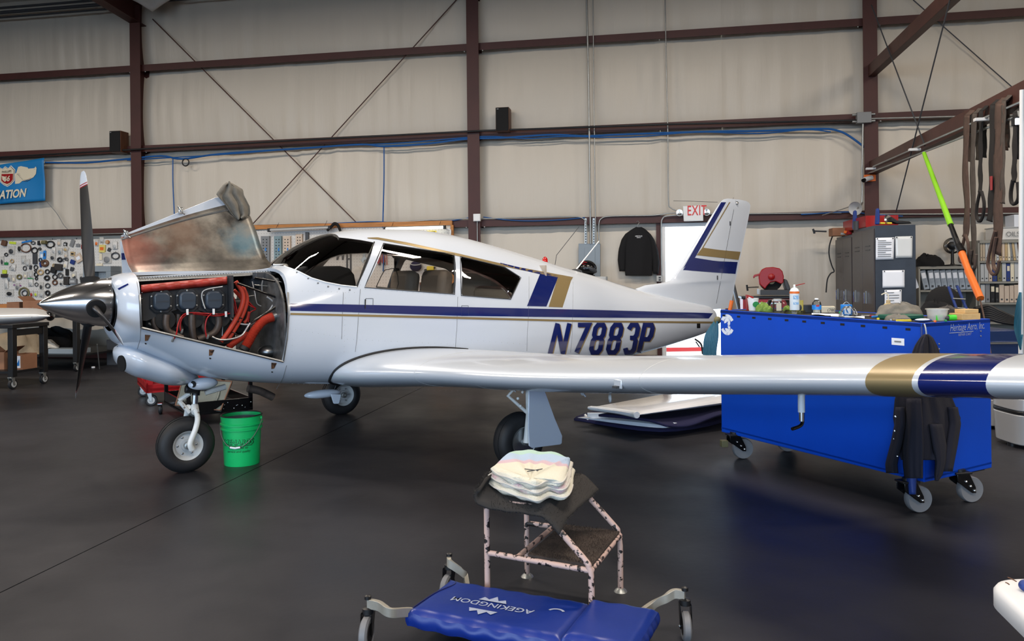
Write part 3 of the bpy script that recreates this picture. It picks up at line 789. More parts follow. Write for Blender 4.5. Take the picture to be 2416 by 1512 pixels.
# black rubber seal where the left wing root meets the fuselage
p = []
for i in range(-26, 27):
    x = (abs(i)/26)**2*(.52 if i < 0 else .55); b = .6
    for _ in range(8):
        q = wpt(b, x, i < 0, .004); le, te = w_le(b), w_te(b); b = sb(le+x*(te-le), q.z)+.004
    p.append(wpt(b, x, i < 0, .006))
MB().tube(p, [.0095*(.35+.65*(1-(abs(i)/26)**4)) for i in range(-26, 27)], 8).build('root_seal', 'rubber', plane)
# stall strip on the leading edge, stall vane, tie-down ring, brackets, pitot mast
mb = MB().add([wpt(1.18, .0005, True, .002), wpt(1.26, .004, True, .001), wpt(1.34, .0005, True, .002), wpt(1.26, .004, False, .001), wpt(1.26, 0, True, .018)], [(0, 1, 4), (1, 2, 4), (2, 3, 4), (3, 0, 4)])
mb.build('stall_strip', 'wing_paint', lw)
pt = wpt(3.0, .0, True)
MB().box(pt+AXV*.004+Vector((0, 0, -.015)), (.012, .06, .05), AA).build('stall_vane', 'wing_paint', lw, bevel=.005)
MB().box(pt+Vector((0, 0, -.03))-AXV*.012, (.03, .03, .012), AA).build('vane_tab', 'dark_grey', lw)
ring = wpt(2.62, .22, False)
MB().torus(ring+Vector((0, 0, -.03)), .022, .006, AXV*.8+ALV*.6, 20, 8, 1.3, (0, 0, 1)).build('tie_down_ring', 'light_grey', lw)
def ybracket(b, x):
    q = wpt(b, x, False); mb = MB()
    mb.tube([q+Vector((0, 0, .01)), q+Vector((0, 0, -.03))], .006, 6); mb.tube([q+Vector((0, 0, -.012))-AXV*.03, q+Vector((0, 0, -.02)), q+AXV*.035+Vector((0, 0, -.055))], .006, 6)
    mb.build('hinge_bracket', 'white_paint', lw)
for b, x in ((1.28, .42), (1.36, .38), (2.0, .42), (2.1, .38)): ybracket(b, x)
q = wpt(3.78, .36, False)
mb = MB().tube(smooth_path([q+Vector((0, 0, .02)), q+Vector((0, 0, -.03))-AXV*.004, q+Vector((0, 0, -.10))-AXV*.004]), .0175, 12)
pm = mb.build('pitot_mast', 'white_paint', lw)
MB().tube([q+Vector((0, 0, -.09))-AXV*.004, q+Vector((0, 0, -.145))-AXV*.004], .012, 10).build('mast_sleeve', 'chrome', pm)
MB().tube(smooth_path([q+Vector((0, 0, -.10))+AXV*.006, q+Vector((0, 0, -.15))+AXV*.004, q+Vector((0, 0, -.168))-AXV*.02, q+Vector((0, 0, -.174))-AXV*.085]), .0088, 10).build('pitot_tube', 'black_gloss', pm)
mb = MB()
for i in range(46): mb.sphere(wpt(2.75+i*.055, .44, False), .0035, 6, 4)
tag(mb.build('rivets', 'light_grey', lw), kind='stuff')

# ---- fin and rudder
FZ = [.98, 1.20, 1.285, 1.305, 1.335, 1.40, 1.6, 1.9, 2.2, 2.27, 2.31, 2.322]
FLE = [2.6, 2.7, 2.95, 3.2, 3.37, 3.44, 3.637, 3.93, 4.215, 4.29, 4.36, 4.43]
FTE = [4.46, 4.53, 4.557, 4.564, 4.574, 4.598, 4.667, 4.77, 4.873, 4.885, 4.80, 4.66]
f_le, f_te = pchip(FZ, FLE), pchip(FZ, FTE)
def finb(a, z):
    le, te = f_le(z), f_te(z); x = min(1, max(0, (a-le)/(te-le))); c = min(te-le, 1.25)
    return max(.002, 5*.075*c*(.2969*x**.5-.126*x-.3516*x*x+.2843*x**3-.1015*x**4))*(1 if z < 2.27 else max(.25, (2.335-z)/.065))
mb = MB(); K = 26
def ring_fin(z):
    le, te = f_le(z), f_te(z); xs = [(1-math.cos(PI*i/K))/2 for i in range(K+1)]
    return [(le+x*(te-le), finb(le+x*(te-le), z), z) for x in xs]+[(le+x*(te-le), -finb(le+x*(te-le), z), z) for x in reversed(xs[1:-1])]
zz = [.98, 1.05, 1.12, 1.2, 1.25, 1.285, 1.295, 1.305, 1.32, 1.335, 1.36, 1.4, 1.5, 1.6, 1.75, 1.9, 2.05, 2.2, 2.26, 2.29, 2.31, 2.322]
n = 2*K; vs = [AC(*p) for z in zz for p in ring_fin(z)]
fs = [(i*n+j, i*n+(j+1) % n, (i+1)*n+(j+1) % n, (i+1)*n+j) for i in range(len(zz)-1) for j in range(n)]+[tuple(reversed(range(n))), tuple(range((len(zz)-1)*n, len(zz)*n))]
mb.add(vs, fs); fin = mb.build('tail_fin', 'fuselage_white', plane, ang=60)
def FNP(px, py, off=.002, q=None):
    b = .04
    for _ in range(10):
        a, z = PB(px, py, b); z = min(z, 2.318); b = finb(a, z)
    return AC(a, b+off, z)
strip_on([(1701, 477), (1713, 477)], [(1611, 634), (1640, 607)], 'navy_paint', 'navy_stripe', .002, 4, FNP)
strip_on([(1633, 607), (1690, 616), (1740, 618)], [(1611, 637), (1690, 643), (1735, 646)], 'navy_paint', 'navy_band', .0025, 8, FNP)
strip_on([(1720, 477), (1723, 477)], [(1652, 592), (1657, 588)], 'gold_paint', 'gold_stripe', .0025, 8, FNP)
strip_on([(1657, 584), (1700, 590), (1747, 594)], [(1643, 602), (1700, 608), (1742, 613)], 'gold_paint', 'gold_band', .0025, 8, FNP)
MB().tube([FNP(1735, 470+i*24.6-0 if i else 473, .001) if False else FNP(1735-4.5*i, 473+24.3*i, .0005) for i in range(11)], .0025, 5).build('rudder_gap', 'dark_grey', fin)
for x, y in ((1722, 527), (1692, 655)): MB().box(FNP(x, y, .004), (.012, .01, .05), AA).build('hinge_cover', 'dark_grey', fin)
tl = FNP(1738, 479); MB().sphere(tl, (.022, .022, .022), 12, 8).build('tail_light', 'glass', fin); MB().sphere(tl, .012, 8, 6).build('bulb', 'white_plastic', fin)
MB().tube([PBW(1589, 473.5, 0), PBW(1640, 475, 0), PBW(1693, 477, 0)], .0025, 5).build('aerial_wire', 'dark_grey', fin)
MB().tube([PBW(1728, 472, 0), PBW(1731, 466, 0)], .002, 5).build('static_wick', 'dark_grey', fin)
# tail cone cap, skid, beacon, aerials
MB().sphere(AC(4.12, 0, .86), (.035, .055, .115), 20, 12, Matrix.Rotation(AA, 3, 'Z')).build('tail_cap', 'fuselage_white', plane)
mb = MB().tube(smooth_path([PBW(1640, 800, 0), PBW(1654, 812, 0), PBW(1658, 835, 0)]), .011, 8); mb.tube([PBW(1650, 818, 0), PBW(1642, 806, 0)], .008, 6); mb.build('tail_skid', 'dark_grey', plane)
q = PBW(1286, 621, 0)
MB().lathe([(.032, -.02), (.03, .015), (.025, .045), (.012, .062), (.001, .066)], q, (0, 0, 1), 18).build('beacon', 'beacon_red', plane)
MB().tube([PBW(1309, 628, 0), PBW(1313, 602, 0), PBW(1366, 535, 0)], .0035, 6).build('whip_aerial', 'dark_grey', plane)
MB().tube([PBW(1356, 640, 0), PBW(1413, 569, 0)], [.008, .005], 8).build('rod_aerial', 'white_plastic', plane)
MB().sphere(PBW(1358, 641, 0), (.09, .03, .03), 14, 8, Matrix.Rotation(AA, 3, 'Z')).build('aerial_base', 'dark_grey', plane)

# ---- landing gear
def wheel(name, a, b, z, R, w, hub='light_grey', rr=.40):
    ax = ALV; c = AC(a, b, z)
    k = 20; pr = []
    for i in range(k+1):
        t = PI*i/k-PI/2; pr.append((R-.5*w*.95+.5*w*.95*abs(math.cos(t))**.75, w/2*math.copysign(abs(math.sin(t))**.8, math.sin(t))))
    pr = [(R*.50, -w*.40), (R*.56, -w*.47)]+pr+[(R*.56, w*.47), (R*.50, w*.40)]
    o = MB().lathe(pr, c, ax, 48, cap=False, ref=(0, 0, 1)).build(name, 'rubber', plane, ang=60)
    for g in (-.022, .022): MB().torus(c+ax*g, R+.0005, .0022, ax, 48, 5).build('tread_groove', 'black_matte', o)
    h = MB().lathe([(.02, w*.30), (R*.20, w*.31), (R*.22, w*.22), (R*.40, w*.20), (R*.46, w*.36), (R*.53, w*.44), (R*.54, w*.38), (R*.5, 0), (R*.54, -w*.38), (R*.46, -w*.36), (R*.2, -w*.25)], c, ax, 40).build('wheel_hub', hub, o, ang=40)
    for i in range(6):
        th = 2*PI*i/6; MB().lathe([(.008, 0), (.008, .008), (.003, .010)], c+ax*w*.2+(AXV*math.cos(th)+Vector((0, 0, math.sin(th))))*R*.33, ax, 6).build('hub_bolt', 'alu', h)
    MB().lathe([(.028, 0), (.028, .03), (.016, .034), (.016, .022)], c+ax*w*.28, ax, 16).build('axle_nut', 'galv', o)
    return o
a0, z0 = PB(444, 1050, .0)
NW = -1.93; wheel('nose_wheel', NW, 0, .2, .2, .15)
V = lambda a, b, z: AC(a, b, z)
mb = MB()                               # fork leg on the left side, then oleo and links
leg = [PBW(453, 1060, .10), PBW(449, 1045, .11), PBW(462, 1010, .115), PBW(466, 985, .10), PBW(460, 965, .05)]
mb.tube(smooth_path(leg), [.021-.003*i/24 for i in range(25)], 12); mb.tube([PBW(461, 972, .06), PBW(459, 958, 0)], .028, 14)
mb.tube(smooth_path([V(NW, -.10, .2), V(NW+.02, -.11, .3), V(NW+.03, -.06, .43), V(NW+.02, 0, .47)]), .02, 10)
mb.build('nose_fork', 'gear_white', plane)
MB().tube([PBW(459, 962, 0), PBW(461, 925, 0)], .022, 14).build('oleo_strut', 'chrome', plane)
MB().tube([PBW(462, 932, 0), PBW(465, 905, 0)], .028, 14).build('oleo_housing', 'black', plane)
MB().tube([PBW(437, 918, .03), PBW(468, 919, .03)], .030, 14).build('shimmy_damper', 'black', plane, bevel=.006)
for p_, q_ in (((447, 929), (422, 945)), ((423, 946), (447, 973))):
    MB().tube([PBW(*p_, .0), PBW(*q_, .0)], .016, 8).build('torque_link', 'gear_white', plane)
MB().tube([PBW(448, 973, 0), PBW(459, 978, 0)], .02, 8).build('link_bolt', 'galv', plane)
MB().tube([PBW(472, 921, .03), PBW(486, 921, .03)], .006, 8).build('damper_rod', 'chrome', plane)
MB().tube([PBW(484, 926, .0), PBW(532, 912, .0)], .022, 8).build('drag_brace', 'gear_white', plane)
# light fairing and exhaust stack below the cowl
q = PBW(479, 905, .14); MB().sphere(q, (.105, .06, .045), 22, 12, Matrix.Rotation(AA, 3, 'Z')).build('vent_fairing', 'fuselage_white', plane)
MB().lathe([(.001, 0), (.022, 0), (.024, .006)], PBW(457, 906, .175), -AXV*.85+ALV*.5, 16).build('vent_mouth', 'black_matte', plane)
MB().tube(smooth_path([PBW(585, 916, .1), PBW(612, 922, .1), PBW(630, 930, .1), PBW(644, 937, .1)]), [.030+.0*i for i in range(19)], 14).build('exhaust_stack', 'exhaust', plane)
# belly fairing, step
MB().sphere(PBW(762, 929, .05), (.16, .05, .035), 18, 10, Matrix.Rotation(AA, 3, 'Z')).build('belly_fairing', 'fuselage_white', plane)
MB().prism([PBW(x, y, .12) for x, y in ((779, 929), (803, 930), (799, 950), (796, 952), (787, 952), (785, 949))], ALV*.016).build('boarding_step', 'fuselage_white', plane, bevel=.003)
# main gear
for sg in (1, -1):
    b = 1.485*sg
    wheel('main_wheel', 0, b, .203, .205, .16)
    legp = [AC(.0, b+.04*sg, .203), AC(.0, b+.10*sg, .203), AC(.02, b+.11*sg, .40), AC(.03, b+.10*sg, .72)]
    MB().tube(legp[1:], [.03, .03, .034], 12).build('main_strut', 'gear_white', plane)
    MB().tube(legp[:2], .022, 10).build('axle', 'galv', plane)
    MB().tube([AC(.0, b+.10*sg, .42), AC(-.14, b+.06*sg, .55), AC(-.02, b+.08*sg, .66)], .013, 8).build('torque_link', 'gear_white', plane)
    MB().tube([AC(.06, b+.09*sg, .50), AC(.30, b+.02*sg, .74)], .014, 8).build('side_brace', 'gear_white', plane)
    MB().lathe([(.10, -.01), (.10, .012), (.06, .015)], AC(0, b+.055*sg, .203), ALV*sg, 28).build('brake_disc', 'alu', plane)
    MB().box(AC(.05, b+.07*sg, .30), (.07, .05, .06), AA).build('brake_caliper', 'dark_grey', plane, bevel=.006)
dpx = [(1248, 917), (1284, 917), (1310, 988), (1327, 1028), (1326, 1046), (1322, 1049), (1256, 1057), (1249, 1052), (1247, 1010)]
MB().prism([PBW(x, y, 1.66) for x, y in dpx], ALV*-.012).build('gear_door', 'fuselage_white', plane, bevel=.004)
MB().prism([AC(p_[0], -1.66, p_[1]) for p_ in [PB(x, y, 1.66) for x, y in dpx]], ALV*.012).build('gear_door', 'fuselage_white', plane, bevel=.004)
mb = MB(); hp = [(1230, 916), (1250, 905), (1284, 893), (1318, 895), (1352, 897), (1318, 905), (1284, 918)]
mb.prism([PBW(x, y, 1.64) for x, y in hp], ALV*.02).build('door_reflection', 'fuselage_white', plane, bevel=.005)  # white plate shaped as the hangar door's reflection under the wing
for x, y in ((1233, 925), (1222, 940), (1228, 958)): MB().sphere(PBW(x, y, 1.6), .011, 10, 6).build('hydraulic_fitting', 'gear_white', plane)
# ---- engine bay
def bpoly(pix, b, d, name, m, bevel=0.0, par=None):
    return MB().prism([PBW(x, y, b) for x, y in pix], ALV*d).build(name, m, par or plane, bevel=bevel)
def btube(pix, b, r, name, m, n=8, k=6, par=None):
    bs = b if isinstance(b, (list, tuple)) else [b]*len(pix)
    P = smooth_path([PBW(x, y, bb) for (x, y), bb in zip(pix, bs)], k)
    return MB().tube(P, r, n).build(name, m, par or plane, ang=60)
MB().prism([AC(-1.385, b*.955, .98+(z-.98)*.955) for b, z in [fus(-1.385, 2*PI*j/40) for j in range(40)]], AXV*.015).build('firewall', 'firewall', plane)
eng = MB().box(AC(-1.95, 0, 1.10), (.62, .52, .36), AA).box(AC(-1.95, 0, .90), (.50, .30, .14), AA).box(AC(-1.58, 0, 1.12), (.16, .34, .26), AA).build('engine_block', 'bay_dark', plane, bevel=.02)
for i in range(3):
    for sg in (1, -1):
        c = AC(-2.14+i*.185, .27*sg, 1.13); cy = MB()
        for k in range(9): cy.lathe([(.066, 0), (.066, .004)], c+ALV*sg*(-.05+k*.013), ALV*sg, 20)
        cy.lathe([(.058, 0), (.058, .12)], c-ALV*sg*.06, ALV*sg, 16).build('cylinder_fins', 'bay_dark', eng)
bpoly([(334, 689), (436, 678), (536, 668), (537, 742), (500, 742), (438, 722), (345, 757), (337, 756)], .315, .004, 'side_baffle', 'baffle')
bpoly([(535, 650), (540, 650), (541, 748), (536, 748)], .31, .10, 'rear_baffle', 'baffle')
vc = None
for x, y in ((380, 711), (441, 709), (503, 708)):
    fl = [(x+dx*27, y+dy*27) for dx, dy in ((-1, -.55), (-.55, -1), (.55, -1), (1, -.55), (1, .55), (.55, 1), (-.55, 1), (-1, .55))]
    f_ = bpoly(fl, .325, .012, 'valve_cover', 'baffle', .003)
    cv = [(x+dx*20, y+dy*21) for dx, dy in ((-1, -.6), (-.62, -1), (.62, -1), (1, -.6), (1, .6), (.62, 1), (-.62, 1), (-1, .6))]
    bpoly(cv, .337, .035, 'cover_dome', 'slate', .012, f_)
    text_mesh(mt := MB(), 'LYCOMING', PBW(x-12, y+3, .374), AXV, (0, 0, 1), .018, sx=.9).build('cast_lettering', 'dark_grey', f_)
    for dx, dy in ((-.9, -.45), (.9, -.45), (.9, .45), (-.9, .45), (0, -.95), (0, .95)):
        MB().lathe([(.007, 0), (.007, .006), (.003, .008)], PBW(x+dx*25, y+dy*25, .337), ALV, 6).build('bolt', 'galv', f_)
mb = MB()
mb.grid(lambda u, v: PBW(333+u*203, 673-u*20+v*18, .335+.03*math.sin(PI*v)+.008*math.sin(u*38)+.006*noise.noise(Vector((u*30, v*3, 0)))), 46, 7)
mb.build('baffle_seal', 'red_rubber', plane, ang=80, solid=.006)
for px_, b, r in (([(362, 748), (364, 765), (372, 782)], .30, .020), ([(393, 742), (391, 765), (399, 782), (430, 797)], .34, .022), ([(421, 741), (420, 760), (428, 778)], .29, .020), ([(453, 742), (453, 772), (458, 806)], .35, .023),
                  ([(480, 744), (478, 765), (486, 785)], .29, .020), ([(514, 742), (516, 764), (503, 786), (466, 800)], .34, .023)):
    btube(px_, b, r, 'exhaust_pipe', 'exhaust', 12)
for px_, b in (([(560, 742), (540, 737), (520, 741), (480, 739), (447, 738), (430, 745), (420, 765), (416, 788), (407, 804)], [.3, .33, .36, .38, .38, .39, .4, .44, .47]), ([(445, 739), (429, 752), (425, 772), (428, 784)], .38), ([(498, 741), (488, 752), (484, 775), (488, 798)], .39),
               ([(548, 738), (515, 745), (480, 743), (455, 740)], .37), ([(540, 683), (549, 710), (557, 745)], .33), ([(543, 683), (553, 708), (561, 745)], .34), ([(578, 702), (592, 718), (604, 728)], .25), ([(576, 706), (588, 720), (603, 729), (590, 738), (586, 760)], .26)):
    btube(px_, b, .0048, 'ignition_lead', 'red_paint', 6)
for x, y, b in ((406, 806, .47), (428, 786, .38), (489, 799, .39)): MB().lathe([(.008, 0), (.009, .012), (.006, .03)], PBW(x, y, b), (.4, -.2, 1), 8).build('lead_nut', 'galv', plane)
for px_, b, r in (([(556, 664), (572, 690), (572, 715), (560, 746), (540, 780), (521, 806)], .34, .0165), ([(572, 676), (582, 700), (580, 722), (570, 748), (553, 778), (538, 801)], .30, .0155), ([(552, 684), (566, 699), (574, 710)], .27, .013), ([(588, 735), (584, 752), (576, 762)], .24, .012)):
    btube(px_, b, r, 'oil_hose', 'red_hose', 12)
def scat(pix, b, r, nm='air_duct'):
    P = smooth_path([PBW(x, y, b) for x, y in pix], 22); R = [r*(1+.075*(1 if i % 2 else -1)) for i in range(len(P))]
    return MB().tube(P, R, 16).build(nm, 'red_hose', plane, ang=20)
d_ = scat([(645, 747), (622, 756), (601, 780), (588, 803), (578, 820)], .36, .033)
btube([(579, 818), (574, 826)], .36, .036, 'duct_cuff', 'rubber', 16, 2, d_); btube([(643, 748), (651, 745)], .36, .035, 'duct_sleeve', 'alu', 16, 2, d_)
scat([(586, 788), (560, 803), (538, 820)], .28, .022)
bpoly([(650, 739), (672, 735), (673, 760), (652, 763)], .26, .08, 'air_box', 'slate', .005)
for a, b in (((560, 668), (670, 708)), ((673, 710), (592, 762)), ((600, 655), (672, 668))): btube([a, b], .36, .0085, 'mount_tube', 'black_gloss', 10, 2)
for px_, b, r, m in (([(595, 664), (601, 690), (606, 715), (616, 722)], .25, .004, 'braid'), ([(630, 700), (645, 715), (628, 740), (610, 752), (590, 765), (560, 762), (540, 748)], .30, .006, 'light_grey'), ([(500, 794), (518, 801), (545, 800), (570, 791), (582, 775), (590, 762)], .36, .007, 'braid'),
                     ([(484, 728), (476, 700), (484, 684), (525, 676)], .385, .004, 'light_grey'), ([(622, 655), (618, 672), (619, 690)], .2, .006, 'mid_grey'), ([(636, 765), (634, 790), (628, 815)], .15, .005, 'light_grey'), ([(655, 770), (657, 800), (655, 830)], .1, .004, 'mid_grey'), ([(378, 754), (420, 755), (470, 754), (530, 753)], .25, .005, 'galv'), ([(378, 766), (430, 767), (470, 768)], .22, .006, 'galv'), ([(500, 774), (530, 779)], .24, .006, 'alu'), ([(524, 740), (525, 770), (524, 792)], .3, .004, 'galv'), ([(600, 672), (640, 676)], .2, .005, 'galv'), ([(580, 700), (600, 697)], .2, .004, 'galv')):
    btube(px_, b, r, 'wire' if r < .0055 else 'loom', m, 6)
for x, y, b in ((442, 736, .385), (504, 735, .385), (533, 741, .37)): MB().box(PBW(x, y, b), (.014, .014, .04), AA).build('lead_clamp', 'white_plastic', plane, bevel=.002)
for x, y in ((557, 757), (553, 786), (565, 749)): MB().torus(PBW(x, y, .33), .021, .003, AXV*.5+Vector((0, 0, 1)), 14, 5).build('cable_tie', 'black', plane)
MB().lathe([(.022, 0), (.026, .01), (.026, .06), (.018, .075)], PBW(651, 679, .22), (0, 0, 1), 16).build('fuel_filter', 'mid_grey', plane)
MB().lathe([(.04, 0), (.042, .02), (.042, .15), (.03, .16)], PBW(640, 668, .0), -AXV, 18).build('vacuum_pump', 'dark_grey', plane)
MB().box(PBW(618, 650, .12), (.12, .08, .05), AA).build('regulator', 'dark_grey', plane, bevel=.005)
MB().sphere(PBW(630, 830, .25), (.07, .07, .05), 14, 10).build('gascolator', 'alu', plane)
for i in range(10):
    x, y = 345+random.random()*170, 752+random.random()*26; MB().lathe([(.009, 0), (.009, .012), (.004, .016)], PBW(x, y, .28), ALV, 6).build('bolt', 'galv', eng)
# edge strips of the engine opening and hinge along the top
rim([(330, 696), (332, 735), (334, 773)], .008, 'alu', 'opening_frame'); rim([(334, 773), (420, 794), (500, 813), (590, 834), (668, 853)], .009, 'alu', 'opening_frame')
rim([(668, 853), (677, 800), (681, 745), (679, 690)], .007, 'alu', 'opening_frame')
mb = MB().prism([PBW(325, 656, .05), PBW(652, 639, .05), PBW(652, 647, .065), PBW(326, 664, .065)], Vector((0, 0, .004))); hg = mb.build('hinge', 'alu', plane)
mb = MB()
for i in range(52): mb.tube([PBW(330+i*6.2, 656.4-i*.325, .075), PBW(333.4+i*6.2, 656.2-i*.325, .075)], .0042, 6)
tag(mb.build('hinge_knuckles', 'light_grey', hg), kind='stuff')
for (x, y), (x2, y2) in (((347, 797), (344, 810)), ((498, 832), (496, 845)), ((645, 863), (642, 877))):
    o = strip_on([(x-5, y-8), (x+8, y-7)], [(x-5, y+7), (x+2, y+6)], 'rusty', 'latch_recess', .002, 4); MB().lathe([(.007, 0), (.007, .002)], FP(x2, y2, 0), ALV, 12).build('latch_hole', 'black_matte', plane)
# raised left cowl door, its grimy inside towards us
rows = [(.055, (322, 657), (652, 639)), (-.02, (312, 646), (641, 629)), (-.09, (303, 630), (628, 613)), (-.15, (296, 610), (616, 585)), (-.20, (291, 590), (605, 550)), (-.24, (288, 574), (590, 512)), (-.27, (286, 562), (566, 476))]
def dpt(u, v):
    q = v*(len(rows)-1); i = min(int(q), len(rows)-2); t = q-i; P = []
    for k in (i, i+1):
        b, f, r = rows[k]; fa, fz = PB(*f, b); ra, rz = PB(*r, b); P.append((fa+(ra-fa)*u, b, fz+(rz-fz)*u+.02*math.sin(PI*u)*(k/6)))
    return AC(*[P[0][j]+(P[1][j]-P[0][j])*t for j in range(3)])
mb = MB(); mb.grid(dpt, 20, 25)
cd = mb.build('cowl_door', ['door_inner', 'fuselage_white'], plane, ang=80, rec=False)
md = cd.modifiers.new('thick', 'SOLIDIFY'); md.thickness = .012; md.offset = 1; md.material_offset = 1; md.material_offset_rim = 1
mb = MB(); mb.prism([PBW(x, y, -.28) for x, y in ((284, 556), (290, 565), (520, 490), (566, 476), (560, 460), (505, 467))], ALV*.02); mb.build('door_lip', 'fuselage_white', cd, bevel=.002)
mb = MB(); mb.tube([dpt(u/12, .95)+ALV*.012 for u in range(13)], .010, 6); mb.build('door_stiffener', 'alu', cd)
mb = MB()
for u in range(26): mb.sphere(dpt(.04+u*.036, .90)+ALV*.004, .0045, 6, 4)
tag(mb.build('rivets', 'mid_grey', cd), kind='stuff')
for u in (.43, .55, .72): MB().tube(smooth_path([dpt(u, .82)+ALV*.003, dpt(u+.012, .68)+ALV*.003, dpt(u-.005, .5)+ALV*.003]), .003, 5).build('drip_mark', 'dark_grey', cd)
for x, y in ((297, 552), (426, 497)):
    l = MB().box(PBW(x, y, -.245), (.03, .02, .05), AA).build('latch', 'chrome', cd, bevel=.004); btube([(x-6, y-10), (x+2, y+2), (x+10, y+9)], -.235, .006, 'latch_hook', 'chrome', 8, 4, l)
bpoly([(283, 568), (291, 572), (299, 600), (312, 650), (290, 652), (287, 612)], -.42, -.012, 'right_cowl_door', 'fuselage_white', .002)
bpoly([(286, 597), (297, 597), (301, 612), (287, 613)], -.407, .002, 'navy_stripe', 'navy_paint')
strip_on([(278, 681), (302, 669)], [(281, 684), (304, 672)], 'navy_paint', 'scuff_mark', .003, 4)
# ---- cabin
mb = MB().prism([AC(p[0], -.46, p[1]) for p in [PB(x, y, .25) for x, y in ((700, 690), (690, 645), (686, 634), (700, 629), (785, 628), (806, 634), (817, 648), (821, 668), (821, 700))]], ALV*.86)
mb.build('glare_shield', 'black_matte', plane, bevel=.015)
def seat(b, a, top, nm='seat'):
    e = MB().box(AC(a-.26, b, .80), (.46, .44, .14), AA).build(nm, 'seat_leather', plane, bevel=.05)
    R = Matrix.Rotation(AA, 3, 'Z')@Matrix.Rotation(math.radians(8), 3, 'Y')
    MB().box(AC(a+.0, b, 1.02), (.13, .44, .36), R=R).build('seat_back', 'seat_leather', e, bevel=.05)
    MB().box(AC(a+.045, b, top-.125), (.14, .36, .25), R=R).build('headrest', 'seat_leather', e, bevel=.055)
seat(.27, .02, 1.462); seat(-.27, .02, 1.462)
e = MB().box(AC(.75, 0, .85), (.45, .95, .14), AA).build('rear_seat', 'seat_leather', plane, bevel=.05); MB().box(AC(1.0, 0, 1.08), (.14, .9, .46), AA).build('seat_back', 'seat_leather', e, bevel=.06)
MB().box(AC(1.16, 0, 1.05), (.02, .86, .90), AA).build('rear_bulkhead', 'cabin_liner', plane)
btube([(733, 628), (767, 582)], 0, .022, 'windshield_post', 'mid_grey', 8, 2)
MB().box(PBW(782, 583, 0), (.07, .09, .06), AA).build('compass', 'black', plane, bevel=.01)
MB().box(PBW(936, 620, -.50), (.05, .012, .16), AA).build('shoulder_belt', 'black', plane); MB().sphere(PBW(933, 602, -.5), .035, 12, 8).build('belt_anchor', 'black', plane)
MB().lathe([(.03, 0), (.034, .01), (.018, .02)], PBW(993, 601, -.44), ALV, 16).build('air_vent', 'seat_leather', plane)
btube([(888, 676), (905, 641), (915, 636), (935, 637), (936, 682), (888, 676)], .53, .003, 'vent_window_frame', 'black', 6, 3); btube([(888, 677), (935, 682)], .53, .006, 'vent_hinge', 'alu', 6, 2)
# grey rag thrown over the top rear corner of the raised door
rag = [(430, 536, 545), (436, 527, 556), (446, 519, 573), (458, 510, 575), (472, 522, 582), (486, 534, 589), (500, 543, 590), (510, 552, 588), (516, 560, 574)]
mb = MB()
def ragp(u, v):
    q = v*(len(rag)-1); i = min(int(q), len(rag)-2); t = q-i; y, l, r = [rag[i][k]+(rag[i+1][k]-rag[i][k])*t for k in range(3)]
    x = l+(r-l)*u; y += 3*math.sin(u*9)
    return PBW(x, y, -.235+.035*math.sin(PI*u)*(.3+v)+.016*math.sin(u*17+v*3)*(.4+v)+.02*noise.noise(Vector((u*4, v*4, 0))))
mb.grid(ragp, 30, 22); o = mb.build('rag', 'rag_grey', ang=80, solid=.006, off=0)
tag(o, 'crumpled grey rag draped over the raised cowl door corner', 'rag')
# ================================================================ things on the back wall
def wpoly(pix, t, d, name, m, par=None, bevel=0.0):
    return MB().prism([WX(x, y, t) for x, y in pix], NIN*-d).build(name, m, par, bevel=bevel)
def wrect(x0, y0, x1, y1): return [(x0, y0), (x1, y0), (x1, y1), (x0, y1)]
def wtube(pix, t, r, name, m, par=None, n=8, k=1):
    P = [WX(x, y, t) for x, y in pix]; P = smooth_path(P, k) if k > 1 else P
    return MB().tube(P, r, n).build(name, m, par)
# banner, left edge of the frame
bn = thing('banner', 'blue hanging banner with winged red and white shield and white lettering', 'banner', WX(20, 478, .28), WROT)
def bp(x, y, t=.26):
    s, z = WS(x, y, .26); return WP(s, t+.012*math.sin(s*7+z*3)+.02*math.sin(z*9+s*2)*max(0, (z-2.8)), z)
BX0, BX1 = -85, 106
def btop(x): return 391-.17*(x+0)+0.0 if x < 0 else 389-.155*x
def bbot(x): return 481-.075*x
mb = MB(); mb.grid(lambda u, v: bp(BX0+(BX1-BX0)*u, btop(BX0+(BX1-BX0)*u)*(1-v)+bbot(BX0+(BX1-BX0)*u)*v), 34, 16); mb.build('cloth', 'banner_blue', bn, ang=80, solid=.002)
def bface(pts, name, m, t): return MB().face([bp(x, y, t) for x, y in pts]).build(name, m, bn)
SH = [(3, 397), (9, 400), (15, 395), (21, 399), (27, 393), (35, 402), (34, 411), (33, 425), (27, 433), (19, 438), (10, 434), (3, 428), (1, 415), (0, 405)]
SH = [(x*1.0, y) for x, y in SH]
bface([(18+(x-18)*1.14, 415+(y-415)*1.12) for x, y in SH], 'shield_border', 'white_plastic', .268)
bface([(18+(x-18)*1.05, 415+(y-415)*1.04) for x, y in SH], 'shield_outline', 'black', .271); bface(SH, 'shield', 'cream', .274)
bface([(5, 411), (32.5, 410), (32, 424), (27, 431), (19, 434.5), (10, 431), (4.5, 426)], 'shield_field', 'red_paint', .277)
def btext(body, x, y, size, m, t, shear=0.0, bold=0.0, sx=1.0, align='CENTER'):
    mb = MB(); text_mesh(mb, body, bp(x, y, t), bp(x+10, y-1.1, t)-bp(x, y, t), (0, 0, 1), size, shear, align=align, bold=bold, sx=sx); return mb.build('lettering', m, bn)
btext('PHILLIPS', 18, 407.5, .055, 'black', .282, .1, .0, 1.0); btext('66', 18, 428, .135, 'cream', .285, .25, .02, 1.0)
btext('AVIATION', 62, 463.5, .205, 'cream', .272, .25, .03, .80, 'RIGHT')
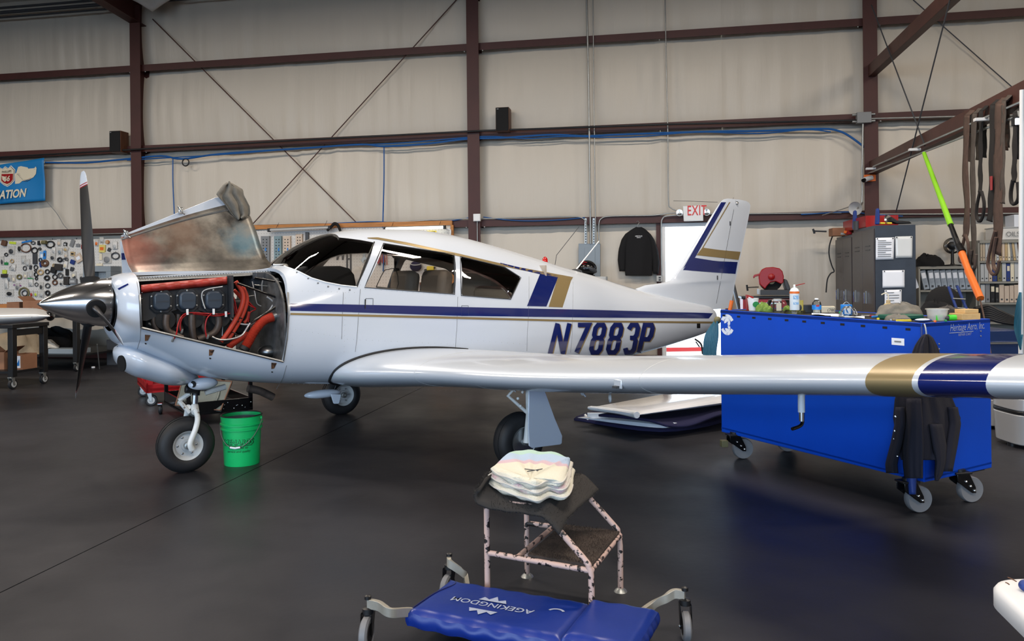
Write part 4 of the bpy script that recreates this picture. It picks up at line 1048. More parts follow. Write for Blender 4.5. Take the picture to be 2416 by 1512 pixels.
bface([(39, 408), (44, 394), (50, 392), (66, 395), (67, 398), (82, 397), (86, 393), (88, 397), (85, 410), (78, 418), (66, 424), (52, 427), (46, 433), (37, 434), (36, 410)], 'wing_emblem', 'cream', .268)
for i in range(7):
    a, b = (41+i*2.2, 411+i*2.6), (84-i*2.2, 399+i*4)
    MB().tube([bp(x, y, .271) for x, y in smooth_path2([a, ((a[0]+b[0])/2, (a[1]+b[1])/2+3), b])], .0035, 4).build('feather_line', 'dark_grey', bn)
# loudspeakers on the upper girt
def speaker(px, name, label, side):
    s0, z0 = WS(px[0], px[3], .3); s1 = WS(px[1], px[3], .3)[0]; z1 = WS(px[0], px[2], .3)[1]; w = s1-s0; h = z1-z0; c = WP((s0+s1)/2, .27, (z0+z1)/2)
    sp = thing('loudspeaker', label, 'speaker', WP((s0+s1)/2, .27, z0), WROT, None)
    MB().box(c, (w, .22, h), WROT).build('cabinet', 'walnut', sp, bevel=.005)
    MB().box(c+(-NIN)*.113, (w-.012, .02, h-.012), WROT).build('grille', 'black_matte', sp, bevel=.004)
    MB().box(c+(-NIN)*.124+Vector((-w*.32, 0, h*.42)), (.03, .004, .015), WROT).build('badge', 'mid_grey', sp)
speaker((266, 292, 311, 361), 's', 'black fronted wooden loudspeaker standing on the girt left of the first column', 0)
speaker((1172, 1203, 256, 312), 's', 'black loudspeaker standing on the girt right of the middle column', 0)
# conduits, hoses, boxes
C_ = lambda pix, t, r, m, label, k=1, nm='conduit', cat='conduit': tag(wtube(pix, t, r, nm, m, None, 10, k), label, cat)
C_([(-40, 374), (0, 371), (345, 351), (716, 330), (1126, 309), (1580, 293), (2026, 284)], .33, .016, 'black', 'long dark pipe running along the upper girt across the whole wall', nm='pipe', cat='pipe')
C_([(2052, 280), (2250, 275), (2460, 270)], .33, .013, 'galv', 'silver conduit running right from the grey box on the third column')
C_([(1384, -8), (1389, 200), (1393, 520), (1394, 575)], .24, .016, 'galv', 'thick silver conduit rising from the grey breaker panel to the roof')
C_([(1399, -8), (1401, 200), (1405, 520), (1407, 575)], .235, .009, 'galv', 'thin silver conduit just right of the thick one above the breaker panel')
C_([(1569, -8), (1573, 200), (1576, 330), (1577, 470), (1583, 490), (1600, 498), (1612, 499)], .235, .009, 'galv', 'thin silver conduit dropping to the exit sign', 3)
C_([(1414, 574), (1413, 530), (1420, 515), (1445, 510), (1540, 508), (1575, 503), (1606, 502)], .235, .011, 'galv', 'silver conduit bending from the breaker panel right to the exit sign', 3)
C_([(1385, 574), (1384, 532), (1376, 516), (1350, 511), (1250, 513), (1134, 516)], .235, .009, 'galv', 'silver conduit bending from the breaker panel left to the white box on the middle column', 3)
C_([(1118, 515), (1060, 517), (850, 528), (600, 543), (420, 547), (200, 553)], .235, .010, 'galv', 'thin conduit along the lower girt left of the middle column')
C_([(1660, 505), (1800, 504), (1985, 502)], .235, .011, 'galv', 'conduit along the lower girt right of the exit sign')
C_([(2060, 505), (2200, 505), (2440, 503)], .235, .011, 'galv', 'conduit along the lower girt right of the third column')
C_([(1612, 507), (1575, 509), (1563, 516), (1560, 540), (1561, 650)], .26, .011, 'galv', 'silver conduit from the exit sign down to the wall outlet by the door', 3)
C_([(1126, 522), (1127, 640)], .30, .009, 'galv', 'silver conduit below the white box on the middle column')
C_([(2036, 292), (2034, 400), (2034, 470), (2028, 490), (2012, 503)], .33, .014, 'galv', 'silver conduit dropping from the grey box down the third column', 3)
jb = thing('junction_box', 'square white junction box on the middle column', 'box', WX(1126, 522, .29), WROT); s, z = WS(1126, 513.5, .30)
MB().box(WP(s, .31, z), (.115, .06, .12), WROT).build('box_body', 'white_plastic', jb, bevel=.004); MB().box(WP(s, .343, z), (.1, .004, .105), WROT).build('cover_plate', 'white_plastic', jb, bevel=.002)
jb = thing('junction_box', 'grey junction box on the third column with four pipe couplings', 'box', WX(2038, 291, .3), WROT); s, z = WS(2037, 278.5, .32)
MB().box(WP(s, .33, z), (.20, .1, .16), WROT).build('box_body', 'mid_grey', jb, bevel=.005)
for ds, dz in ((-.13, .05), (-.13, -.05), (.13, .05), (.13, -.05)): MB().lathe([(.018, -.03), (.018, .03)], WP(s+ds, .33, z+dz), (EX, EY, 0), 12).build('coupling', 'galv', jb)
def hose(pix, t, label, r=.012, m='blue_hose', k=5): return tag(wtube(pix, t, r, 'air_hose', m, None, 8, k), label, 'hose', None)
hose([(107, 383), (200, 384), (290, 376), (380, 368), (430, 375), (520, 363), (700, 351), (850, 341), (905, 345), (1000, 340), (1100, 328), (1190, 325), (1300, 318), (1380, 321), (1450, 318), (1560, 314), (1700, 310), (1800, 309), (1930, 304), (1975, 308), (2010, 325), (2070, 372)], .235, 'thick blue air hose strung below the upper girt, dropping past the third column', .017)
hose([(300, 378), (420, 371), (560, 362), (760, 346), (950, 337), (1140, 322), (1240, 327), (1330, 322), (1480, 324), (1640, 312), (1790, 315), (1900, 306), (1960, 311)], .245, 'second blue air hose tied below the first one under the upper girt', .010)
hose([(408, 372), (408, 430), (411, 500), (412, 556)], .22, 'blue hose hanging straight down between first column and raised engine door', .011)
hose([(906, 346), (906, 420), (904, 500), (903, 538)], .22, 'blue hose hanging straight down above the airplane cabin', .011)
hose([(602, 540), (700, 532), (870, 523), (950, 526), (1060, 521), (1112, 512)], .23, 'blue cable sagging along the lower girt left of the middle column', .008)
hose([(1140, 512), (1200, 519), (1260, 521), (1330, 518), (1380, 513)], .23, 'blue cable sagging along the lower girt right of the middle column', .008)
hose([(1890, 506), (2000, 500), (2060, 506), (2130, 510)], .24, 'blue cable along the lower girt above the dark lockers', .009)
s, z = WS(438, 383, .24)
tag(MB().torus(WP(s, .24, z), .062, .011, NIN, 24, 8).build('rubber_ring', 'rubber'), 'black rubber ring hanging under the upper girt by the first column', 'ring')
tag(wtube([(110, 475), (135, 505), (150, 530), (165, 545), (180, 549)], .2, .006, 'cord', 'mid_grey', None, 6, 4), 'thin grey cord curving down from the banner corner', 'cord')
# exit sign with two lamp heads
ex = thing('exit_sign', 'white exit sign with red letters and two lamp heads above the open door', 'sign', WX(1635, 522, .28), WROT)
cn = [WX(x, y, .28) for x, y in ((1611, 487), (1658, 485), (1659, 521), (1613, 522))]
MB().prism(cn, -NIN*.06).build('housing', 'white_plastic', ex, bevel=.006)
mb = MB(); text_mesh(mb, 'EXIT', WX(1621, 508, .345), WX(1652, 507, .345)-WX(1621, 508, .345), (0, 0, 1), .215, bold=.01, sx=.62, spacing=1.1); mb.build('lettering', 'exit_red', ex)
for x, y in ((1603, 502), (1667, 501)):
    MB().lathe([(.03, 0), (.05, .02), (.055, .05), (.05, .055)], WX(x, y, .28), -NIN, 18).build('lamp_head', 'white_plastic', ex); MB().lathe([(.002, .054), (.045, .057)], WX(x, y, .28), -NIN, 18, False).build('lens', 'chrome', ex)
# breaker panel with slotted channels
bk = thing('breaker_panel', 'grey electrical breaker panel on the wall behind the tail', 'panel', WX(1391, 662, .1), WROT)
wpoly(wrect(1366, 575, 1417, 662), .135, .085, 'cabinet', 'panel_grey', bk, .004); wpoly(wrect(1379, 584, 1404, 650), .222, .006, 'panel_door', 'panel_grey', bk, .003)
wpoly(wrect(1387, 615, 1391, 623), .23, .008, 'latch', 'galv', bk, .001)
for x0 in (1379.5, 1398.5):
    c_ = wpoly(wrect(x0, 515, x0+5, 575), .2, .03, 'slotted_channel', 'galv', bk)
    for i in range(9): wpoly(wrect(x0+1.4, 519+i*6.2, x0+3.6, 522.5+i*6.2), .231, .002, 'slot', 'black', c_)
# outlet box
ob = thing('wall_outlet', 'small grey outlet box at the foot of the conduit by the door', 'outlet', WX(1557, 664, .2), WROT)
wpoly(wrect(1549, 650, 1564, 664), .2, .06, 'box_body', 'light_grey', ob, .004)
for y in (653, 658.5): wpoly(wrect(1554, y, 1559, y+3.6), .261, .003, 'socket', 'dark_grey', ob)
# black jacket on a hanger
jk = thing('jacket', 'black fleece jacket on a hanger under the girt left of the exit door', 'jacket', WX(1507, 650, .25), WROT)
def cloth2(rows, t, amp, nu=26, nv=30, f=11, name='jacket_body', m='black_cloth', par=None, depth=.06):
    def fn(u, v):
        q = v*(len(rows)-1); i = min(int(q), len(rows)-2); k = q-i; y, l, r = [rows[i][j]+(rows[i+1][j]-rows[i][j])*k for j in range(3)]
        return WX(l+(r-l)*u, y, t+depth*math.sin(PI*u)**.6+amp*math.sin(u*f+v*2)*(.2+v))
    mb = MB(); mb.grid(fn, nu, nv); return mb.build(name, m, par, ang=80, solid=.012, off=0)
cloth2([(536, 1501, 1513), (541, 1492, 1522), (552, 1476, 1534), (565, 1475, 1541), (600, 1476, 1540), (640, 1475, 1539), (650, 1476, 1538)], .22, .010, par=jk)
cloth2([(551, 1477, 1490), (565, 1467, 1484), (590, 1460, 1478), (615, 1458, 1476), (640, 1462, 1474)], .20, .006, 10, 16, 6, 'sleeve', par=jk)
cloth2([(552, 1524, 1534), (565, 1532, 1543), (590, 1537, 1552), (620, 1540, 1556), (646, 1541, 1553)], .20, .006, 10, 16, 6, 'sleeve', par=jk)
MB().tube(smooth_path([WX(1505, 537, .24), WX(1505, 530, .24), WX(1508, 526, .24), WX(1505, 521, .24), WX(1502, 524, .24)]), .004, 6).build('hanger_hook', 'galv', jk)
mb = MB(); text_mesh(mb, 'HERITAGE', WX(1507, 558.5, .305), (EX, EY, 0), (0, 0, 1), .03, align='CENTER', sx=.8); text_mesh(mb, 'AERO', WX(1507, 561.5, .305), (EX, EY, 0), (0, 0, 1), .024, align='CENTER'); mb.build('print', 'white_plastic', jk)
# motorcycle helmet on a low cupboard behind the fuselage
q = WX(1385, 655, .75); q.z = 1.395
cb = thing('cupboard', 'pale cupboard behind the fuselage carrying the dark helmet', 'cupboard', Vector((q.x, q.y, 0)), WROT)
MB().box(Vector((q.x, q.y, .69)), (.6, .45, 1.38), WROT).build('carcass', 'light_grey', cb, bevel=.006)
for k in (-1, 1):
    d_ = MB().box(Vector((q.x, q.y, .69))+Vector((EX, EY, 0))*k*.147-NIN*.232, (.286, .018, 1.34), WROT).build('cupboard_door', 'light_grey', cb, bevel=.003)
    MB().box(Vector((q.x, q.y, .75))+Vector((EX, EY, 0))*k*.03-NIN*.25, (.012, .02, .1), WROT).build('handle', 'galv', d_)
hm = thing('helmet', 'glossy black and red motorcycle helmet behind the fuselage', 'helmet', Vector((q.x, q.y, 1.38)), WROT)
MB().sphere(Vector((q.x, q.y, 1.505)), (.15, .13, .125), 24, 16, Matrix.Rotation(WROT, 3, 'Z')).build('shell', 'black_gloss', hm)
MB().sphere(Vector((q.x+.045, q.y-.05, 1.50)), (.115, .09, .05), 20, 10, Matrix.Rotation(.5, 3, 'Y')).build('visor', 'dark_grey', hm)
for dz in (.05, .085): MB().torus(Vector((q.x, q.y, 1.5+dz)), .135-dz*.6, .012, (0.3, 0, 1), 28, 6).build('red_flash', 'red_paint', hm)
MB().torus(Vector((q.x, q.y, 1.392)), .095, .014, (0, 0, 1), 24, 8, 1.2).build('neck_roll', 'black_matte', hm)

# ---- tool pegboard above the cabin
pg = thing('tool_pegboard', 'white tool pegboard with wooden top rail behind the cabin', 'pegboard', WX(830, 840, .24), WROT)
def peg_s(px0, px1, ytop, zb, t, par, holes):
    s0, s1 = WS(px0, 560, t)[0], WS(px1, 560, t)[0]; zt = WS(px1, ytop, t)[1]
    MB().box(WP((s0+s1)/2, t, (zt+zb)/2), (s1-s0, .008, zt-zb), WROT).build('board', 'pegboard', par)
    mb = MB(); n = int((s1-s0)/.0508); m = int((zt-zb)/.0508)
    for i in range(n):
        for j in range(m):
            c = WP(s0+.025+i*.0508, t+.0046, zt-.025-j*.0508); r = .0055
            mb.add([c+Vector((EX, EY, 0))*r*math.cos(q)+Vector((0, 0, 1))*r*math.sin(q) for q in (0, PI/3, 2*PI/3, PI, 4*PI/3, 5*PI/3)], [(0, 1, 2, 3, 4, 5)])
    tag(mb.build('peg_holes', 'peg_hole', par), kind='stuff'); return s0, s1, zt
s0, s1, zt = peg_s(588, 1064, 531, .95, .225, pg, 1)
MB().box(WP((s0+s1)/2, .235, zt+.035), (s1-s0+.06, .05, .075), WROT).build('top_rail', 'wood', pg, bevel=.004)
MB().box(WP(s1+.025, .235, (zt+.95)/2), (.05, .04, zt-.95), WROT).build('side_rail', 'wood', pg, bevel=.004)
def lampbar(x0, y0, x1, y1, m, label, lit):
    a, b = WX(x0, y0, .34), WX(x1, y1, .34); t_ = thing('shop_light', label, 'light', a, WROT)
    MB().tube([a, b], .020, 10).build('tube', m, t_)
    MB().tube([a+Vector((0, 0, .022))+NIN*.02, b+Vector((0, 0, .022))+NIN*.02], .016, 6).build('reflector', 'galv', t_)
    for p_ in (a, b): MB().box(p_, (.04, .06, .06), WROT).build('end_cap', 'black', t_, bevel=.004)
    for f in (.1, .9):
        p_ = a.lerp(b, f); MB().tube([p_, p_+Vector((.02, 0, .13))+NIN*.1], .003, 5).build('hanger', 'black', t_)
lampbar(635, 543, 778, 537, 'light_grey', 'unlit tube lamp over the left part of the tool pegboard', 0)
lampbar(908, 540, 1049, 536, 'lamp_glow', 'glowing tube lamp over the right part of the tool pegboard', 1)
tag(wtube([(1052, 540), (1060, 541), (1063, 546), (1061, 566)], .3, .014, 'lamp_bracket', 'white_plastic', None, 8, 4), 'white bent tube hanging below the glowing lamp end', 'bracket')
hn = [WX(x, y, .34) for x, y in ((772, 544), (783, 533), (789, 528), (797, 531), (803, 545))]
tag(MB().tube(smooth_path(hn), [.03-.008*abs(i-12)/12 for i in range(25)], 8).build('cloth_cap', 'black_matte'), 'dark cloth cap hung on the rail above the windshield', 'cap')
# slotted steel gussets on the board
for i, (x0, y0, x1, y1, m, lb) in enumerate(((616, 557, 637, 625, 'mid_grey', 'grey'), (647, 557, 665, 625, 'teal_grey', 'bluish grey'), (668, 557, 686, 612, 'gusset_pink', 'pinkish'), (698, 552, 714, 600, 'gusset_pink', 'pale'))):
    g = thing('perforated_rail', '%s perforated metal rail on the pegboard, %s from the left' % (lb, ['first', 'second', 'third', 'fourth'][i]), 'rail', WX((x0+x1)/2, y1+30, .24), WROT, None)
    wpoly(wrect(x0, y0, x1, y1+30), .232, .012, 'rail_plate', m, g, .002); wpoly(wrect(x1-2, y0, x1+1.5, y1+30), .232, .05, 'rail_flange', m, g, .002)
    mb = MB()
    for yy in range(int(y0)+8, int(y1)+26, 7):
        for xx in (x0+(x1-x0)*.25, x0+(x1-x0)*.62): mb.lathe([(.0012, 0), (.011, .001)], WX(xx, yy, .2445), -NIN, 10, False)
    tag(mb.build('rail_holes', 'black', g), kind='stuff')
    if i in (0, 1, 2): wpoly(wrect(x0+9, 585, x0+12, 592), .246, .002, 'tape_mark', 'bright_blue', g)
def wthing(name, label, cat, x, y, t=.24): return thing(name, label, cat, WX(x, y, t), WROT)
t_ = wthing('pipe_piece', 'short dark pipe hung upright beside the last perforated rail', 'pipe', 727, 600); wpoly(wrect(722, 548, 730, 600), .232, .04, 'pipe_body', 'dark_grey', t_, .008)
t_ = wthing('wrench', 'large adjustable wrench hanging on the pegboard', 'wrench', 860, 622); wpoly([(859, 575), (863, 575), (863, 606), (868, 609), (867, 614), (862, 613), (859, 617), (861, 622), (856, 619), (852, 613), (857, 606)], .232, .018, 'wrench_body', 'galv', t_, .003); MB().torus(WX(861, 576, .245), .012, .004, NIN).build('hang_hole', 'galv', t_)
t_ = wthing('fork_tool', 'black two-pronged forked tool on the pegboard', 'tool', 804, 612); wpoly([(796, 597), (813, 596), (811, 613), (807, 613), (807, 603), (801, 603), (798, 613), (794, 613)], .232, .015, 'fork_body', 'dark_grey', t_, .003)
t_ = wthing('frame_tool', 'tall black slotted bar tool on the pegboard', 'tool', 824, 640); wpoly(wrect(817.5, 586, 821, 665), .232, .014, 'bar', 'dark_grey', t_, .002); wpoly(wrect(826, 585, 829.5, 665), .232, .014, 'bar', 'dark_grey', t_, .002)
for y in (585, 609, 634): wpoly(wrect(821, y, 826, y+3), .232, .014, 'cross_bar', 'dark_grey', t_, .001)
t_ = wthing('timer_box', 'red and black box hung below the compass on the pegboard', 'tool', 766, 608); wpoly([(764, 590), (777, 589), (775, 607), (758, 608)], .232, .05, 'box_body', 'red_paint', t_, .006); wpoly([(762, 598), (773, 598), (770, 607), (758, 607)], .283, .01, 'face_plate', 'black', t_, .003)
t_ = wthing('notice_card', 'yellow notice card pinned under the glowing lamp', 'card', 1019, 555); wpoly(wrect(1007, 544, 1030, 557), .232, .006, 'card', 'yellow', t_)
for i in range(3): wpoly(wrect(1010, 546+i*3.4, 1027-i*3, 547.6+i*3.4), .2385, .001, 'print_line', 'black', t_)
t_ = wthing('tag_pair', 'two small white tags on the pegboard under the lamp', 'tag', 970, 549); wpoly(wrect(963, 545, 967, 549), .232, .004, 'tag', 'paper', t_); wpoly(wrect(969, 544, 976, 549), .232, .004, 'tag', 'paper', t_)
t_ = wthing('face_shield', 'dark blue welding visor hanging on the pegboard', 'visor', 981, 645); MB().sphere(WX(981, 628, .30), (.10, .07, .085), 20, 12, Matrix.Rotation(WROT, 3, 'Z')).build('visor_shell', 'navy_cloth', t_); MB().torus(WX(981, 622, .31), .085, .008, (0, -.3, 1), 24, 6).build('headband', 'light_grey', t_)
t_ = wthing('cordless_drill', 'yellow and black cordless drill hung on the pegboard', 'drill', 1012, 640); MB().box(WX(1016, 633, .28), (.12, .07, .07), WROT).build('drill_body', 'yellow', t_, bevel=.012); MB().box(WX(1010, 638, .28), (.12, .05, .05), WROT).build('grip', 'black', t_, bevel=.01); MB().tube([WX(1022, 632, .28), WX(1027, 631, .28)], .018, 10).build('chuck', 'black', t_)
for x, m, lb in ((895, 'red_paint', 'left'), (906, 'red_rubber', 'right')):
    t_ = wthing('pistol_tool', 'red handled hanging tool, %s of the pair behind the door window' % lb, 'tool', x, 622); wpoly([(x-4, 598), (x+1, 596), (x+4, 616), (x, 624), (x-5, 618)], .232, .04, 'handle', m, t_, .006); wpoly([(x-3, 618), (x+3, 618), (x+3, 625), (x-1, 626)], .24, .03, 'tip', 'dark_grey', t_, .003)
tag(wtube([(904, 580), (905, 610), (904, 640)], .27, .010, 'air_hose', 'blue_hose', None, 8, 2), 'blue hose end hanging behind the door window', 'hose')
tag(wtube([(914, 578), (912, 600), (913, 625)], .26, .006, 'hose_coil', 'red_hose', None, 8, 2), 'orange cord hanging behind the door window', 'cord')
t_ = wthing('parts_bag', 'clear bag of parts hung behind the windshield pillar', 'bag', 840, 680); MB().sphere(WX(842, 655, .30), (.11, .04, .20), 14, 10, Matrix.Rotation(WROT, 3, 'Z')).build('bag_film', 'bag_haze', t_); MB().box(WX(843, 668, .30), (.12, .04, .14), WROT).build('contents', 'mid_grey', t_, bevel=.02)
t_ = wthing('vise', 'dark bench vise standing on the bench behind the cabin', 'vise', 1003, 696, .6); MB().box(WX(1003, 680, .6), (.16, .12, .16), WROT).build('vise_body', 'dark_grey', t_, bevel=.01)
wpoly([(996, 666), (1013, 664), (1012, 672), (998, 673)], .55, .16, 'jaw', 'brown', t_, .004)
b0 = WX(1003, 692, .45)
bt = thing('workbench', 'wooden workbench hidden behind the cabin under the tool pegboard', 'bench', Vector((b0.x, b0.y, 0)), WROT); zt = WX(1003, 691, .6).z
MB().box(WP(ST(b0)[0]-1.2, .55, zt-.03), (3.2, .62, .05), WROT).build('bench_top', 'wood', bt, bevel=.004)
for ds in (-2.7, .3):
    for t in (.3, .8): MB().box(WP(ST(b0)[0]+ds, t, (zt-.05)/2), (.08, .08, zt-.05), WROT).build('leg', 'wood', bt)
# ================================================================ left side of the shop
UP = Vector((0, 0, 1))
def ob(mb, o, d1, l1, d2, l2, z0, z1):
    o = Vector((o[0], o[1], z0)); a = Vector(d1)*l1; b = Vector(d2)*l2
    return mb.prism([o, o+a, o+a+b, o+b], UP*(z1-z0))
EV = Vector((EX, EY, 0))
lp = thing('parts_pegboard', 'white pegboard crowded with small bagged parts at the left of the frame', 'pegboard', WX(120, 735, .22), WROT)
peg_s(-60, 291, 563, .93, .225, lp, 1)
for x, y in ((14, 566), (62, 565), (124, 562), (181, 561), (236, 559)): MB().lathe([(.012, 0), (.012, .004)], WX(x, y+2, .23), -NIN, 8).build('screw', 'dark_grey', lp)
W_ = lambda c, r: (c[0]/8.053, 550+c[1]/8.053, r/8.053*.0072)   # crop reading -> photograph pixels, metres
cnt = {}
ORD = ['first', 'second', 'third', 'fourth', 'fifth', 'sixth', 'seventh', 'eighth', 'ninth', 'tenth', 'eleventh', 'twelfth', 'thirteenth', 'fourteenth', 'fifteenth', 'sixteenth', 'seventeenth', 'eighteenth', 'nineteenth', 'twentieth']
def rowof(cy): return 'top' if cy < 260 else 'upper middle' if cy < 520 else 'middle' if cy < 760 else 'lower middle' if cy < 960 else 'bottom'
ITEMS = []
def hang(kind, cx, cy, desc, cat, fn): ITEMS.append((kind, cx, cy, desc, cat, fn))
def ringf(R, r, m, sq=1.0, extra=None):
    def f(x, y, par): MB().torus(WX(x, y, .245), R, r, NIN, 24, 7, sq, UP).build('ring_body', m, par); MB().tube([WX(x, y, .232)+UP*(R*sq+.012), WX(x, y, .262)+UP*(R*sq-.002)], .003, 5).build('hook', 'galv', par)
    return f
def bagf(w, h, m, inner=None, rz=0.0):
    def f(x, y, par):
        c = WX(x, y, .247); R = Matrix.Rotation(WROT, 3, 'Z')@Matrix.Rotation(rz, 3, 'Y')
        mb = MB(); mb.grid(lambda u, v: c+R@Vector(((u-.5)*w, -.012*math.sin(PI*u)*math.sin(PI*v)-.004*noise.noise(Vector((u*6+x, v*6, y))), (v-.5)*h)), 9, 9); mb.build('bag_film', m, par, ang=80, solid=.0015)
        if inner: MB().sphere(c+R@Vector((0, -.006, -h*.14)), (w*.36, .013, h*.28), 10, 7, R).build('bag_contents', inner, par)
        MB().box(c+R@Vector((0, -.004, h*.46)), (w*.98, .006, h*.09), R=R).build('bag_header', 'bag_head', par)
    return f
def blkf(w, h, d, m, rz=0.0, lab=None):
    def f(x, y, par):
        c = WX(x, y, .232+d/2); R = Matrix.Rotation(WROT, 3, 'Z')@Matrix.Rotation(rz, 3, 'Y')
        MB().box(c, (w, d, h), R=R).build('block_body', m, par, bevel=min(w, h, d)*.18)
        if lab: MB().box(c+R@Vector((0, -d/2-.001, 0)), (w*.6, .002, h*.4), R=R).build('sticker', lab, par)
        MB().tube([c+R@Vector((0, d*.2, h*.5)), c+R@Vector((0, d*.2, h*.5+.02))], .003, 5).build('hook', 'galv', par)
    return f
K_ = .0072/8.053*1.0
for cx, cy, R, r, m, sq, d in ((955, 215, 52, 13, 'rubber', 1.45, 'large oval black rubber'), (655, 330, 46, 11, 'rubber', 1.2, 'black rubber'), (680, 650, 34, 8, 'rubber', 1, 'black rubber'), (685, 785, 34, 10, 'rubber', 1, 'black rubber'), (690, 862, 22, 8, 'rubber', 1, 'small black rubber'),
        (897, 732, 33, 10, 'rubber', 1.1, 'black rubber'), (892, 852, 33, 15, 'rubber', 1.3, 'thick black rubber'), (905, 1000, 34, 10, 'dark_grey', 1.2, 'dark grey'), (905, 1138, 34, 15, 'rubber', 1, 'thick black rubber'), (1042, 832, 38, 9, 'rubber', 1.1, 'black rubber'), (1042, 938, 36, 12, 'brown', 1.15, 'brown rimmed'),
        (1140, 805, 40, 9, 'dark_grey', 1.05, 'grey wire'), (1165, 808, 36, 6, 'mid_grey', 1.1, 'thin grey wire'), (855, 572, 42, 22, 'brown', 1.25, 'thick brown'), (2193, 432, 52, 11, 'dark_grey', 1.35, 'large thin grey'), (768, 510, 28, 9, 'rubber', 1, 'black curved'), (1135, 505, 30, 15, 'rubber', 1.2, 'thick black'), (1225, 512, 26, 7, 'dark_grey', 1.2, 'grey'), (1262, 502, 26, 7, 'dark_grey', 1.1, 'grey'),
        (226, 532, 28, 8, 'tan', 1.1, 'tan'), (366, 832, 34, 13, 'olive', 1.2, 'dark olive'), (455, 1135, 84, 14, 'olive', 1.1, 'very large olive'), (468, 1140, 45, 9, 'dark_grey', 1.15, 'grey inner'), (116, 408, 24, 8, 'rubber', 1.2, 'black'), (490, 280, 72, 10, 'brown', 1.35, 'large brown hose'), (627, 185, 22, 8, 'dark_grey', 1.7, 'narrow dark'), (755, 300, 17, 8, 'rubber', 1.4, 'small black oval'), (470, 668, 34, 8, 'dark_grey', .9, 'dark'), (770, 745, 38, 12, 'tan', 1.3, 'tan'), (690, 975, 28, 6, 'dark_grey', 1.1, 'thin square'), (1020, 610, 20, 8, 'tan', 1.1, 'small tan'), (672, 712, 14, 7, 'rubber', 1.5, 'tiny black'), (215, 660, 34, 6, 'light_grey', 1.2, 'pale wire')):
    hang('ring', cx, cy, d+' ring', 'ring', ringf(R*.00108, r*.00108, m, sq))
for cx, cy, w, h, m, inner, rz, d in ((215, 320, 130, 150, 'bag_haze', 'dark_grey', .1, 'clear bag of dark grey parts'), (370, 270, 90, 160, 'bag_haze', 'rubber', 0, 'clear bag with a black part'), (1000, 450, 100, 110, 'bag_haze', 'dark_grey', .2, 'clear bag of grey fittings'), (1250, 300, 90, 90, 'bag_haze', 'tan', .5, 'clear bag with a tan gasket'), (1135, 340, 90, 110, 'bag_haze', 'panel_grey', 0, 'clear bag of greenish parts'), (2030, 470, 160, 190, 'bag_haze', 'mid_grey', 0, 'large clear bag of metal parts'),
        (1835, 180, 60, 110, 'bag_haze', 'orange', .1, 'clear bag with an orange part'), (580, 940, 90, 120, 'bag_white', 'light_grey', 0, 'white paper bag'), (785, 1000, 70, 130, 'bag_haze', 'dark_grey', .1, 'clear bag of dark clips'), (680, 1150, 60, 100, 'bag_haze', 'lime_tag', 0, 'clear bag with a lime plug'), (1120, 180, 70, 110, 'bag_haze', 'gusset_pink', 0, 'clear bag with pinkish seals'), (1240, 600, 80, 130, 'bag_white', 'cream', .2, 'white bag of cream clips'), (480, 800, 80, 110, 'bag_haze', 'cream', 0, 'clear bag of cream bushings'), (580, 780, 70, 120, 'bag_haze', 'light_grey', -.1, 'clear bag of pale washers'),
        (250, 650, 90, 110, 'bag_white', 'light_grey', .15, 'white plastic bag'), (1400, 790, 90, 120, 'bag_haze', 'cream', 0, 'clear bag of cream parts'), (1020, 330, 70, 110, 'bag_white', 'light_grey', 0, 'white flat bag'), (1250, 420, 70, 90, 'bag_haze', 'gusset_pink', 0, 'clear bag with pink part'), (2180, 230, 90, 130, 'bag_white', 'light_grey', 0, 'white bag with a purple mark'), (440, 500, 80, 140, 'bag_haze', 'light_grey', 0, 'clear empty bag'), (520, 560, 90, 120, 'bag_haze', 'light_grey', 0, 'clear bag of thin rods'), (260, 860, 60, 130, 'bag_haze', 'cream', 0, 'narrow clear bag'), (120, 960, 70, 170, 'bag_white', 'light_grey', 0, 'tall white bag'),
        (170, 850, 80, 110, 'bag_haze', 'panel_grey', 0, 'clear bag of blue grey clips'), (330, 1010, 90, 120, 'bag_haze', 'mid_grey', 0, 'clear bag with a purple seal'), (600, 1150, 60, 110, 'bag_haze', 'red_rubber', 0, 'clear bag with red tubes'), (790, 1150, 90, 120, 'bag_haze', 'light_grey', .2, 'crumpled clear bag'), (180, 1130, 150, 120, 'bag_haze', 'rubber', 0, 'clear bag of black hose ends'), (1550, 840, 90, 140, 'bag_haze', 'dark_grey', 0, 'clear bag behind the propeller blade'), (1160, 950, 60, 70, 'bag_haze', 'dark_grey', 0, 'small clear bag with dark knob'), (40, 520, 60, 150, 'bag_haze', 'dark_grey', 0, 'clear bag of dark tubes'), (1930, 130, 80, 90, 'bag_haze', 'light_grey', 0, 'clear bag right of the propeller tip')):
    hang('bag', cx, cy, d, 'bag', bagf(w*.00108, h*.00108, m, inner, rz))
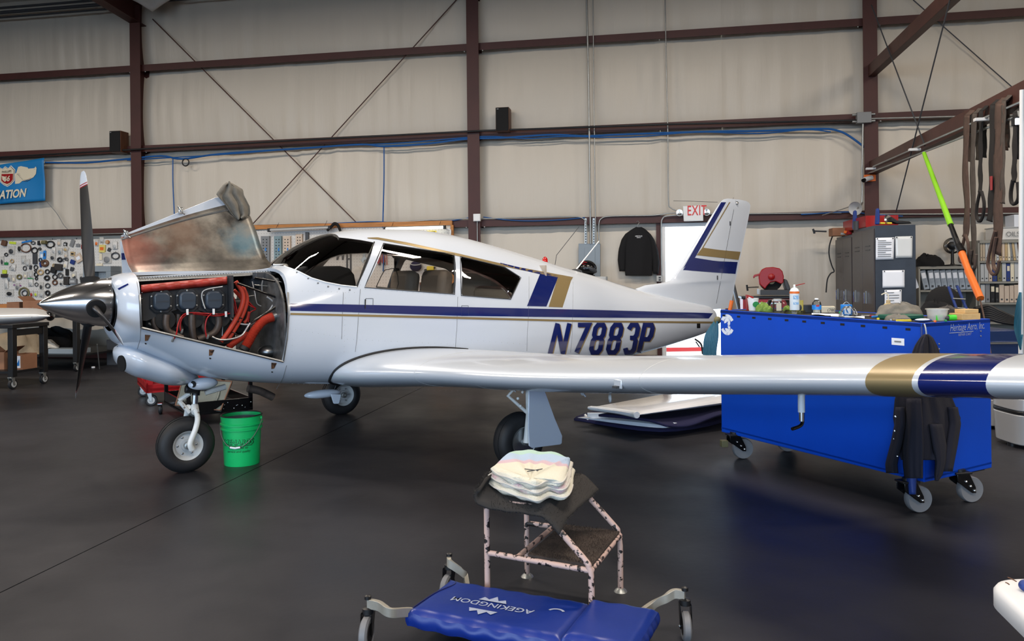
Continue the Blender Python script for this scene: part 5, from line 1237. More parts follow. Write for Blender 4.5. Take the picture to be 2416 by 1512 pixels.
for cx, cy, w, h, dd, m, rz, lab, d in ((80, 190, 90, 90, .05, 'brown', .3, None, 'dark brown rubber boot'), (740, 187, 38, 75, .04, 'rubber', 0, None, 'black wedge block'), (665, 485, 78, 180, .03, 'dark_grey', 0, None, 'tall dark grille plate'), (795, 430, 75, 140, .012, 'card_blue', 0, 'paper', 'pale blue carded part'), (850, 410, 50, 140, .015, 'bright_blue', .05, 'dark_grey', 'blue carded part'), (1242, 212, 60, 65, .02, 'rubber', .15, 'light_grey', 'black square gasket'), (1375, 190, 70, 120, .02, 'mid_grey', .4, None, 'grey metal bracket'), (1482, 230, 70, 50, .02, 'mid_grey', .05, None, 'small grey plate'),
        (1565, 258, 42, 70, .012, 'red_paint', 0, None, 'red tag card'), (1495, 475, 120, 140, .03, 'gusset_pink', -.5, 'paper', 'beige padded envelope'), (1382, 392, 80, 70, .02, 'tan', .1, 'rubber', 'tan and black card'), (1380, 548, 80, 70, .03, 'bright_navy', .4, None, 'blue plastic cap'), (120, 580, 75, 45, .012, 'green_tag', .05, None, 'green tag card'), (88, 735, 75, 65, .03, 'lime_tag', .05, None, 'lime green tag card'), (1115, 648, 140, 110, .05, 'bag_dark', .1, None, 'large dark leather pouch'), (1020, 705, 100, 100, .05, 'rubber', .3, None, 'black rubber elbow'), (1275, 745, 50, 110, .03, 'rubber', 0, None, 'black rubber mount'),
        (1268, 905, 90, 140, .06, 'bag_dark', 0, None, 'dark cylindrical boot'), (1392, 915, 130, 90, .05, 'mid_grey', 0, 'light_grey', 'grey tin box'), (1945, 295, 110, 130, .03, 'yellow_note', .05, 'orange', 'yellow note card'), (1370, 685, 60, 70, .03, 'dark_grey', .3, None, 'dark grey clamp'), (580, 650, 35, 70, .03, 'dark_grey', .2, None, 'dark clip'), (770, 600, 32, 85, .02, 'bright_navy', -.2, None, 'dark blue strap'), (1412, 832, 50, 40, .03, 'dark_grey', 0, None, 'small dark coupling'), (575, 862, 120, 18, .012, 'green_tag', .12, None, 'green plastic strip'), (510, 160, 190, 26, .02, 'bright_blue', -.15, None, 'blue hose piece'), (330, 990, 150, 18, .012, 'purple', .1, None, 'purple strip'), (240, 185, 130, 40, .01, 'lime_tag', .1, None, 'yellow green strip'), (2075, 315, 55, 60, .02, 'dark_grey', .5, None, 'small grey fitting'), (1915, 450, 50, 110, .01, 'cream', 0, None, 'cream strip card'), (1890, 600, 110, 40, .02, 'cream', 0, None, 'cream folded wrapper'), (90, 810, 130, 60, .04, 'bag_dark', 0, None, 'dark bundle under the lime tag')):
    hang('block', cx, cy, d, 'part', blkf(w*.00108, h*.00108, dd, m, rz, lab))
hang('cyl', 835, 175, 'olive filter canister', 'part', lambda x, y, par: (MB().lathe([(.03, -.05), (.035, 0), (.035, .04), (.03, .05)], WX(x, y, .28), EV, 16).build('can_body', 'olive', par), MB().torus(WX(x-5, y, .28), .032, .006, EV).build('can_rim', 'cream', par)))
hang('cyl', 2055, 170, 'orange brown gasket roll', 'part', lambda x, y, par: (MB().lathe([(.02, 0), (.034, 0), (.034, .03), (.02, .03)], WX(x, y, .235), -NIN, 18).build('roll_body', 'orange_brown', par), MB().lathe([(.002, .03), (.02, .031)], WX(x, y, .235), -NIN, 14, False).build('roll_core', 'tan', par)))
seen = {}
for kind, cx, cy, d, cat, fn in sorted(ITEMS, key=lambda q: q[1]):
    n = seen.setdefault(d, []); n.append(cx)
tot = {k: len(v) for k, v in seen.items()}; done = {}
for kind, cx, cy, d, cat, fn in sorted(ITEMS, key=lambda q: q[1]):
    x, y = cx/8.053, 550+cy/8.053; done[d] = done.get(d, 0)+1
    lab = d+' hung on the parts pegboard' if tot[d] == 1 else '%s, %s of %d from the left, parts pegboard' % (d, ORD[done[d]-1], tot[d])
    if tot[d] > 1: lab += ', '+rowof(cy)+' row'
    p_ = WX(x, y, .245); t_ = thing({'ring': 'hung_ring', 'bag': 'parts_bag', 'block': 'hung_part', 'cyl': 'hung_roll'}[kind], lab, cat, p_, WROT, 'small parts hung on the pegboard'); fn(x, y, t_)
# grey bin below the board's right end
t_ = thing('parts_bin', 'grey steel drawer bin mounted under the right end of the parts pegboard', 'bin', WX(252, 650, .3), WROT)
wpoly(wrect(222, 628, 286, 641), .24, .28, 'bin_top', 'panel_grey', t_, .004); wpoly(wrect(275, 641, 286, 690), .24, .28, 'bin_side', 'panel_grey', t_, .003); wpoly(wrect(222, 641, 232, 690), .24, .28, 'bin_side', 'panel_grey', t_, .003)
wpoly(wrect(222, 688, 286, 700), .24, .28, 'bin_base', 'panel_grey', t_, .003)
for x, m, lb in ((236, 'olive', 'olive'), (243, 'red_hose', 'orange capped'), (262, 'light_grey', 'pale grey')):
    tag(MB().lathe([(.03, 0), (.03, .10), (.012, .14), (.012, .17)], WX(x, 687, .4), UP, 14).build('spray_bottle', m), '%s small bottle standing in the grey bin under the pegboard' % lb, 'bottle')

def caster(mb_par, p, r, d, m='rubber', fork='chrome', name='caster', par=None, h=None):
    """swivel caster: p on the floor below the wheel centre, d rolling direction"""
    d = Vector(d).normalized(); ax = Vector((-d.y, d.x, 0)); c = Vector((p[0], p[1], r)); h = h or r*2.5
    w = MB().lathe([(r*.45, -r*.24), (r*.9, -r*.30), (r, -r*.2), (r, r*.2), (r*.9, r*.30), (r*.45, r*.24)], c, ax, 24).build(name, m, par)
    MB().lathe([(r*.12, -r*.34), (r*.62, -r*.32), (r*.62, r*.32), (r*.12, r*.34)], c, ax, 20).build('hub', 'light_grey', w)
    f = MB()
    for q in (1, -1): f.prism([c+ax*q*r*.36+d*r*.22-UP*r*.2, c+ax*q*r*.36-d*r*.22-UP*r*.2, c+ax*q*r*.36-d*r*.75+UP*(h-r), c+ax*q*r*.36+d*r*.1+UP*(h-r)], ax*q*r*.07)
    f.box(c-d*r*.33+UP*(h-r-.006), (r*1.0, r*.9, .012), math.atan2(d.y, d.x)); f.tube([c-ax*r*.46, c+ax*r*.46], r*.1, 8)
    f.build('fork', fork, w, bevel=.002); return w
# benches with black steel legs
def bench(name, label, s0, s1, t0, t1, zt, legs, shelf):
    b = thing(name, label, 'bench', WP((s0+s1)/2, (t0+t1)/2, 0), WROT)
    MB().box(WP((s0+s1)/2, (t0+t1)/2, zt-.025), (s1-s0, t1-t0, .05), WROT).build('bench_top', 'black', b, bevel=.004)
    MB().box(WP((s0+s1)/2, (t0+t1)/2, shelf), (s1-s0-.04, t1-t0-.04, .03), WROT).build('lower_shelf', 'black', b)
    for s in (s0+.05, s1-.05):
        for t in (t0+.05, t1-.05):
            MB().box(WP(s, t, (zt-.05+legs)/2), (.075, .075, zt-.05-legs), WROT).build('leg', 'black', b, bevel=.004); caster(None, WP(s, t, 0), legs*.42, NIN, 'rubber', 'galv', 'caster', b, legs)
    for s in (s0+.05, s1-.05): MB().box(WP(s, (t0+t1)/2, zt-.11), (.05, t1-t0-.1, .08), WROT).build('apron_rail', 'black', b)
    return b
bench('rolling_bench', 'black rolling bench nearest the spinner at the left edge', -8.4, -5.85, 3.3, 3.93, .84, .16, .22)
bench('back_bench', 'black rolling bench below the parts pegboard', -9.6, -6.42, .45, 2.08, .88, .14, .24)
def box_open(name, label, c, w, d, h, m='cardboard', rz=0.0, flaps=True):
    t_ = thing(name, label, 'box', c, WROT+rz); R = Matrix.Rotation(WROT+rz, 3, 'Z'); c = Vector(c)
    for dx, dy, sx, sy in ((w/2, 0, .006, d), (-w/2, 0, .006, d), (0, d/2, w, .006), (0, -d/2, w, .006)): MB().box(c+R@Vector((dx, dy, h/2)), (sx, sy, h), R=R).build('side_panel', m, t_)
    MB().box(c+UP*.004, (w, d, .006), R=R).build('base_panel', m, t_)
    if flaps:
        for q in (1, -1): MB().box(c+R@Vector((q*(w/2+.05), 0, h+.03)), (.13, d, .005), R=R@Matrix.Rotation(-q*.6, 3, 'Y')).build('flap', m, t_)
    return t_
def at_s(px, py, t): return WX(px, py, t)
def on_bench(px, t, z): p_ = WX(px, 700, t); p_.z = z; return p_
box_open('cardboard_box', 'closed looking cardboard box on the back bench left of the spinner tip', on_bench(43, 1.2, .88), .24, .22, .17, flaps=False)
box_open('cardboard_box', 'larger open cardboard box on the back bench just behind the spinner tip', on_bench(92, 1.3, .88), .36, .28, .20)
box_open('cardboard_box', 'flat orange cardboard tray on the back bench at the left', on_bench(20, .8, .88), .5, .3, .12, 'orange_brown', flaps=False)
tag(MB().lathe([(.10, 0), (.10, .16)], on_bench(138, .6, .88), UP, 24).build('steel_tin', 'chrome'), 'shiny steel tin on the back bench above the spinner', 'tin')
# things on the lower shelves
def sack(name, label, c, r, m, cat, seed):
    mb = MB(); c = Vector(c); n, k = 34, 18
    def fn(u, v):
        th = 2*PI*u; ph = PI*(v*.62-.12); cp = math.cos(ph) if ph > 0 else 1-(-ph)*.15
        q = Vector((math.cos(th)*cp*r[0], math.sin(th)*cp*r[1], max(0, math.sin(ph))*r[2]*2))
        k_ = 1+.30*noise.noise(Vector((math.cos(th)*1.6+seed, math.sin(th)*1.6, v*2.2)))+.12*noise.noise(Vector((math.cos(th)*5+seed, math.sin(th)*5, v*6)))
        return c+Vector((q.x*k_, q.y*k_, q.z*k_))
    mb.grid(fn, n, k, True); return tag(mb.build(name, m, ang=80), label, cat)
sack('burlap_bundle', 'beige burlap bundle lying under the benches at the left edge', on_bench(48, 2.0, .26)-EV*.1, (.42, .25, .17), 'burlap', 'cloth', 2)
sack('dark_tarp', 'dark crumpled tarp under the back bench behind the nearer table leg', on_bench(120, 1.2, .26), (.45, .4, .16), 'black_cloth', 'tarp', 5)
sack('white_rags', 'heap of white rags on the grey tray under the back bench', on_bench(100, 1.7, .33)+EV*.05, (.20, .16, .06), 'white_cloth', 'rag', 8)
tag(ob(MB(), on_bench(112, 1.9, 0), EV, .52, NIN, .3, .255, .33).build('steel_tray', 'panel_grey', bevel=.004), 'grey steel tray on the lower shelf of the back bench', 'tray')
tag(ob(MB(), on_bench(36, 1.0, 0), EV, .9, NIN, .4, .256, .30).build('blue_tarp', 'bright_navy', bevel=.01), 'folded blue tarp deep under the back bench', 'tarp')
def fbox(px, name, label, w, h, m, off, t=3.62, lab=None):
    p_ = on_bench(px, t, .236); b = box_open(name, label, p_, w, .24, h, m, 0, lab is None)
    if lab: 
        MB().box(p_-NIN*.124+UP*h*.5+EV*w*.1, (w*.4, .002, h*.8), WROT).build('printed_label', 'paper', b); MB().prism([p_-NIN*.127+EV*(w*.1+dx)+UP*(h*.5+dz) for dx, dz in ((-.03, -.05), (.02, -.05), (.02, .04))], -NIN*.001).build('print_mark', 'bright_blue', b)
    else: MB().box(p_-NIN*.124+UP*h*.6-EV*w*.3, (w*.25, .002, h*.3), WROT).build('printed_label', 'paper', b)
fbox(10, 'cardboard_box', 'cardboard box with a white label on the rolling bench shelf, left edge', .2, .23, 'cardboard', 0); fbox(56, 'cardboard_box', 'cardboard box with a blue printed panel on the rolling bench shelf', .17, .2, 'cardboard', 0, 3.6, 1)
tag(MB().tube([FL(235, 872)+UP*.01, FL(229, 812, .42)], .008, 8).build('metal_rod', 'galv'), 'thin metal rod leaning behind the lower propeller blade', 'rod')
gb = on_bench(250, 1.2, 0); tag(ob(MB(), gb, EV, .7, NIN, .4, .0, .42).build('steel_chest', 'dark_grey', bevel=.006), 'low dark steel chest against the wall behind the nose', 'chest')
# neighbouring airplane: only its left wing tip reaches into the frame
ow = thing('airplane_wing', 'silver wing tip of a second airplane entering at the left edge', 'airplane', PD(-30, 900, 8.2)*1.0, 0)
wa, wb = PD(-150, 757, 8.05), PD(118, 746, 8.55); wd_ = (wb-wa).normalized(); wch = Vector((-wd_.y, wd_.x, 0)).normalized()
mb = MB(); vs = []; N_ = 16
for i in range(N_):
    u = i/(N_-1); sc = 1 if u < .82 else math.sqrt(max(.02, 1-((u-.82)/.185)**2)); c0 = wa.lerp(wb, u); ch = (1.45-.3*u)*(1-.15*(1-sc)); pr = naca(.165*(1-.25*u)*sc, 18, .02); n_ = len(pr)
    vs += [c0+wch*x*ch+UP*(y*ch-x*ch*.04) for x, y in pr]
mb.v = vs; mb.f = [(i*n_+j, i*n_+(j+1) % n_, (i+1)*n_+(j+1) % n_, (i+1)*n_+j) for i in range(N_-1) for j in range(n_)]+[tuple(range(n_)), tuple(range((N_-1)*n_, N_*n_))]; mb.m = [0]*len(mb.f)
mb.build('wing_panel', 'silver_paint', ow, ang=60)
MB().sphere(wb+wd_*.0+wch*.22, (.05, .20, .06), 16, 10, Matrix.Rotation(math.atan2(wd_.y, wd_.x), 3, 'Z')).build('tip_light', 'black_gloss', ow)
MB().tube([wb+wd_*.03+wch*.1+UP*.02, wb+wd_*.07+wch*.16+UP*.03], .008, 6).build('light_guard', 'chrome', ow)
MB().tube([wa.lerp(wb, .83)+wch*x+UP*z for x, z in ((.5, .085), (.2, .07), (.03, .03), (0, 0), (.03, -.03), (.2, -.055), (.5, -.07))], .003, 5).build('panel_seam', 'mid_grey', ow)
MB().tube([wa.lerp(wb, .3)+wch*.6, Vector((wa.lerp(wb, .3)+wch*.6).xy.to_3d())], .03, 10).build('support_strut', 'mid_grey', ow)

# red service cart behind the nose
rc0 = FL(345, 960); r1 = Vector((.86, .51, 0)).normalized(); r2 = Vector((-r1.y, r1.x, 0))
rc = thing('service_cart', 'red steel service cart on casters behind the nose scoop', 'cart', rc0, 0)
ob(MB(), rc0, r1, .70, r2, .95, .17, .20).build('lower_shelf', 'red_paint', rc)
for a in (0, .66):
    for b in (0, .91):
        o_ = rc0+r1*a+r2*b; ob(MB(), o_, r1, .04 if a else .075, r2, .04, .15, .86).build('corner_post', 'red_paint', rc, bevel=.004)
for b in (0, .93): ob(MB(), rc0+r2*b, r1, .70, r2, .02, .15, .24).build('rim_rail', 'red_paint', rc)
for a in (0, .68): ob(MB(), rc0+r1*a, r1, .02, r2, .95, .15, .26).build('rim_rail', 'red_paint', rc)
ob(MB(), rc0+r2*.05, r1, .70, r2, .02, .24, .60).build('front_panel', 'red_paint', rc)
for b in (.22, .5, .78): ob(MB(), rc0+r2*b, r1, .02, r2, .05, .2, .86).build('side_bar', 'red_paint', rc)
ob(MB(), rc0, r1, .70, r2, .95, .80, .86).build('top_tray', 'red_paint', rc)
for a, b in ((.06, .06), (.64, .06), (.06, .89), (.64, .89)): caster(None, rc0+r1*a+r2*b, .062, (r1-r2*.3), 'rubber', 'galv', 'caster', rc, .16)
# black trolley holding a grey pan
k0 = Vector((-3.10, 7.49, 0)); k1 = Vector((.818, .575, 0)).normalized(); k2 = Vector((-k1.y, k1.x, 0))
bt = thing('parts_trolley', 'black steel trolley with riveted sides behind the nose wheel', 'cart', k0, 0)
for o_, d, l in ((k0, k1, .62), (k0+k2*1.0, k1, .62), (k0, k2, 1.02), (k0+k1*.6, k2, 1.02)): ob(MB(), o_, d, l, (k2 if d is k1 else k1), .02, .10, .225).build('side_rail', 'black_gloss', bt, bevel=.003)
ob(MB(), k0, k1, .62, k2, 1.02, .115, .13).build('tray_floor', 'black', bt)
for a in (0, .585):
    for b in (0, .985): ob(MB(), k0+k1*a+k2*b, k1, .035, k2, .035, .10, .74).build('corner_post', 'black_gloss', bt, bevel=.002)
for i in range(9): MB().sphere(k0+k1*(.3+random.random()*.25)-k2*.001+UP*(.13+random.random()*.08), .006, 8, 6).build('rivet', 'chrome', bt)
for a, b in ((.02, .12), (.6, .12), (.02, .9), (.6, .9)): MB().sphere(k0+k1*a-k2*.003+UP*b*.2, .007, 8, 6).build('bolt', 'chrome', bt)
for a, b in ((.05, .05), (.57, .05), (.05, .95), (.57, .95)): caster(None, k0+k1*a+k2*b-k1*.1*(1 if a < .1 and b > .5 else 0), .05, (k1*.4+k2), 'rubber', 'chrome', 'caster', bt, .115)
for a in (.0, .62): ob(MB(), k0+k1*a, k1, .03, k2, 1.02, .70, .74).build('top_rail', 'black_gloss', bt)
gp = thing('grey_pan', 'grey steel pan with a worn red rim tilted in the black trolley', 'pan', k0+k1*.2+k2*.1+UP*.14, 0)
q = [PD(x, y, Y) for x, y, Y in ((414, 956, 7.75), (520, 968, 7.62), (547, 900, 7.9), (432, 893, 8.05))]; nn = (q[1]-q[0]).cross(q[3]-q[0]).normalized()
if nn.y > 0: nn = -nn
MB().prism(q, -nn*.02).build('pan_base', 'pan_grey', gp)
for i in range(4): MB().tube([q[i], q[(i+1) % 4]], .007, 8).build('pan_rim', 'brown', gp)
ctr = sum(q, Vector())/4; MB().tube(smooth_path([ctr+(p_-ctr)*.62+nn*.006 for p_ in (q[0], q[1], q[2])]), .012, 8).build('pan_groove', 'pan_grey', gp)
# ================================================================ right side of the shop
# tall lockers standing against the frame line
def locker(name, label, t0, t1, h, doors, sx=5.02, w=.47):
    lk = thing(name, label, 'locker', WP(sx+w/2, (t0+t1)/2, 0), WROT)
    MB().box(WP(sx+w/2, (t0+t1)/2, h/2), (w, t1-t0, h), WROT).build('carcass', 'locker_dark', lk, bevel=.004)
    n = doors; dw = (t1-t0)/n
    for i in range(n):
        d_ = MB().box(WP(sx-.011, t0+dw*(i+.5), h/2+.03), (.018, dw-.01, h-.14), WROT).build('locker_door', 'locker_brown', lk, bevel=.003)
        MB().tube([WP(sx-.045, t0+dw*(i+.5)-.1, 1.0), WP(sx-.045, t0+dw*(i+.5)-.1, 1.14)], .009, 8).build('handle', 'chrome', d_); MB().box(WP(sx-.024, t0+dw*(i+.5)-.1, 1.08), (.01, .04, .16), WROT).build('handle_plate', 'galv', d_)
        for zz in (h-.25, h-.3): MB().box(WP(sx-.022, t0+dw*(i+.5), zz), (.006, dw*.4, .012), WROT).build('louvre', 'black', d_)
    return lk
l1 = locker('locker', 'tall dark steel locker nearest the camera with papers taped to its side', 1.25, 2.33, 1.985, 2)
locker('locker', 'tall dark locker standing behind the papered one', .22, 1.20, 1.93, 2)
SP = WP(5.2, 2.335, 0)
def SD(px, py):
    """sight line -> side panel of the papered locker (plane t = 2.335)"""
    return WX(px, py, 2.338)
def sheet(pix, name, label, m='paper', lines=0, m2=None):
    t_ = thing(name, label, 'paper', SD(*pix[3]), WROT); P = [SD(*p_) for p_ in pix]
    mb = MB(); mb.grid(lambda u, v: P[0].lerp(P[1], u).lerp(P[3].lerp(P[2], u), v)-NIN*-.0-NIN*(.002+.006*abs(noise.noise(Vector((u*4, v*4, pix[0][0]))))), 8, 8); mb.build('sheet', m, t_, ang=80, solid=.001)
    for i in range(lines):
        v = .12+i*.8/lines; a = P[0].lerp(P[3], v); b = P[1].lerp(P[2], v)
        MB().prism([a.lerp(b, .1)-NIN*.010, a.lerp(b, .85 if i % 3 else .55)-NIN*.010, a.lerp(b, .85 if i % 3 else .55)-NIN*.010-UP*.008, a.lerp(b, .1)-NIN*.010-UP*.008], -NIN*.0006).build('text_line', 'mid_grey', t_)
    for f in (.08, .92): MB().lathe([(.008, 0), (.006, .008)], P[0].lerp(P[1], f)-UP*.012-NIN*.008, -NIN, 10).build('magnet', 'black', t_)
    return t_
sheet([(2066, 561), (2110, 560), (2108, 612), (2066, 613)], 'paper_sheet', 'printed white sheet in a sleeve at the upper left of the locker side', lines=9)
sheet([(2112, 558), (2153, 557), (2152, 608), (2113, 609)], 'paper_sheet', 'crinkled clear sleeve at the upper right of the locker side', 'sleeve')
sheet([(2082, 638), (2134, 637), (2134, 678), (2082, 679)], 'paper_sheet', 'landscape white sheet in the middle of the locker side')
sheet([(2087, 684), (2127, 683), (2127, 730), (2087, 731)], 'paper_sheet', 'white form on a clipboard low on the locker side', lines=6)
# on top of the lockers
ztop = 1.99
def LT(px, t, z=1.985): p_ = WX(px, 530, t); p_.z = z; return p_
t_ = thing('red_crate', 'long red plastic crate on top of the lockers', 'crate', WP(5.2, 1.0, 1.985), WROT)
ob(MB(), WP(5.03, .6, 0), EV, .40, NIN*-1, 1.25, 1.99, 2.0).build('crate_base', 'red_plastic', t_)
for o_, d, l, d2 in ((WP(5.03, .6, 0), NIN*-1, 1.25, EV), (WP(5.41, .6, 0), NIN*-1, 1.25, EV), (WP(5.03, .6, 0), EV, .4, NIN*-1), (WP(5.03, 1.83, 0), EV, .4, NIN*-1)): ob(MB(), o_, d, l, d2, .015, 1.99, 2.14).build('crate_side', 'red_plastic', t_)
tag(ob(MB(), WP(4.86, -.0+.45, 0), EV, .34, NIN*-1, .26, 1.935, 2.05).build('cardboard_box', 'cardboard', bevel=.003), 'long cardboard box lying on the rear locker beside the red crate', 'box')
def blade_tool(px0, y0, px1, y1, label):
    t_ = thing('scraper', label, 'tool', WX(px0, y1, 2.2), WROT); wpoly([(px0-4, y0+1), (px0, y0-2), (px0+4, y0+1), (px0+5, y1), (px0-6, y1)], px1, .05, 'handle', 'tool_blue', t_, .01); wpoly([(px0-2, y0+6), (px0+2, y0+6), (px0+2, y1-8), (px0-2, y1-8)], px1+.05, .004, 'grip_rib', 'bright_navy', t_); return t_
blade_tool(2016, 498, 1.3, 541, 'blue upright tool handle in front of the red crate, left one'); blade_tool(2069, 493, 2.15, 530, 'blue upright tool handle behind the papered locker top, right one')
tag(MB().lathe([(.05, 0), (.05, .12), (.045, .122)], WX(2022, 543, 1.45), UP, 18).build('dark_tin', 'dark_grey'), 'dark tin standing at the front of the red crate', 'tin')
t_ = thing('orange_clamp', 'orange and red clamp lying on the locker edge under the blue handle', 'clamp', WX(2000, 554, .95), WROT); wpoly([(1992, 545), (2006, 546), (2009, 553), (1993, 554)], .9, .06, 'clamp_body', 'red_paint', t_, .006); wpoly([(1991, 544), (1998, 545), (1996, 551), (1990, 551)], .96, .03, 'clamp_pad', 'orange', t_, .004); wpoly([(1983, 549), (1993, 549), (1993, 554), (1983, 554)], .92, .03, 'clamp_bar', 'galv', t_, .003)
for x, m, lb in ((2079, 'yellow', 'left'), (2095, 'yellow', 'right')):
    tag(wpoly([(x-5, 525), (x+6, 525), (x+7, 529), (x-4, 529)], 2.2, .06, 'level_block', m, None, .004), 'small yellow block on the papered locker top, %s one' % lb, 'block')
t_ = thing('grinder', 'dark angle tool with a shiny guard lying on the papered locker top', 'tool', LT(2105, 2.1), WROT); MB().lathe([(.05, -.01), (.062, 0), (.05, .02)], WX(2095, 518, 2.1), (.4, -1, .2), 18).build('guard', 'chrome', t_); wpoly([(2098, 512), (2112, 521), (2140, 523), (2146, 528), (2110, 529), (2098, 524)], 2.05, .1, 'grinder_body', 'black', t_, .01)
t_ = thing('work_lamp', 'white reflector lamp clipped on the third column above the lockers', 'lamp', WX(2025, 505, .36), WROT); MB().lathe([(.02, 0), (.05, .03), (.10, .09), (.10, .10)], WX(2024, 491, .5), (-.6, -.6, -.1), 20, cap=False).build('reflector', 'light_grey', t_); MB().tube([WX(2024, 491, .5), WX(2035, 478, .34)], .012, 8).build('clip_arm', 'galv', t_)
tag(wtube([(1940, 508), (1985, 494), (2014, 484)], .40, .008, 'rod', 'galv', None, 6), 'thin metal rod leaning up to the reflector lamp', 'rod')
tag(wtube([(1968, 548), (1958, 575), (1956, 600), (1962, 625), (1968, 640), (1960, 645), (1952, 660), (1949, 690)], .35, .010, 'hose_piece', 'rubber', None, 8, 4), 'black hose hanging on the left side of the rear locker', 'hose')
t_ = thing('t_handle', 'black T shaped handle end sticking out beside the cardboard box', 'tool', WX(1920, 552, .5), WROT); MB().tube([WX(1921, 545, .5), WX(1950, 546, .5)], .012, 8).build('shaft', 'dark_grey', t_); MB().tube([WX(1918, 540, .5), WX(1922, 551, .5)], .016, 8).build('grip', 'black', t_)
# security camera and fixtures on the frame
t_ = thing('security_camera', 'small white security camera on an orange block on the third column', 'camera', WX(2045, 430, .4), WROT); MB().box(WX(2052, 420, .36), (.16, .03, .10), WROT).build('mount_block', 'orange', t_, bevel=.004); MB().tube([WX(2056, 419, .42), WX(2040, 424, .52)], .036, 14).build('camera_body', 'white_plastic', t_); MB().tube([WX(2041, 424, .51), WX(2037, 426, .54)], .03, 14).build('lens', 'black_gloss', t_)
t_ = thing('conduit_pair', 'pair of silver conduits clamped along the frame beam', 'conduit', PP(2250, 330, -.09), 0)
MB().tube([PP(2060, 393, -.09), PP(2416, 237, -.09), PP(2440, 226, -.09)], .012, 8).build('conduit_run', 'galv', t_); MB().tube([PP(2046, 410, -.07), PP(2416, 268, -.07), PP(2440, 259, -.07)], .012, 8).build('conduit_run', 'galv', t_)
for x, y, lb in ((2161, 353, 'middle'), (2057, 398, 'left'), (2320, 282, 'right')):
    t_ = thing('beam_clamp', 'pale angle clamp on the frame beam, %s of the three' % lb, 'clamp', PP(x, y+5, -.12), 0); p_ = PP(x, y, -.10)
    MB().box(p_, (.16, .06, .03), WROT).build('clamp_plate', 'white_plastic', t_, bevel=.003); MB().tube([p_+EV*.08, p_+EV*.14-UP*.02], .005, 6).build('clamp_bolt', 'galv', t_)
t_ = thing('flood_light', 'small flood lamp under the frame beam at the right edge', 'lamp', PP(2404, 300, -.1), 0); MB().box(PP(2405, 286, -.1), (.10, .08, .07), WROT).build('lamp_body', 'black', t_, bevel=.006); MB().box(PP(2407, 286, -.15), (.07, .02, .05), WROT).build('lamp_glass', 'flood_glow', t_); MB().tube([PP(2402, 262, -.1), PP(2405, 280, -.1)], .008, 6).build('bracket', 'galv', t_)
# straps thrown over the beam
def strap(name, pix, w, m, label, loop=None):
    """flat webbing hanging over the frame beam: pix = centre line, w = width in pixels"""
    t_ = thing(name, label, 'strap', PP(pix[-1][0], pix[-1][1], -.1), 0)
    def row(P, dw, nm, mm, ds):
        Q = [PP(x, y, ds) for x, y in P]; Q = smooth_path(Q, 5); vs = []
        wd2 = [(PP(P[0][0]+dw/2, P[0][1], ds)-PP(P[0][0]-dw/2, P[0][1], ds))]*len(Q)
        mb = MB(); mb.grid(lambda u, v: Q[min(len(Q)-1, int(round(v*(len(Q)-1))))]+wd2[0]*(u-.5)+EV*(-.004*math.sin(v*20+u*2)), 4, len(Q)); return mb.build(nm, mm, t_, ang=80, solid=.006, off=0)
    row(pix, w, 'webbing', m, -.10); 
    top = pix[0]; back = [(top[0]+6, top[1]+3), (top[0]+8, top[1]+40), (top[0]+8, top[1]+110)]
    row(back, w, 'webbing', m, .09); a, b = PP(*top, -.10), PP(back[0][0], back[0][1], .09)
    mb = MB(); wv = PP(top[0]+w/2, top[1], -.1)-PP(top[0]-w/2, top[1], -.1); pk = smooth_path([a, a+UP*.05+EV*.05, b+UP*.05-EV*.05, b], 4); mb.grid(lambda u, v: pk[int(round(v*(len(pk)-1)))]+wv*(u-.5), 4, len(pk)); mb.build('webbing_bend', m, t_, ang=80, solid=.006, off=0)
    if loop:
        for L_ in loop: MB().tube(smooth_path([PP(x, y, -.12) for x, y in L_], 5), .016, 6).build('eye_loop', m, t_)
    return t_
strap('lifting_strap', [(2282, 272), (2279, 330), (2278, 420), (2282, 500), (2279, 545), (2277, 560)], 13, 'strap_brown', 'brown webbing strap over the beam, leftmost of the row, its looped eye hanging low', [[(2277, 555), (2270, 585), (2264, 610), (2268, 618), (2280, 615), (2286, 600), (2284, 575), (2279, 555)]])
strap('lifting_strap', [(2300, 268), (2296, 330), (2295, 420), (2296, 500), (2297, 560), (2296, 625)], 11, 'strap_grey', 'narrow grey brown strap over the beam, second from the left', [[(2292, 590), (2288, 620), (2292, 636), (2300, 630), (2303, 600)]])
strap('lifting_strap', [(2315, 262), (2314, 330), (2313, 400), (2313, 455)], 9, 'strap_black', 'short dark strap over the beam ending in a small eye, third from the left', [[(2313, 450), (2306, 480), (2304, 510), (2311, 522), (2319, 510), (2322, 480), (2316, 452)]])
strap('lifting_strap', [(2343, 248), (2341, 330), (2340, 420), (2338, 480), (2335, 522)], 13, 'strap_black', 'black strap with a red patch over the beam, fourth from the left')
strap('lifting_strap', [(2360, 244), (2356, 330), (2355, 430), (2355, 520), (2352, 600)], 21, 'strap_brown', 'widest brown strap over the beam, hanging lowest with a big eye', [[(2348, 545), (2336, 590), (2331, 625), (2340, 645), (2352, 644), (2358, 615)], [(2350, 560), (2344, 600), (2345, 630), (2352, 640)]])
strap('lifting_strap', [(2369, 238), (2366, 330), (2365, 430), (2366, 480)], 10, 'strap_grey', 'grey strap lying over the widest strap')
strap('lifting_strap', [(2396, 266), (2395, 330), (2393, 400), (2392, 430)], 11, 'strap_black', 'rightmost dark strap below the beam with an open loop', [[(2390, 425), (2385, 455), (2387, 478), (2396, 480), (2403, 465), (2401, 430)]])
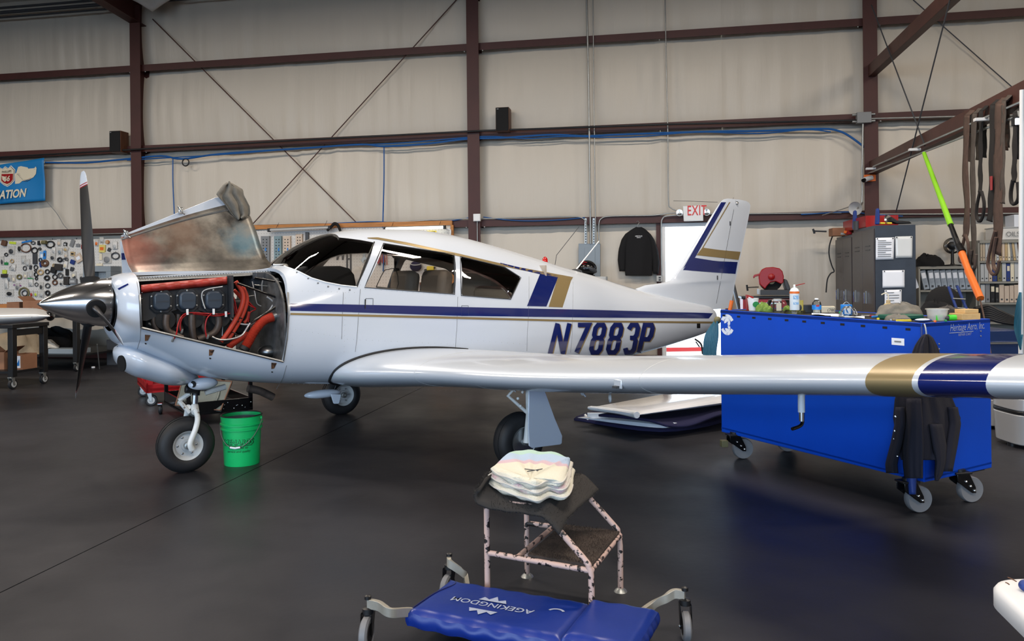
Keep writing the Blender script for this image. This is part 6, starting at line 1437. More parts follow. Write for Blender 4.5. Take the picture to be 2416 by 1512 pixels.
tag(wpoly([(2337, 418), (2341, 414), (2342, 448), (2337, 449)], 0, .004, 'x', 'red_paint') if False else MB().prism([PP(x, y, -.118) for x, y in ((2336, 416), (2342, 415), (2342, 448), (2337, 449))], EV*-.003).build('red_patch', 'red_paint', bpy.data.objects['lifting_strap.003']), None)
# lime and orange pruning pole
t_ = thing('pruning_pole', 'long pole with lime tube, black joint and orange handle leaning from the beam', 'pole', PP(2311, 706, -.22), 0)
def pl(a, b, r0, r1, nm, m): return MB().tube([PP(*a, -.2), PP(*b, -.2)], [r0, r1], 12).build(nm, m, t_)
pl((2180, 361), (2243, 531), .021, .030, 'lime_tube', 'lime'); pl((2243, 531), (2262, 582), .024, .028, 'black_joint', 'black'); pl((2262, 580), (2270, 595), .038, .038, 'collar', 'black'); pl((2266, 588), (2285, 640), .036, .030, 'orange_handle', 'orange'); pl((2284, 638), (2313, 704), .036, .034, 'orange_grip', 'orange')
MB().tube(smooth_path([PP(2311, 702, -.2), PP(2320, 740, -.2), PP(2330, 790, -.2), PP(2340, 850, -.2)]), .008, 6).build('cord', 'strap_brown', t_)
# pipe at the right edge
tag(MB().tube([PP(2412, 212, -.2), PP(2409, 690, -.2), PP(2409, 1000, -.2)], .020, 12).build('white_pipe', 'white_plastic'), 'pale upright pipe at the right edge of the frame', 'pipe')
t_ = thing('hose_coil', 'teal hose coil hanging on the pale pipe at the right edge', 'hose', PP(2402, 810, -.26), 0)
for i in range(7): MB().tube(smooth_path([PP(2406+i*.4, 690, -.24-.01*i), PP(2399+i*1.6, 720, -.24-.012*i), PP(2394+i*2.2, 770+i*5, -.24-.012*i), PP(2402+i, 800+i*4, -.24-.01*i), PP(2412, 790, -.25)]), .006, 6).build('hose_turn', 'teal', t_)
# shelving with binders on the back wall
def shelf_unit(name, label, px0, px1, ytop, bays, t0=.12, t1=.5):
    s0, s1 = WS(px0, 640, t1)[0], WS(px1, 640, t1)[0]; zt = WS((px0+px1)/2, ytop, t1)[1]
    u = thing(name, label, 'shelf', WP((s0+s1)/2, (t0+t1)/2, 0), WROT)
    for s in (s0+.012, s1-.012): MB().box(WP(s, (t0+t1)/2, zt/2), (.024, t1-t0, zt), WROT).build('side_panel', 'shelf_grey', u, bevel=.002)
    MB().box(WP((s0+s1)/2, t0+.006, zt/2), (s1-s0, .012, zt), WROT).build('back_panel', 'shelf_grey', u)
    zs = []
    for y in bays:
        z = WS((px0+px1)/2, y, t1)[1]; zs.append(z); MB().box(WP((s0+s1)/2, (t0+t1)/2, z-.014), (s1-s0-.05, t1-t0, .028), WROT).build('shelf_board', 'shelf_grey', u, bevel=.002)
    MB().box(WP((s0+s1)/2, (t0+t1)/2, zt-.02), (s1-s0, t1-t0, .04), WROT).build('top_board', 'shelf_grey', u, bevel=.002)
    return u, s0, s1, zt, zs
u1, a0_, a1_, zt1, zs1 = shelf_unit('shelf_unit', 'low grey steel shelf holding a row of pale binders', 2167, 2306, 628, (684, 740, 800))
u2, b0_, b1_, zt2, zs2 = shelf_unit('shelf_unit', 'tall grey steel bookshelf full of binders at the right edge', 2308, 2440, 566, (615, 664, 714, 760))
def book(s, z, w, h, d, m, label, lean=0.0, lab=None, t1=.47, grp=None, nm='binder'):
    R = Matrix.Rotation(WROT, 3, 'Z')@Matrix.Rotation(lean, 3, 'Y'); c = WP(s, t1-d/2, z)+R@Vector((0, 0, h/2+abs(math.sin(lean))*w*.5+.002))
    b = thing(nm, label, 'binder', WP(s, t1-d/2, z), WROT, grp)
    MB().box(c, (w, d, h), R=R).build('cover', m, b, bevel=.004)
    if lab: MB().box(c+R@Vector((0, -d/2-.001, h*.22)), (w*.7, .002, h*.28), R=R).build('spine_label', lab, b)
    MB().box(c+R@Vector((0, -d/2-.0008, -h*.33)), (w*.4, .0016, w*.4), R=R).build('finger_hole', 'dark_grey', b)
    return b
for i in range(8):
    s = WS(2187+i*14.2, 660, .47)[0]; book(s, zs1[0], .075, .285, .25, 'binder_pale', 'pale striped binder leaning on the low grey shelf, %s from the left' % ORD[i], -.12 if i else -.2, 'paper', grp='leaning pale binders on the low shelf')
cols = [['binder_tan', 'binder_tan', 'light_grey', 'light_grey', 'tan', 'cream', 'light_grey', 'tan', 'gusset_pink', 'tan', 'cream', 'mid_grey', 'tan', 'light_grey', 'brown', 'black', 'light_grey', 'tan'], ['light_grey', 'light_grey', 'gusset_pink', 'bright_navy', 'olive', 'light_grey', 'bright_navy', 'cream', 'light_grey', 'black', 'gusset_pink', 'tan'], ['light_grey', 'mid_grey', 'black', 'black', 'gusset_pink', 'gusset_pink', 'gusset_pink', 'gusset_pink', 'gusset_pink', 'brown', 'black', 'light_grey']]
cw = {'light_grey': 'pale grey', 'gusset_pink': 'pinkish', 'bright_navy': 'navy', 'olive': 'olive', 'cream': 'cream', 'black': 'black', 'tan': 'tan', 'mid_grey': 'mid grey', 'brown': 'brown', 'binder_tan': 'tan'}
for r, (nm, row) in enumerate(zip(('top', 'middle', 'lower'), cols)):
    s = b0_+.04; random.seed(3+r); n = 0
    for i, m in enumerate(row):
        w = (.034, .055, .058)[r]*random.uniform(.85, 1.15); h = (.30, .29, .27)[r]*random.uniform(.86, 1.0)
        if s+w > b1_-.03: break
        book(s+w/2, zs2[r], w*.94, h, .25, m, '%s spine binder on the %s shelf of the tall bookshelf, %s from the left' % (cw[m], nm, ORD[i]), -.1 if (i > 10 and r == 0) else 0, 'cream' if m in ('black', 'bright_navy') else None, grp='binders on the tall bookshelf'); s += w+.002
def onshelf(px, z, t=.3): p_ = WX(px, 600, t); p_.z = z; return p_
t_ = thing('storage_box', 'clear plastic storage box on top of the tall bookshelf', 'box', onshelf(2368, zt2), WROT); ob(MB(), onshelf(2325, zt2, .14), EV, .62, NIN*-1, .33, zt2+.002, zt2+.17).build('box_body', 'bag_white', t_, bevel=.012); ob(MB(), onshelf(2323, zt2, .12), EV, .64, NIN*-1, .36, zt2+.17, zt2+.185).build('lid', 'light_grey', t_, bevel=.004)
text_mesh(mb := MB(), 'OILS', onshelf(2374, zt2, .49)+UP*.05, EV, UP, .10, sx=.9); mb.build('lettering', 'mid_grey', t_)
tag(ob(MB(), onshelf(2372, 0, .16), EV, .34, NIN*-1, .3, zt2+.187, zt2+.36).build('white_carton', 'paper', bevel=.004), 'white carton on the clear box above the tall bookshelf', 'box')
sack('black_bag', 'black soft bag lying on the low grey shelf', onshelf(2186, zt1), (.24, .18, .085), 'black_cloth', 'bag', 11)
t_ = thing('desk_fan', 'black desk fan on the low grey shelf behind the pole', 'fan', onshelf(2247, zt1), WROT); f0 = onshelf(2247, zt1)
MB().lathe([(.12, 0), (.11, .02), (.03, .03), (.022, .05), (.02, .24)], f0, UP, 24).build('fan_stand', 'black', t_); fc = f0+UP*.30
MB().lathe([(.02, .10), (.055, .08), (.06, 0)], fc, (-.6, -.8, 0), 20).build('motor', 'black', t_)
for k in range(5): MB().torus(fc+Vector((.06, .05, 0))*k*.0-Vector((-.05, -.066, 0))*k*.25, .115-.006*k, .0035, (-.6, -.8, 0), 26, 5).build('guard_ring', 'black', t_)
for k in range(4): 
    th = k*PI/2; MB().sphere(fc+Vector((.8*math.cos(th)*.06, -.6*math.cos(th)*.06, math.sin(th)*.06)), (.045, .008, .03), 10, 6).build('fan_blade', 'mid_grey', t_)
tag(wpoly([(2156, 640), (2168, 678), (2155, 684)], 2.0, .004, 'white_board', 'paper'), 'corner of a white sheet sticking out behind the locker', 'paper')
# heap behind the blue cart: rucksack chair, blue tubes, cables, chest
Yh = 8.4
def PZ(px, py): return PD(px, py, Yh)
t_ = thing('padded_chair', 'black padded chair back behind the cart with blue tubes against it', 'chair', Vector((PZ(2250, 760).x, Yh+.2, 0)), 0)
cbp = PZ(2250, 720); MB().sphere(cbp+Vector((0, .2, 0)), (.20, .09, .20), 22, 14).build('backrest', 'black_cloth', t_); MB().box(Vector((cbp.x, Yh+.1, .60)), (.46, .46, .12)).build('seat', 'black_cloth', t_, bevel=.05)
MB().tube([Vector((cbp.x, Yh+.1, .56)), Vector((cbp.x, Yh+.1, .12))], .03, 10).build('post', 'black', t_)
for k in range(5):
    th = 2*PI*k/5; e_ = Vector((cbp.x+.28*math.cos(th), Yh+.1+.28*math.sin(th), .07)); MB().tube([Vector((cbp.x, Yh+.1, .13)), e_], .02, 8).build('base_leg', 'black', t_); MB().sphere(e_-UP*.035, .033, 10, 8).build('castor', 'black', t_)
t_ = thing('folding_ladder', 'blue tube ladder frame leaning behind the cart', 'ladder', PD(2270, 800, 7.9), 0)
for a, b in (((2238, 676), (2268, 760)), ((2258, 674), (2292, 757))): MB().tube([PD(a[0], a[1], 8.0), PD(b[0], b[1], 7.9), Vector((PD(b[0]+30, b[1], 7.75).x, 7.75, 0.01))], .014, 10).build('rail', 'bright_navy', t_)
for y in (708, 730): MB().tube([PD(2246+(y-700)*.3, y-4, 7.95), PD(2275+(y-700)*.3, y-2, 7.93)], .007, 8).build('rung', 'galv', t_)
t_ = thing('blue_chest', 'dark blue tool chest behind the right end of the cart', 'chest', Vector((PD(2380, 800, 7.6).x, 7.7, 0)), 0)
c0_ = PD(2326, 800, 7.45); w_ = PD(2412, 800, 7.45).x-c0_.x
ob(MB(), Vector((c0_.x, 7.45, 0)), Vector((1, 0, 0)), w_, Vector((0, 1, 0)), .55, .02, .84).build('carcass', 'chest_blue', t_, bevel=.006)
for i, (z0, z1) in enumerate(((.10, .36), (.38, .58), (.60, .74))):
    d_ = ob(MB(), Vector((c0_.x+.015, 7.435, 0)), Vector((1, 0, 0)), w_-.03, Vector((0, 1, 0)), .02, z0, z1).build('drawer', 'chest_blue', t_, bevel=.003); ob(MB(), Vector((c0_.x+.02, 7.425, 0)), Vector((1, 0, 0)), w_-.04, Vector((0, 1, 0)), .012, z1-.025, z1-.008).build('drawer_pull', 'alu', d_)
for i in range(7):
    tag(MB().tube(smooth_path([PD(2300-i*3, 728+i*4, 7.7+.03*i), PD(2330, 722+i*5, 7.75), PD(2360, 735+i*4, 7.7), PD(2395, 752+i*2, 7.7), PD(2412, 760, 7.75)]), .018, 8).build('black_cable', 'rubber'), 'black cable heaped on the blue chest, %s from the top' % ORD[i], 'cable', 'black cables heaped on the blue chest')
sack('black_bundle', 'black padded bundle behind the grey rag on the cart', PD(2205, 745, 8.0)-UP*.1, (.2, .15, .12), 'black_cloth', 'bag', 19)
# chop saw on its red stand by the wall
cz_ = WX(1815, 700, 1.2)
cs = thing('saw_stand', 'red steel stand carrying the chop saw by the wall', 'stand', Vector((cz_.x, cz_.y, 0)), WROT); zts = WX(1815, 697, 1.0).z
st = ST(cz_); MB().box(WP(st[0], 1.1, zts-.02), (.78, .42, .03), WROT).build('stand_top', 'black', cs, bevel=.003)
MB().box(WP(st[0], 1.1, zts-.17), (.74, .38, .26), WROT).build('drawer_case', 'red_paint', cs, bevel=.004); MB().box(WP(st[0], 1.30, zts-.17), (.68, .012, .2), WROT).build('drawer', 'red_paint', cs, bevel=.003); MB().box(WP(st[0], 1.315, zts-.10), (.3, .02, .02), WROT).build('drawer_pull', 'chrome', cs)
for ds in (-.34, .34):
    for t in (.93, 1.27): MB().box(WP(st[0]+ds, t, (zts-.3)/2), (.04, .04, zts-.3), WROT).build('leg', 'red_paint', cs)
cp = thing('chop_saw', 'red abrasive chop saw standing by the wall behind the cart', 'saw', WP(st[0], 1.1, zts), WROT)
wpoly([(1788, 683), (1856, 683), (1858, 695), (1788, 695)], .95, .30, 'saw_base', 'dark_grey', cp, .006); wpoly([(1786, 681), (1791, 681), (1791, 694), (1786, 694)], 1.0, .2, 'fence', 'light_grey', cp, .003)
wpoly([(1803, 682), (1790, 670), (1788, 655), (1791, 643), (1797, 635), (1806, 631), (1822, 630), (1837, 633), (1844, 640), (1847, 652), (1846, 667), (1840, 670), (1828, 664), (1816, 666), (1808, 674)], 1.05, .10, 'blade_guard', 'red_paint', cp, .012)
MB().lathe([(.165, 0), (.165, .006)], WX(1818, 660, 1.07), -NIN, 32).build('abrasive_disc', 'black_matte', cp); MB().lathe([(.05, .007), (.05, .010)], WX(1820, 662, 1.07), -NIN, 20).build('disc_label', 'tan', cp)
MB().lathe([(.04, 0), (.046, .02), (.02, .04)], WX(1820, 653, 1.15), -NIN, 20).build('guard_hub', 'red_paint', cp); wpoly([(1776, 652), (1779, 648), (1792, 645), (1791, 650), (1781, 653), (1777, 657)], 1.06, .05, 'carry_handle', 'red_paint', cp, .006)
wpoly([(1845, 657), (1852, 660), (1858, 675), (1860, 684), (1850, 684), (1846, 672)], .95, .2, 'motor', 'dark_grey', cp, .012)
MB().tube([WX(1763, 678, 1.1), WX(1790, 677, 1.1)], .008, 8).build('vise_screw', 'black', cp); MB().tube([WX(1762, 672, 1.1), WX(1764, 686, 1.1)], .014, 8).build('vise_handle', 'black', cp)
for i, (a, b, r, m, lb) in enumerate((((1729, 666), (1745, 735), .028, 'dark_grey', 'thick dark steel bar leaning on the wall left of the chop saw'), ((1738, 700), (1752, 735), .008, 'brown', 'thin rusty rod leaning on the wall left of the chop saw'), ((1743, 703), (1754, 735), .008, 'rusty', 'second thin rod leaning beside the rusty one'))):
    A_, B_ = WX(*a, .35), WX(*b, .9); d_ = (B_-A_); B2 = A_+d_*((A_.z-.02)/(A_.z-B_.z)); tag(MB().tube([A_, B2], r, 8).build('steel_rod', m), lb, 'rod')
# silver canisters on the floor at the right
def canister(x0, x1, ytop, ybot, Y, label):
    a, b = PD(x0, ybot, Y), PD(x1, ybot, Y); c = Vector(((a.x+b.x)/2, Y+.15, 0)); w = b.x-a.x; t_ = thing('shop_vacuum', label, 'vacuum', c, 0)
    def rr(z0, z1, k0, k1, nm, m):
        pts = lambda k: [Vector((c.x+(w/2*k)*math.copysign(abs(math.cos(q))**.55, math.cos(q)), c.y+(.21*k)*math.copysign(abs(math.sin(q))**.55, math.sin(q)), 0)) for q in [2*PI*i/32 for i in range(32)]]
        mb = MB(); A, B = pts(k0), pts(k1); mb.add([p_+UP*z0 for p_ in A]+[p_+UP*z1 for p_ in B], [(i, (i+1) % 32, (i+1) % 32+32, i+32) for i in range(32)]+[tuple(range(31, -1, -1)), tuple(range(32, 64))]); return mb.build(nm, m, t_, bevel=.008)
    rr(.03, .27, .90, 1.0, 'tank', 'silver_paint'); rr(.27, .30, 1.0, 1.0, 'band', 'black'); rr(.30, .40, 1.0, .98, 'collar', 'silver_paint')
    MB().sphere(c+UP*.40, (w*.44, .18, .13), 24, 14).build('dome', 'chrome_dark', t_); MB().tube(smooth_path([c+Vector((-.1, -.03, .50)), c+Vector((0, -.03, .56)), c+Vector((.1, -.03, .50))]), .016, 8).build('handle', 'black', t_)
    for q in (-1, 1): MB().lathe([(.03, 0), (.03, .03)], c+Vector((q*w*.3, -.02, 0)), UP, 12).build('foot', 'black', t_)
    return t_
canister(2322, 2393, 950, 1008, 7.0, 'silver canister vacuum with a dark dome on the floor right of the cart'); canister(2396, 2474, 950, 1045, 6.2, 'second silver canister vacuum cut by the right edge of the frame')
# ================================================================ blue shop cart
def at(px, Y, py=700): p_ = PD(px, py, Y); return Vector((p_.x, p_.y, 0))
cN, cL, cR = at(2176, 4.60), at(1699, 6.10), at(2336, 4.98)
cB = cL+cR-cN; zN, zL, zR = 1.106, 1.127, 1.104; bN, bL, bR = .176, .182, .162
zB = 1.12
ct = thing('shop_cart', 'large blue sheet metal work cart on black casters with a black top', 'cart', (cN+cB)/2, 0)
dl = (cL-cN); dr = (cR-cN); nl = Vector((-dl.y, dl.x, 0)).normalized(); nl = nl if nl.dot(dr) < 0 else -nl; nr = Vector((-dr.y, dr.x, 0)).normalized(); nr = nr if nr.dot(dl) < 0 else -nr
def panel(a, b, za, zb, ba, bb, n, name):
    return MB().prism([a+UP*ba, b+UP*bb, b+UP*zb, a+UP*za], -n*.012).build(name, 'blue_cart', ct, bevel=.004)
panel(cN, cL, zN, zL, bN, bL, nl, 'long_side_panel'); panel(cN, cR, zN, zR, bN, bR, nr, 'end_panel'); panel(cR, cB, zR, zB, bR, bL, -nl, 'long_side_panel'); panel(cL, cB, zL, zB, bL, bR, -nr, 'end_panel')
def topz(f, g): return zN+(zL-zN)*f+(zR-zN)*g
MB().prism([cN+UP*(zN-.004), cL+UP*(zL-.004), cB+UP*(zB-.004), cR+UP*(zR-.004)], -UP*.02).build('black_top', 'cart_top', ct)
MB().prism([cN+UP*.2, cL+UP*.22, cB+UP*.22, cR+UP*.2], -UP*.012).build('bottom_shelf', 'blue_cart', ct)
for i in range(11):
    f = .055+i*.092; p_ = cN+dl*f+UP*(zN+(zL-zN)*f-.043); d_ = dl.normalized()
    MB().prism([p_-d_*.016+UP*.007+nl*.0012, p_+d_*.016+UP*.007+nl*.0012, p_+d_*.016-UP*.007+nl*.0012, p_-d_*.016-UP*.007+nl*.0012], nl*.001).build('slot', 'black_matte', ct)
for f, z in ((.07, .95), (.30, .93)): pass
for g, z in ((.22, .975), (.22, .945), (.84, 1.03), (.84, 1.0), (.04, 1.0)): MB().lathe([(.006, 0), (.006, .004), (.003, .006)], cN+dr*g+UP*z, nr, 8).build('bolt', 'chrome', ct)
mb = MB(); d_ = dr.normalized(); text_mesh(mb, 'Heritage Aero, Inc.', cN+dr*.38+UP*1.045+nr*.0015, d_, UP, .062, .25, sx=.8); text_mesh(mb, 'REPAIR CART', cN+dr*.50+UP*1.012+nr*.0015, d_, UP, .022, .2, sx=1.1)
mb.box(cN+dr*.55+UP*1.034+nr*.0015, (.26, .0015, .004), math.atan2(d_.y, d_.x)); mb.build('lettering', 'mark_grey', ct)
p_ = cN+dl*.12+UP*.965; d_ = -dl.normalized()
MB().prism([p_+nl*.001, p_+d_*.085+nl*.001, p_+d_*.085+UP*.042+nl*.001, p_+UP*.042+nl*.001], nl*.001).build('label_plate', 'paper', ct); MB().prism([p_+d_*.02+UP*.017+nl*.003, p_+d_*.065+UP*.017+nl*.003, p_+d_*.065+UP*.026+nl*.003, p_+d_*.02+UP*.026+nl*.003], nl*.001).build('label_print', 'mid_grey', ct)
# round emblem at the far end
ec = cN+dl*.955+UP*1.02; mb = MB()
def arc(c, r, a0, a1, w, n=12):
    for i in range(n):
        q0, q1 = a0+(a1-a0)*i/n, a0+(a1-a0)*(i+1)/n
        P = [c+d_*(r+s*w)*math.cos(q)+UP*(r+s*w)*math.sin(q)+nl*.0014 for q, s in ((q0, -.5), (q0, .5), (q1, .5), (q1, -.5))]; mb.add(P, [(0, 1, 2, 3)])
arc(ec, .060, .45, 2.7, .030); arc(ec-UP*.012, .060, -2.7, -.45, .026); arc(ec+UP*.012, .020, -1.2, 3.4, .026); arc(ec-UP*.030+d_*.004, .018, -3.0, 1.4, .024); mb.build('emblem', 'emblem_white', ct)
MB().tube([cN+dl*.004+UP*(zN-.02)+nl*.006+nr*.004, cN+UP*.5+nl*.006+nr*.004], .006, 6).build('corner_seam', 'bright_navy', ct)
def cart_caster(p_, d, label=None, brake=False):
    R_ = .078; d = Vector((d[0], d[1], 0)).normalized(); ax = Vector((-d.y, d.x, 0)); c = Vector((p_.x, p_.y, R_))
    if ax.y > 0: ax = -ax
    w = MB().lathe([(R_*.80, -.022), (R_*.95, -.024), (R_, -.016), (R_, .016), (R_*.95, .024), (R_*.80, .022)], c, ax, 40).build('caster_wheel', 'tread_grey', ct)
    MB().lathe([(R_*.80, -.018), (R_*.80, .018), (R_*.70, .019), (R_*.66, .006), (R_*.3, .006), (R_*.28, .02), (.004, .022)], c, ax, 36).build('wheel_disc', 'light_grey', w)
    for k in range(8):
        th = 2*PI*k/8; e_ = d*math.cos(th)+UP*math.sin(th); MB().tube([c+ax*.012+e_*R_*.25, c+ax*.012+e_*R_*.72], .005, 6).build('spoke', 'light_grey', w)
    hub = c; off = c-d*.055+UP*.075
    for q in (1, -1):
        o_ = ax*q*.032
        MB().prism([hub+o_+UP*.02+d*.012, hub+o_-UP*.018+d*.015, hub+o_-UP*.016-d*.012, off+o_-d*.055-UP*.02, off+o_-d*.06+UP*.03, off+o_+d*.025+UP*.03], ax*q*.007).build('fork', 'black_gloss', w, bevel=.004)
        for a, b in ((-.0, .0), (.35, .35), (.75, .75)): MB().sphere(hub.lerp(off-d*.02, a)+o_+ax*q*.008, .009, 10, 6).build('bolt', 'chrome', w)
    MB().box(off-d*.012+UP*.03, (.11, .085, .012), math.atan2(d.y, d.x)).build('swivel_plate', 'black', w, bevel=.003); MB().lathe([(.03, 0), (.03, .02)], off-d*.01+UP*.03, UP, 16).build('swivel', 'black', w)
    if brake: MB().box(off-d*.09-UP*.035, (.05, .05, .05), math.atan2(d.y, d.x)).build('brake_pedal', 'olive', w, bevel=.004)
    return w
du, dv = dl.normalized(), dr.normalized()
f1 = FL(2166, 1207); f2 = FL(2288, 1183); f3 = FL(1752, 1081)
cart_caster(f1, (.9, .15)); cart_caster(f2, (.9, .15)); cart_caster(f3, (.92, .1), brake=True); cart_caster(FL(1857, 1064), (.92, .1))
for f, g, b_ in ((.06, .16, bN), (.06, .84, bR), (.93, .16, bL), (.93, .84, bL)): MB().box(cN+dl*f+dr*g+UP*(b_+.005), (.16, .13, .03), math.atan2(du.y, du.x)).build('caster_mount', 'black', ct)
# ---- things standing on the cart
def CT(px, f=.3, dz=0.0):
    """point on the cart top along the vertical sight plane of a pixel column, a fraction f of the way back"""
    u, v = ray(px, 745); den = None
    def hit(a, d):
        t = (u*a.y-a.x)/(d.x-u*d.y); return t, a+d*t
    h = []
    for a, d in ((cN, dl), (cN, dr), (cR, dl), (cL, dr)):
        t, p_ = hit(a, d)
        if -.001 <= t <= 1.001: h.append(p_)
    h.sort(key=lambda p_: p_.y); p_ = h[0].lerp(h[-1], f); w = p_-cN; a_ = w.dot(dl)/dl.length_squared; b_ = w.dot(dr)/dr.length_squared
    return p_+UP*(max(zN, min(zL, topz(a_, b_)))-.003+dz)
def place(name, label, cat, p_): return thing(name, label, cat, p_, 0)
def sz(px, p_): return px*p_.y/F
p_ = CT(1777, .45); t_ = place('foam_cup', 'white foam cup with a green and red print on the cart', 'cup', p_); w = sz(13, p_)
MB().lathe([(w*.72, 0), (w, sz(29, p_)), (w*1.05, sz(29.5, p_)), (w*.96, sz(29, p_)), (w*.68, .006)], p_, UP, 24, False).build('cup_wall', 'white_plastic', t_)
MB().prism([p_+Vector((math.cos(q)*.025+.01, -w*.95, sz(15, p_)+math.sin(q)*.022)) for q in [2*PI*i/14 for i in range(14)]], Vector((0, -.003, 0))).build('cup_print', 'green_tag', t_)
for px, f, r, lb, sd in ((1800, .35, (.05, .04, .03), 'bright green crumpled rag beside the foam cup on the cart', 21), (1812, .3, (.035, .03, .02), 'second small green rag in front of the jar on the cart', 22), (1858, .42, (.03, .03, .02), 'green rag scrap behind the glass jar on the cart', 24)): sack('green_rag', lb, CT(px, f), r, 'rag_green', 'rag', sd)
p_ = CT(1834, .25); t_ = place('glass_jar', 'glass jar with a pale lid and paper label on the cart', 'jar', p_); w = sz(10.5, p_)
MB().lathe([(w*.9, 0), (w, .01), (w, sz(24, p_)), (w*.85, sz(27, p_))], p_, UP, 24).build('jar_body', 'jar_glass', t_); MB().lathe([(w*.95, sz(26, p_)), (w*.95, sz(31, p_)), (w*.6, sz(31.5, p_))], p_, UP, 24).build('jar_lid', 'light_grey', t_); MB().prism([p_+Vector((w*1.01*math.sin(q), -w*1.01*math.cos(q), sz(4, p_))) for q in (-.5, -.2, .1, .4, .7)]+[p_+Vector((w*1.01*math.sin(q), -w*1.01*math.cos(q), sz(22, p_))) for q in (.7, .4, .1, -.2, -.5)], Vector((0, -.0015, 0))).build('jar_label', 'cream', t_)
p_ = CT(1838, .55); t_ = place('cake_lid', 'clear plastic domed tray behind the glass jar on the cart', 'tray', p_); w = sz(29, p_); MB().lathe([(w, 0), (w, .012), (w*.92, sz(18, p_)), (w*.8, sz(25, p_)), (w*.1, sz(27, p_))], p_, UP, 30, False).build('dome', 'clear', t_); MB().lathe([(w*1.05, 0), (w*1.05, .006)], p_, UP, 30).build('rim', 'clear', t_)
p_ = CT(1875, .22); t_ = place('tin_lid', 'flat pale tin lid under the spray can on the cart', 'lid', p_); w = sz(24, p_); MB().lathe([(w, 0), (w, .018), (w*.95, .022), (w*.9, .012)], p_, UP, 30).build('lid_body', 'jar_glass', t_)
q = p_+UP*.024; t_ = place('spray_can', 'white spray can with an orange band and a red straw on the cart', 'can', q); w = sz(11, q); hh = sz(44, q)
MB().lathe([(w, 0), (w, hh*.88)], q, UP, 28).build('can_body', 'can_white', t_); MB().lathe([(w*1.01, hh*.88), (w*1.01, hh)], q, UP, 28).build('orange_band', 'orange', t_); MB().lathe([(w, hh), (w*.8, hh*1.12), (w*.4, hh*1.2), (w*.35, hh*1.2)], q, UP, 24).build('shoulder', 'can_white', t_); MB().lathe([(w*.22, hh*1.2), (w*.22, hh*1.34), (w*.15, hh*1.36)], q, UP, 12).build('nozzle', 'white_plastic', t_); MB().tube([q+UP*hh*1.3, q+UP*hh*1.42+Vector((.075, 0, 0))], .003, 6).build('straw', 'red_paint', t_)
for zz, hh2 in ((.30, .12), (.58, .2)): MB().prism([q+Vector((w*1.012*math.sin(a), -w*1.012*math.cos(a), hh*zz)) for a in (-.6, -.2, .2, .6)]+[q+Vector((w*1.012*math.sin(a), -w*1.012*math.cos(a), hh*(zz+hh2))) for a in (.6, .2, -.2, -.6)], Vector((0, -.001, 0))).build('can_print', 'card_blue', t_)
p_ = CT(1888, .30); t_ = place('yellow_cup', 'yellow cylinder with a dark print right of the spray can', 'cup', p_); w = sz(7.5, p_); MB().lathe([(w*1.05, 0), (w*.95, .03), (w, sz(30, p_)), (w*.9, sz(30, p_)), (w*.85, .01)], p_, UP, 24, False).build('cup_wall', 'yellow_dull', t_); MB().sphere(p_+Vector((-.01, -w, sz(13, p_))), (.014, .004, .022), 10, 6).build('dark_print', 'dark_grey', t_)
p_ = CT(1938, .5); t_ = place('carton', 'long beige carton with printed digits lying behind the water bottle', 'box', p_); R_ = Matrix.Rotation(math.radians(-12), 3, 'Z'); MB().box(p_+UP*.025, (sz(58, p_), .06, .045), R=R_).build('carton_body', 'cream', t_, bevel=.002); text_mesh(mb := MB(), '(7807)', p_+R_@Vector((.035, -.032, .012)), R_@Vector((1, 0, 0)), UP, .03); mb.build('lettering', 'dark_grey', t_); MB().box(p_+Vector((-sz(36, p_), .01, .03)), (.09, .07, .06), R=R_).build('dark_end', 'black', t_, bevel=.004)
p_ = CT(1927, .30); t_ = place('water_bottle', 'clear water bottle with a blue and red label on the cart', 'bottle', p_); w = sz(10.5, p_); hh = sz(36, p_)
MB().lathe([(w*.9, 0), (w, .01), (w, hh*.28), (w*.94, hh*.32), (w, hh*.36), (w, hh*.66), (w*.9, hh*.76), (w*.5, hh*.9), (w*.38, hh*.93), (w*.38, hh)], p_, UP, 26).build('bottle_body', 'clear', t_); MB().lathe([(w*1.015, hh*.30), (w*1.015, hh*.60)], p_, UP, 26, False).build('label_band', 'bright_blue', t_); MB().lathe([(w*.42, hh*.95), (w*.42, hh*1.04), (w*.3, hh*1.05)], p_, UP, 18).build('cap', 'white_plastic', t_)
MB().prism([p_+Vector((w*1.03*math.sin(a), -w*1.03*math.cos(a), hh*.50)) for a in (-.5, -.15, .2)]+[p_+Vector((w*1.03*math.sin(a), -w*1.03*math.cos(a), hh*.61)) for a in (.2, -.15, -.5)], Vector((0, -.001, 0))).build('label_patch', 'red_paint', t_)
def sheet_flat(px0, px1, f0, f1, label, seed, m='paper', nm='paper_sheet'):
    a, b, c, d = CT(px0, f0), CT(px1, f0), CT(px1, f1), CT(px0, f1); mb = MB()
    mb.grid(lambda u, v: a.lerp(b, u).lerp(d.lerp(c, u), v)+UP*(.006+.012*abs(noise.noise(Vector((u*2+seed, v*2, 0))))), 10, 8); return tag(mb.build(nm, m, ang=80, solid=.001), label, 'paper')
sheet_flat(1915, 1990, .08, .30, 'loose white paper sheet lying at the front of the cart top', 3); sheet_flat(1960, 2040, .04, .18, 'second loose sheet overlapping the first, nearer the middle of the cart', 9)
